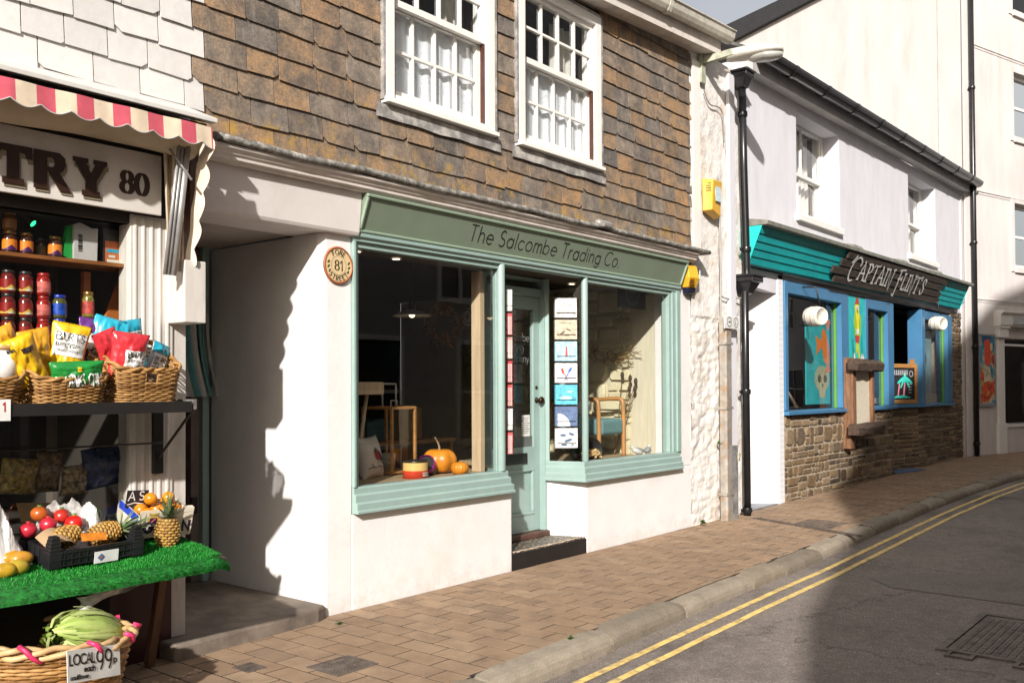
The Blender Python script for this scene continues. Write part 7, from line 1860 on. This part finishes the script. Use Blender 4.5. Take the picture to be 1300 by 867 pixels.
g = MB(); c2 = cc + Vector((-.2, -.12, -.14)); g.blob(c2, (.12, .1, .09), 16, 10, .3, 4, 8); tag(g.build('cauliflower', island_mat('cauli_leaf2', [(0, (.28, .38, .1)), (1, (.4, .48, .16))], nscale=14)), 'second cauliflower low in the round basket, mostly hidden by the rim', 'cauliflower')
s0, s1, s2, s3 = on_y(85, 826, -1.09), on_y(152, 817, -.98), on_y(152, 858, -.98), on_y(86, 868, -1.09)
t = thing('price_sign', 'white handwritten price sign on the round basket reading local each 99p', 'sign', s3)
su = (s1 - s0).normalized(); sw_ = (s1 - s0).length; svd = (s0 - s3); shh = svd.length; svd.normalize(); pn = plane(s3, su, svd)
g = MB(); g.loft([[pn(a, b, h) for a, b in ((0, 0), (sw_, 0), (sw_, shh), (0, shh))] for h in (-.003, 0)]); g.build('card', M('card_white', (.75, .75, .72), .6), t)
g = MB()
write(g, 'LOCAL', pn, shh * .3, .0075, x=sw_ * .04, y=shh * .55, gap=.12, maxw=sw_ * .46); write(g, 'each', pn, shh * .17, .0055, x=sw_ * .3, y=shh * .3, gap=.14, maxw=sw_ * .2); write(g, '99', pn, shh * .58, .009, x=sw_ * .54, y=shh * .3, gap=.2, maxw=sw_ * .28); write(g, 'p', pn, shh * .2, .006, x=sw_ * .87, y=shh * .45); write(g, 'cauliflower', pn, shh * .13, .0045, x=sw_ * .05, y=shh * .1, gap=.14, maxw=sw_ * .42)
g.build('lettering', letter_black_m, t)

# ------------------------------------------------------------------ shop plaque
pc_ = Vector((.136, -.002, 2.412)); pr_ = .128
t = thing('house_number_plaque', 'round cream house number plaque with brown rim on the white pier', 'plaque', pc_)
g = MB(); g.lathe([(0, 0), (pr_, 0), (pr_ + .004, .01), (pr_ - .004, .02), (pr_ - .012, .016), (pr_ - .014, .012)], pc_, 48, (0, -1, 0), caps=False); g.build('rim', M('terracotta_rim', (.34, .1, .035), .5, .15, 9), t)
g = MB(); g.lathe([(0, .013), (pr_ - .013, .013)], pc_, 48, (0, -1, 0), caps=False); g.build('face', M('plaque_cream', (.66, .5, .28), .5, .06, 9), t)
g = MB(); pp2 = plane(pc_ + Vector((0, -.0135, 0)), (1, 0, 0), (0, 0, 1))
write(g, '81', pp2, .068, .011, x=0, y=-.034, nib=(0, .35), align='c', gap=.2)
def ringtext(txt, r, a_mid, flip, hgt, wd_):
    st_w = [(ch, glyph(ch)[0] if ch != ' ' else .3) for ch in txt]; tot = sum(w_ * hgt + .012 for _, w_ in st_w); a = a_mid + (tot / r / 2 if not flip else -tot / r / 2)
    for ch, w_ in st_w:
        ww = (w_ * hgt + .012) / r; am = a - ww / 2 if not flip else a + ww / 2
        if ch != ' ':
            c_ = Vector((math.cos(am), math.sin(am))); tg = Vector((math.sin(am), -math.cos(am))) if not flip else Vector((-math.sin(am), math.cos(am))); rd = c_ if not flip else -c_
            base = c_ * (r - hgt / 2 if not flip else r + hgt / 2)
            for q in glyph(ch)[1]: strokes(g, [[((base + tg * (x - w_ / 2) * hgt + rd * y * hgt).x, (base + tg * (x - w_ / 2) * hgt + rd * y * hgt).y) for x, y in q]], pp2, wd_, (0, .4))
        a = a - ww if not flip else a + ww
ringtext('FORE', .092, PI / 2, False, .032, .008); ringtext('STREET', .092, -PI / 2, True, .032, .008)
strokes(g, [_arc(0, 0, .066, .066, 0, 360, 40)], pp2, .0018)
g.build('lettering', M('plaque_ink', (.04, .03, .015), .5), t)
g = MB()
for a in (12, -8, -28, 168, 188, 208): q = (.092 * math.cos(rad(a)), .092 * math.sin(rad(a))); flat(g, ell(q[0], q[1], .011, .008, rad(a + 40)), pp2, .001); flat(g, ell(q[0] + .006, q[1] + .008, .007, .005, rad(a)), pp2, .0012)
g.build('leaf_motif', M('motif_green', (.06, .08, .02), .5), t)

# ------------------------------------------------------------------ left display window
FZ = .8455
def fl(px, py, z=FZ): return on_z(px, py, z)
t = thing('cushion', 'cream cushion with a robin on a branch in the left display window', 'cushion', fl(480, 606))
c0 = fl(480, 606); Rr_ = rot3(18, -12, 0); cw_, chh_ = .33, .36
def cush(u, v, s):
    e = (1 - abs(2 * u - 1) ** 3) * (1 - abs(2 * v - 1) ** 3); pin = 1 - .1 * math.sin(v * PI); pinv = 1 - .1 * math.sin(u * PI)
    return c0 + Vector((-.03, .03, 0)) + Rr_ @ Vector(((u - .5) * cw_ * pin, s * .075 * e ** .6, .16 + (v - .5) * chh_ * pinv))
g = MB()
for s in (-1, 1): g.grid(lambda u, v: cush(u, v, s), 20, 20)
g.build('cover', M('linen', (.62, .55, .47), .95, .06, 60, .3, 120, .003), t)
def csrf(a, b, h=0): return cush(a, b, -1) + Rr_ @ Vector((0, -.004 - h, 0))
def cpaint(nm, c, shapes, h):
    g = MB()
    for s in shapes: g.add([csrf(a, b, h) for a, b in s] + [csrf(sum(q[0] for q in s) / len(s), sum(q[1] for q in s) / len(s), h)], [(i, (i + 1) % len(s), len(s)) for i in range(len(s))])
    g.build(nm, M('robin_' + nm, c, .9), t)
cpaint('bird', (.06, .035, .03), [ell(.58, .52, .2, .1, -.7, 14), ell(.47, .62, .09, .09, 0, 12), [(.66, .45), (.8, .3), (.74, .3), (.6, .42)]], .002)
cpaint('red_breast', (.4, .02, .03), [ell(.48, .52, .1, .12, .3, 12)], .004)
g = MB(); strokes(g, [[(.1 + .06 * k, .24 + .015 * math.sin(k)) for k in range(14)], [(.3, .25), (.2, .34)], [(.55, .25), (.68, .16)], [(.5, .4), (.5, .26)]], lambda a, b, h=0: csrf(min(.98, a), b, .003), .03 * .6); g.build('branch', M('robin_bird', (.06, .035, .03)), t)
# lantern
L0, L1 = fl(500, 604), fl(541, 594)
lx = (L1 - L0); lx.z = 0; ll = .34; lx = Vector((math.cos(rad(8)), math.sin(rad(8)), 0)); ly = Vector((-lx.y, lx.x, 0)); LB = L0 + Vector((0.0, .02, 0))
def lp(a, b, c): return LB + lx * a + ly * b + Vector((0, 0, c))
def lbox(g, a0, a1, b0, b1, c0, c1): g.add([lp(a, b, c) for c in (c0, c1) for b in (b0, b1) for a in (a0, a1)], [(0, 2, 3, 1), (4, 5, 7, 6), (0, 1, 5, 4), (2, 6, 7, 3), (0, 4, 6, 2), (1, 3, 7, 5)])
t = thing('lantern', 'large honey wood lantern with glass sides and grey metal handle in the left display window', 'lantern', LB)
g = MB(); s_ = .33; hh_ = .56; w_ = .022
for a, b in ((0, 0), (s_ - w_, 0), (0, s_ - w_), (s_ - w_, s_ - w_)): lbox(g, a, a + w_, b, b + w_, .03, hh_ - w_)
lbox(g, 0, s_, 0, w_, hh_ - w_ + .0005, hh_); lbox(g, 0, s_, s_ - w_, s_, hh_ - w_ + .0005, hh_); lbox(g, 0, w_, w_ + .0005, s_ - w_ - .0005, hh_ - w_ + .0005, hh_); lbox(g, s_ - w_, s_, w_ + .0005, s_ - w_ - .0005, hh_ - w_ + .0005, hh_)
lbox(g, 0, s_, 0, s_, .03 - .018, .03 - .0005)
for a, b in ((.01, .01), (s_ - .04, .01), (.01, s_ - .04), (s_ - .04, s_ - .04)): lbox(g, a, a + .03, b, b + .03, 0, .0115)
g.build('frame', wood_m, t, bevel=.002)
g = MB(); c = [lp(.06, .15, hh_), lp(.06, .15, hh_ + .19), lp(.24, .15, hh_ + .19), lp(.24, .15, hh_)]
for a, b in zip(c, c[1:]): g.tube([a, b], .009, 6)
c = [lp(.11, .1, hh_), lp(.11, .1, hh_ + .05), lp(.19, .1, hh_ + .05), lp(.19, .1, hh_)]
for a, b in zip(c, c[1:]): g.tube([a, b], .006, 6)
g.build('handle', M('handle_grey', (.42, .42, .42), .4, metal=.3), t)
g = MB()
for P in ((( w_, .01), (s_ - w_, .01)), ((.01, w_), (.01, s_ - w_))): g.add([lp(P[0][0], P[0][1], .03), lp(P[1][0], P[1][1], .03), lp(P[1][0], P[1][1], hh_ - w_), lp(P[0][0], P[0][1], hh_ - w_)], [(0, 1, 2, 3)])
g.build('glass', shop_glass_m, t)
t = thing('candle_pot', 'birch bark candle pot standing inside the wooden lantern', 'candle', lp(.13, .15, .03))
g = MB(); g.lathe([(0, 0), (.062, 0), (.064, .14), (.056, .14), (.054, .12), (0, .12)], lp(.13, .15, .0301), 20); g.build('pot', M('birch', (.4, .33, .25), .8, .4, 12, .3, 20, .004, stretch=(1, 1, 4)), t)
def pumpkin(p, r, h, label, ribs=10, stem=True):
    t = thing('pumpkin', label, 'pumpkin', p, 'pumpkins in the left display window'); P0 = Vector(p); g = MB(); L_ = []
    for i in range(15):
        th = PI * i / 14; row = []
        for k in range(60):
            a = 2 * PI * k / 60; q = 1 - .07 * abs(math.cos(a * ribs / 2)) ** 3
            rr_ = r * q * math.sin(th) ** .75; row.append(P0 + Vector((rr_ * math.cos(a), rr_ * math.sin(a), h / 2 - h / 2 * math.cos(th) * (1 - .18 * math.exp(-((math.sin(th)) ** 2) * 12)))))
        L_.append(row)
    g.loft(L_, caps=False, sm=True); g.build('rind', M('pumpkin_rind', (.66, .23, .012), .4, .18, 9, .05, 30, .003), t)
    if stem: g = MB(); g.tube(chaikin([P0 + Vector((0, 0, h * .9)), P0 + Vector((-.005, 0, h + .02)), P0 + Vector((-.03, .0, h + .06)), P0 + Vector((-.055, 0, h + .09))], 1), [.014, .011, .009, .008, .007, .006, .006, .007][:8], 7); g.build('stem', M('pumpkin_stem', (.3, .22, .12), .8, .3, 20), t)
p = fl(567, 601); pumpkin((p.x, p.y + .08, FZ), .15, .21, 'big smooth orange pumpkin in the left display window', 8)
p = fl(578, 602); pumpkin((p.x - .01, p.y - .06, FZ), .075, .11, 'small ribbed orange gourd in front of the big pumpkin', 16, False)
p = fl(533, 607)
t = thing('tin', 'round tin with yellow top band and red lower band in the left display window', 'tin', (p.x, p.y + .05, FZ)); P0 = Vector((p.x, p.y + .05, FZ))
g = MB(); g.lathe([(0, 0), (.1, 0), (.1, .062)], P0, 28, caps=False); g.build('red_band', M('tin_red', (.62, .055, .02), .4), t)
g = MB(); g.lathe([(.1, .0622), (.1, .125)], P0, 28, caps=False); g.build('yellow_band', M('tin_yellow', (.72, .47, .16), .4), t)
g = MB(); g.lathe([(.1, .1252), (.102, .128), (.102, .138), (.094, .142), (.088, .132), (0, .132)], P0, 28, caps=False); g.build('lid', M('tin_lid', (.06, .05, .04), .3, metal=.6), t)
g = MB()
for k in range(7): 
    a0 = -100 + 8 * k; q = P0 + Vector((.1015 * math.cos(rad(a0)), .1015 * math.sin(rad(a0)), .02)); tg = Vector((-math.sin(rad(a0)), math.cos(rad(a0)), 0))
    for z in (0, .018): g.add([q + Vector((0, 0, z)), q + tg * .01 + Vector((0, 0, z)), q + tg * .01 + Vector((0, 0, z + .01)), q + Vector((0, 0, z + .01))], [(0, 1, 2, 3)])
g.build('print', M('packet_white', (.78, .77, .74), .45), t)
p = fl(551, 604); P0 = Vector((p.x + .01, p.y + .09, FZ + .075))
t = thing('tin', 'purple banded tin lying on its side behind the red and yellow tin', 'tin', (P0.x, P0.y, FZ)); axx = Vector((-.75, -.35, .5))
g = MB(); g.lathe([(.075, 0), (.078, .002), (.078, .05), (.075, .052)], P0, 28, axx, caps=False); g.build('purple_band', M('tin_purple', (.4, .01, .3), .35), t)
g = MB(); g.lathe([(0, .0), (.075, 0)], P0, 28, axx, caps=False); g.lathe([(.075, -.001), (.075, -.06), (0, -.06)], P0, 28, axx, caps=False); g.build('body', M('tin_lid', (.06, .05, .04), .3), t)
g = MB(); g.lathe([(0, .03), (.07, .03)], P0, 28, axx, caps=False); g.build('liner', M('black_metal', (.016, .014, .013)), t)
# wooden stool at far left, pendant lamp
t = thing('stool', 'pale wooden stool top and leg at the left edge of the left display window', 'stool', (.62, .85, FZ)); p = on_y(461, 493, .62)
g = MB(); g.loft([[Vector((p.x + a, .62 + b, p.z + c)) for a, b in ((-.3, -.14), (.1, -.14), (.1, .14), (-.3, .14))] for c in (-.05, .05)]); g.build('seat', pale_wood_m, t, bevel=.01)
for dx, lx_ in ((.02, -.14), (-.24, .12)): g = MB(); g.tube([(p.x + dx, .6, p.z - .05), (p.x + dx + lx_, .58, FZ)], .016, 8); g.build('leg', pale_wood_m, t)
pd = on_y(523, 400, 1.2)
t = thing('pendant_lamp', 'white enamel pendant lamp hanging in the dark shop', 'pendant lamp', tuple(pd))
g = MB(); g.tube([(pd.x, 1.2, pd.z + .09), (pd.x, 1.2, 2.75)], .008, 6); g.lathe([(0, .12), (.03, .12), (.035, .05), (.02, .04)], pd, 14); g.build('flex', black_metal_m, t)
g = MB(); g.lathe([(.03, .05), (.08, .04), (.17, .0), (.18, -.006), (.18, -.012), (.165, -.004), (.08, .03), (.03, .04)], pd, 30, caps=False); g.build('shade', M('enamel', (.7, .66, .58), .3), t)
g = MB(); g.blob(pd + Vector((0, 0, .005)), .03, 12, 8); g.build('bulb', M('warm_bulb', (1, .75, .42), emis=3), t)
# ------------------------------------------------------------------ card racks in the doorway
def rack(label, c, nrm, nz):
    t = thing('card_rack', label, 'card rack', (c[0], c[1], .9)); g = MB(); n = Vector((nrm[0], nrm[1], 0)).normalized(); u = Vector((-n.y, n.x, 0))
    for s in (-.085, .085): g.tube([Vector((c[0], c[1], .92)) + u * s - n * .035, Vector((c[0], c[1], 2.46)) + u * s - n * .035], .004, 5)
    for k in range(nz):
        z = .985 + .205 * k
        g.tube([Vector((c[0], c[1], z)) + u * s + n * d for s, d in ((-.09, -.03), (-.09, .034), (.09, .034), (.09, -.03))], .003, 4); g.tube([Vector((c[0], c[1], z + .05)) + u * s + n * d for s, d in ((-.09, -.03), (-.09, .034), (.09, .034), (.09, -.03))], .003, 4)
    g.build('wire_frame', black_metal_m, t); return n, u
cR = (3.045, .15); nR, uR = rack('black wire card rack hanging on the right side of the shop doorway', cR, (-.7, -.72), 7)
cards = [('navy and white fish patterned', (.7, .7, .68)), ('navy card with a white chart arc', (.1, .15, .28)), ('bright blue sea picture', (.1, .45, .6)), ('white card with red and blue oars', (.68, .68, .68)), ('pale blue lighthouse picture', (.35, .58, .68)), ('beige old map pattern', (.55, .45, .33)), ('pale grey patterned', (.55, .53, .53))]
for k, (nm, c_) in enumerate(cards):
    z = .99 + .205 * k; t = thing('greeting_cards', f'{nm} greeting cards in the right card rack', 'greeting cards', (cR[0], cR[1], z), 'greeting cards in the right rack')
    o_ = Vector((cR[0], cR[1], z)); g = MB(); g.loft([[o_ + uR * a + nR * b + Vector((0, 0, c)) for a, b in ((-.105, -.035), (.105, -.035), (.105, .028), (-.105, .028))] for c in (0, .185)]); g.build('card_stack', M('card_' + str(k), c_, .5, .25, 30), t)
    pl_ = plane(o_ + uR * -.085 + nR * .0285, uR, (0, 0, 1)); W = .17
    if pl_(0, 0, 1).y > o_.y: pl_ = (lambda o2, u2: (lambda a, b, h=0: o2 + u2 * a + Vector((0, 0, b)) + nR * h))(o_ + uR * -.085 + nR * .0285, uR)
    if k == 0: paint('fish_print', (.08, .12, .2), [ell(.05, .12, .03, .012), ell(.1, .07, .04, .014, .3), ell(.06, .03, .03, .01), ell(.13, .13, .03, .012, -.3), [(.12, .03), (.15, .04), (.15, .02)]], t, pl_, .002)
    if k == 1: paint('chart_arc', (.6, .62, .65), [[(.0, .0)] + [(.12 * math.cos(q), .12 * math.sin(q)) for q in [PI / 2 * i / 10 for i in range(11)]]], t, pl_, .002)
    if k == 2: paint('wave_print', (.35, .65, .72), [ell(.08, .06, .06, .02), ell(.12, .12, .03, .012)], t, pl_, .002)
    if k == 3: paint('oar_red', (.6, .04, .03), [ell(.05, .11, .012, .03, .3), [(.06, .09), (.07, .09), (.1, .02), (.09, .02)]], t, pl_, .002); paint('oar_blue', (.03, .12, .4), [ell(.12, .12, .012, .03, -.6), [(.1, .09), (.11, .09), (.07, .02), (.06, .02)]], t, pl_, .003)
    if k == 4: paint('lighthouse', (.62, .08, .06), [[(.075, .04), (.1, .04), (.095, .12), (.08, .12)], [(.075, .122), (.1, .122), (.0875, .14)]], t, pl_, .002)
    if k == 5: paint('map_lines', (.15, .11, .07), [[(.02, .15), (.14, .15), (.14, .155), (.02, .155)], ell(.05, .06, .03, .01, .6), ell(.11, .09, .025, .008, -.4), ell(.1, .04, .03, .006, .2)], t, pl_, .002)
    if k == 6: paint('grey_print', (.45, .42, .44), [ell(.05, .12, .03, .01, .5), ell(.11, .06, .03, .01, -.5), ell(.12, .12, .02, .008)], t, pl_, .002)
cL = (2.13, .13); nL, uL = rack('black wire card rack hanging on the left side of the shop doorway', cL, (.86, -.5), 7)
red = [(.52, .1, .1), (.6, .55, .55), (.5, .07, .07), (.45, .04, .05), (.6, .3, .28), (.5, .08, .08), (.62, .6, .58)]
rn = ['lowest red striped', 'pale pink', 'red tartan', 'dark red', 'coral striped', 'red and white checked', 'top white']
for k in range(7):
    z = .99 + .205 * k; o_ = Vector((cL[0], cL[1], z)); t = thing('greeting_cards', f'{rn[k]} greeting cards in the left card rack of the doorway', 'greeting cards', (cL[0], cL[1], z), 'greeting cards in the left rack')
    g = MB(); g.loft([[o_ + uL * a + nL * b + Vector((0, 0, c)) for a, b in ((-.09, -.028), (.09, -.028), (.09, .028), (-.09, .028))] for c in (0, .185)]); g.build('card_stack', M('red_card_%d' % k, red[k], .6, .3, 40, stretch=(1, 1, .2)), t)
    g = MB()
    for q in range(4): g.loft([[o_ + uL * (-.0905 if 0 else a) + nL * b + Vector((0, 0, c)) for a, b in ((-.0915, -.022 + .012 * q), (-.0905, -.022 + .012 * q), (-.0905, -.017 + .012 * q), (-.0915, -.017 + .012 * q))] for c in (.004, .16)])
    g.build('card_edges', M('card_edge', (.68, .64, .6), .7), t)
# ------------------------------------------------------------------ right display window
GZ = .8005
F1, F2 = on_z(764, 574, .8), on_z(803, 571, .8)
ch = thing('armchair', 'wooden armchair with teal upholstered seat in the right display window', 'armchair', (4.45, .7, GZ))
oak = M('oak_frame', (.5, .24, .08), .4, .2, 4, stretch=(1, 1, .5))
CO = Vector((4.12, .5, GZ)); cxv = Vector((.78, .08, 0)).normalized(); cyv = Vector((-cxv.y, cxv.x, 0)); CW = .58
def chp(a, b, c): return CO + cxv * a + cyv * b + Vector((0, 0, c))
for a in (0, CW):
    g = MB(); g.tube(chaikin([chp(a, 0, 0), chp(a, 0, .57), chp(a, .02, .63), chp(a, .1, .64), chp(a, .58, .6)], 2), .024, 10); g.tube([chp(a, .58, .6), chp(a, .66, 0)], .022, 10); g.build('arm_frame', oak, ch)
g = MB(); g.loft([[chp(a, b, c) for a, b in ((.03, -.02), (CW - .03, -.02), (CW - .03, .56), (.03, .56))] for c in (.24, .42)]); g.build('seat', M('teal_fabric', (.14, .27, .28), .9, .08, 50, .2, 150, .002), ch, bevel=.045, seg=4)
g = MB(); g.loft([[chp(a, b + c * .25, .4 + c) for a, b in ((.05, .5), (CW - .05, .5), (CW - .05, .58), (.05, .58))] for c in (0, .42)]); g.build('backrest', M('teal_fabric', (.14, .27, .28)), ch, bevel=.03, seg=3)
g = MB(); g.blob(chp(.16, .32, .56), (.14, .12, .1), 16, 10, .35, 4, 2); tag(g.build('sheepskin', M('fleece', (.7, .66, .58), .95, .1, 20, .8, 60, .02)), 'cream fleece throw lying on the teal armchair', 'throw')
g = MB(); g.blob(chp(.06, .42, .72), (.15, .06, .15), 16, 10, .1, 2, 2); tag(g.build('cushion', M('dotted_fabric', (.3, .3, .3), .9, .9, 45)), 'dark cushion with white dots standing on the teal armchair', 'cushion')
lp_ = on_z(758, 578, GZ); lc = Vector((3.72, .33, GZ + .125))
t = thing('log_bucket', 'black metal bucket lying on its side spilling kindling in the right display window', 'bucket', (lc.x, lc.y, GZ)); lax = Vector((-.45, -.8, .12))
g = MB(); g.lathe([(.0, -.3), (.1, -.3), (.125, 0), (.118, .0), (.095, -.29), (0, -.29)], lc, 24, lax, caps=False); g.lathe([(.12, -.004), (.131, -.004), (.131, .008), (.12, .008), (.12, -.004)], lc, 24, lax, caps=False); g.build('bucket', black_metal_m, t)
g = MB(); rk = random.Random(4)
for i in range(34):
    a = rk.uniform(0, 2 * PI); r = .09 * math.sqrt(rk.random()); sd_ = Vector((lax.y, -lax.x, 0)).normalized(); upv = Vector((0, 0, 1))
    q = lc + sd_ * r * math.cos(a) + upv * (-.05 + .5 * r * math.sin(a)) + lax.normalized() * rk.uniform(-.06, .05)
    g.obox(q, (.02, .09, .018), rot3(rk.uniform(0, 180), rk.uniform(-30, 30), 0))
tag(g.build('kindling', M('kindling', (.6, .4, .18), .8, .3, 20)), 'bundle of pale kindling sticks inside the black bucket', 'kindling')
def gull(p, label, rz):
    t = thing('gull_ornament', label, 'ornament', p, 'gull ornaments in the right window'); P0 = Vector(p); R = rot3(rz, 0, 0); q = lambda x, y, z: P0 + R @ Vector((x, y, z))
    g = MB(); g.blob(q(0, 0, .075), (.07, .036, .034), 16, 10, rot=R @ rot3(0, 0, -14)); g.blob(q(.06, 0, .118), (.026, .022, .022), 12, 8); g.blob(q(.045, 0, .098), (.028, .022, .03), 10, 8); g.build('body', M('gull_white', (.7, .68, .65), .5), t)
    g = MB(); g.blob(q(-.03, 0, .09), (.068, .037, .02), 14, 8, rot=R @ rot3(0, 0, -18)); g.build('wing', M('gull_grey', (.32, .33, .34), .5), t)
    g = MB(); g.tube([q(.08, 0, .116), q(.108, 0, .108)], [.007, .002], 6); g.build('beak', M('gull_beak', (.5, .25, .03), .4), t)
    g = MB(); g.tube([q(.0, .012, .05), q(.0, .012, .0)], .004, 5); g.tube([q(.0, -.012, .05), q(.0, -.012, .0)], .004, 5); g.box(P0.x - .03, P0.x + .03, P0.y - .02, P0.y + .02, P0.z, P0.z + .008); g.build('legs', M('gull_leg', (.2, .17, .13), .5), t)
    return t
gp1, gp2 = Vector((4.62, .2, GZ)), Vector((4.47, .24, GZ))
gull(tuple(gp1), 'larger white and grey gull ornament at the right of the pair by the cream panel', 20); gull(tuple(gp2), 'white and grey gull ornament at the left of the pair by the armchair leg', 150)
t = thing('teasel_stems', 'dried teasel stems with dark seed heads standing behind the armchair', 'dried flowers', (4.8, .7, GZ))
g = MB(); hd = MB()
for (px, py) in ((790, 476), (800, 480), (807, 484), (806, 494), (799, 494), (793, 516)):
    q = on_x(px, py, 4.85); g.tube(chaikin([(4.8, .75, GZ), (4.83, (q.y + .75) / 2, (GZ + q.z) / 2), tuple(q)], 2), .004, 5); hd.blob(q, (.022, .022, .04), 10, 8)
g.build('stem', M('dry_stem', (.2, .14, .07), .9), t); hd.build('seed_head', M('seed_head', (.07, .045, .035), .9, .4, 60, .8, 90, .01), t)
t = thing('hanging_board', 'dark hanging board with a round emblem at the top of the right display window', 'sign', (4.45, .3, 2.4)); q = on_y(803, 375, .3)
g = MB(); g.box(q.x - .27, q.x + .27, .3, .315, q.z - .14, q.z + .18); g.build('board', M('board_dark', (.03, .03, .03), .5), t)
g = MB(); strokes(g, [_arc(0, 0.03, .13, .13, 0, 360, 30), [(-.08, .03), (.08, .03)], [(-.06, .06), (.06, .06)]], plane((q.x, .2995, q.z), (1, 0, 0), (0, 0, 1)), .008); g.build('emblem', M('emblem_grey', (.22, .22, .2), .6), t)
t = thing('dried_garland', 'dried flower garland fixed on the cream stone wall inside the right window', 'garland', (4.9, 1.0, 1.9)); g = MB(); rk = random.Random(7)
q = on_x(778, 450, 4.88)
for i in range(90):
    a = q + Vector((rk.uniform(-.05, .02), rk.uniform(-.3, .3), rk.uniform(-.07, .07))); g.tube([a, a + Vector((rk.uniform(-.04, 0), rk.uniform(-.12, .12), rk.uniform(-.06, .06)))], .004, 4)
g.build('twigs', M('garland_twig', (.28, .17, .06), .9, .4, 20), t)
# dim things deeper in the left room
t = thing('dried_wreath', 'dim orange dried flower wreath hanging deep inside the left shop window', 'wreath', (2.3, 1.6, 1.9)); g = MB(); rk = random.Random(17); q = on_y(562, 412, 1.6)
for i in range(150):
    a = rk.uniform(0, 2 * PI); r = .22 + rk.uniform(-.05, .05); c = q + Vector((r * math.cos(a), rk.uniform(-.03, .03), r * math.sin(a) * .8)); g.tube([c, c + Vector((rk.uniform(-.07, .07), -.03, rk.uniform(-.07, .07)))], .006, 4)
g.build('twigs', M('wreath_orange', (.4, .16, .03), .9, .5, 20), t)
t = thing('wall_plaque', 'small round pale sign hanging deep inside the left shop window', 'sign', (2.8, 1.7, 1.9)); q = on_y(592, 402, 1.7); g = MB(); g.lathe([(0, 0), (.1, 0), (.1, .015), (0, .015)], q, 24, (0, -1, 0)); g.build('disc', M('plaque_grey', (.3, .28, .25), .6), t)
g = MB(); strokes(g, [_arc(0, 0, .075, .075, 0, 360, 24), [(-.04, 0), (.04, 0)], [(0, -.04), (0, .04)]], plane(q + Vector((0, -.016, 0)), (1, 0, 0), (0, 0, 1)), .012); g.build('emblem', letter_black_m, t)
t = thing('display_table', 'brown wooden display table with boxes deep inside the left shop window', 'table', (2.0, 2.0, .15)); g = MB(); g.box(1.2, 3.4, 1.9, 2.6, .98, 1.02); g.build('table_top', wood_m, t)
for x, y in ((1.22, 1.92), (3.33, 1.92), (1.22, 2.53), (3.33, 2.53)): g = MB(); g.box(x, x + .05, y, y + .05, .15, .979); g.build('leg', wood_m, t)
for k, (x, w_, h_, c_) in enumerate(((1.4, .3, .26, (.3, .1, .06)), (1.85, .22, .4, (.4, .36, .3)), (2.25, .35, .2, (.08, .16, .18)), (2.75, .28, .33, (.35, .2, .06)))):
    g = MB(); g.prism([(x, 1.0205), (x + w_, 1.0205), (x + w_, 1.02 + h_), (x + w_ * .5, 1.02 + h_ + .03), (x, 1.02 + h_)], 'y', 2.05, 2.35); tag(g.build('gift_box', M('gift%d' % k, c_, .7, .2, 6), bevel=.008), ['red', 'tall cream', 'low teal', 'ochre'][k] + ' gift box on the display table deep inside the left shop window', 'box')
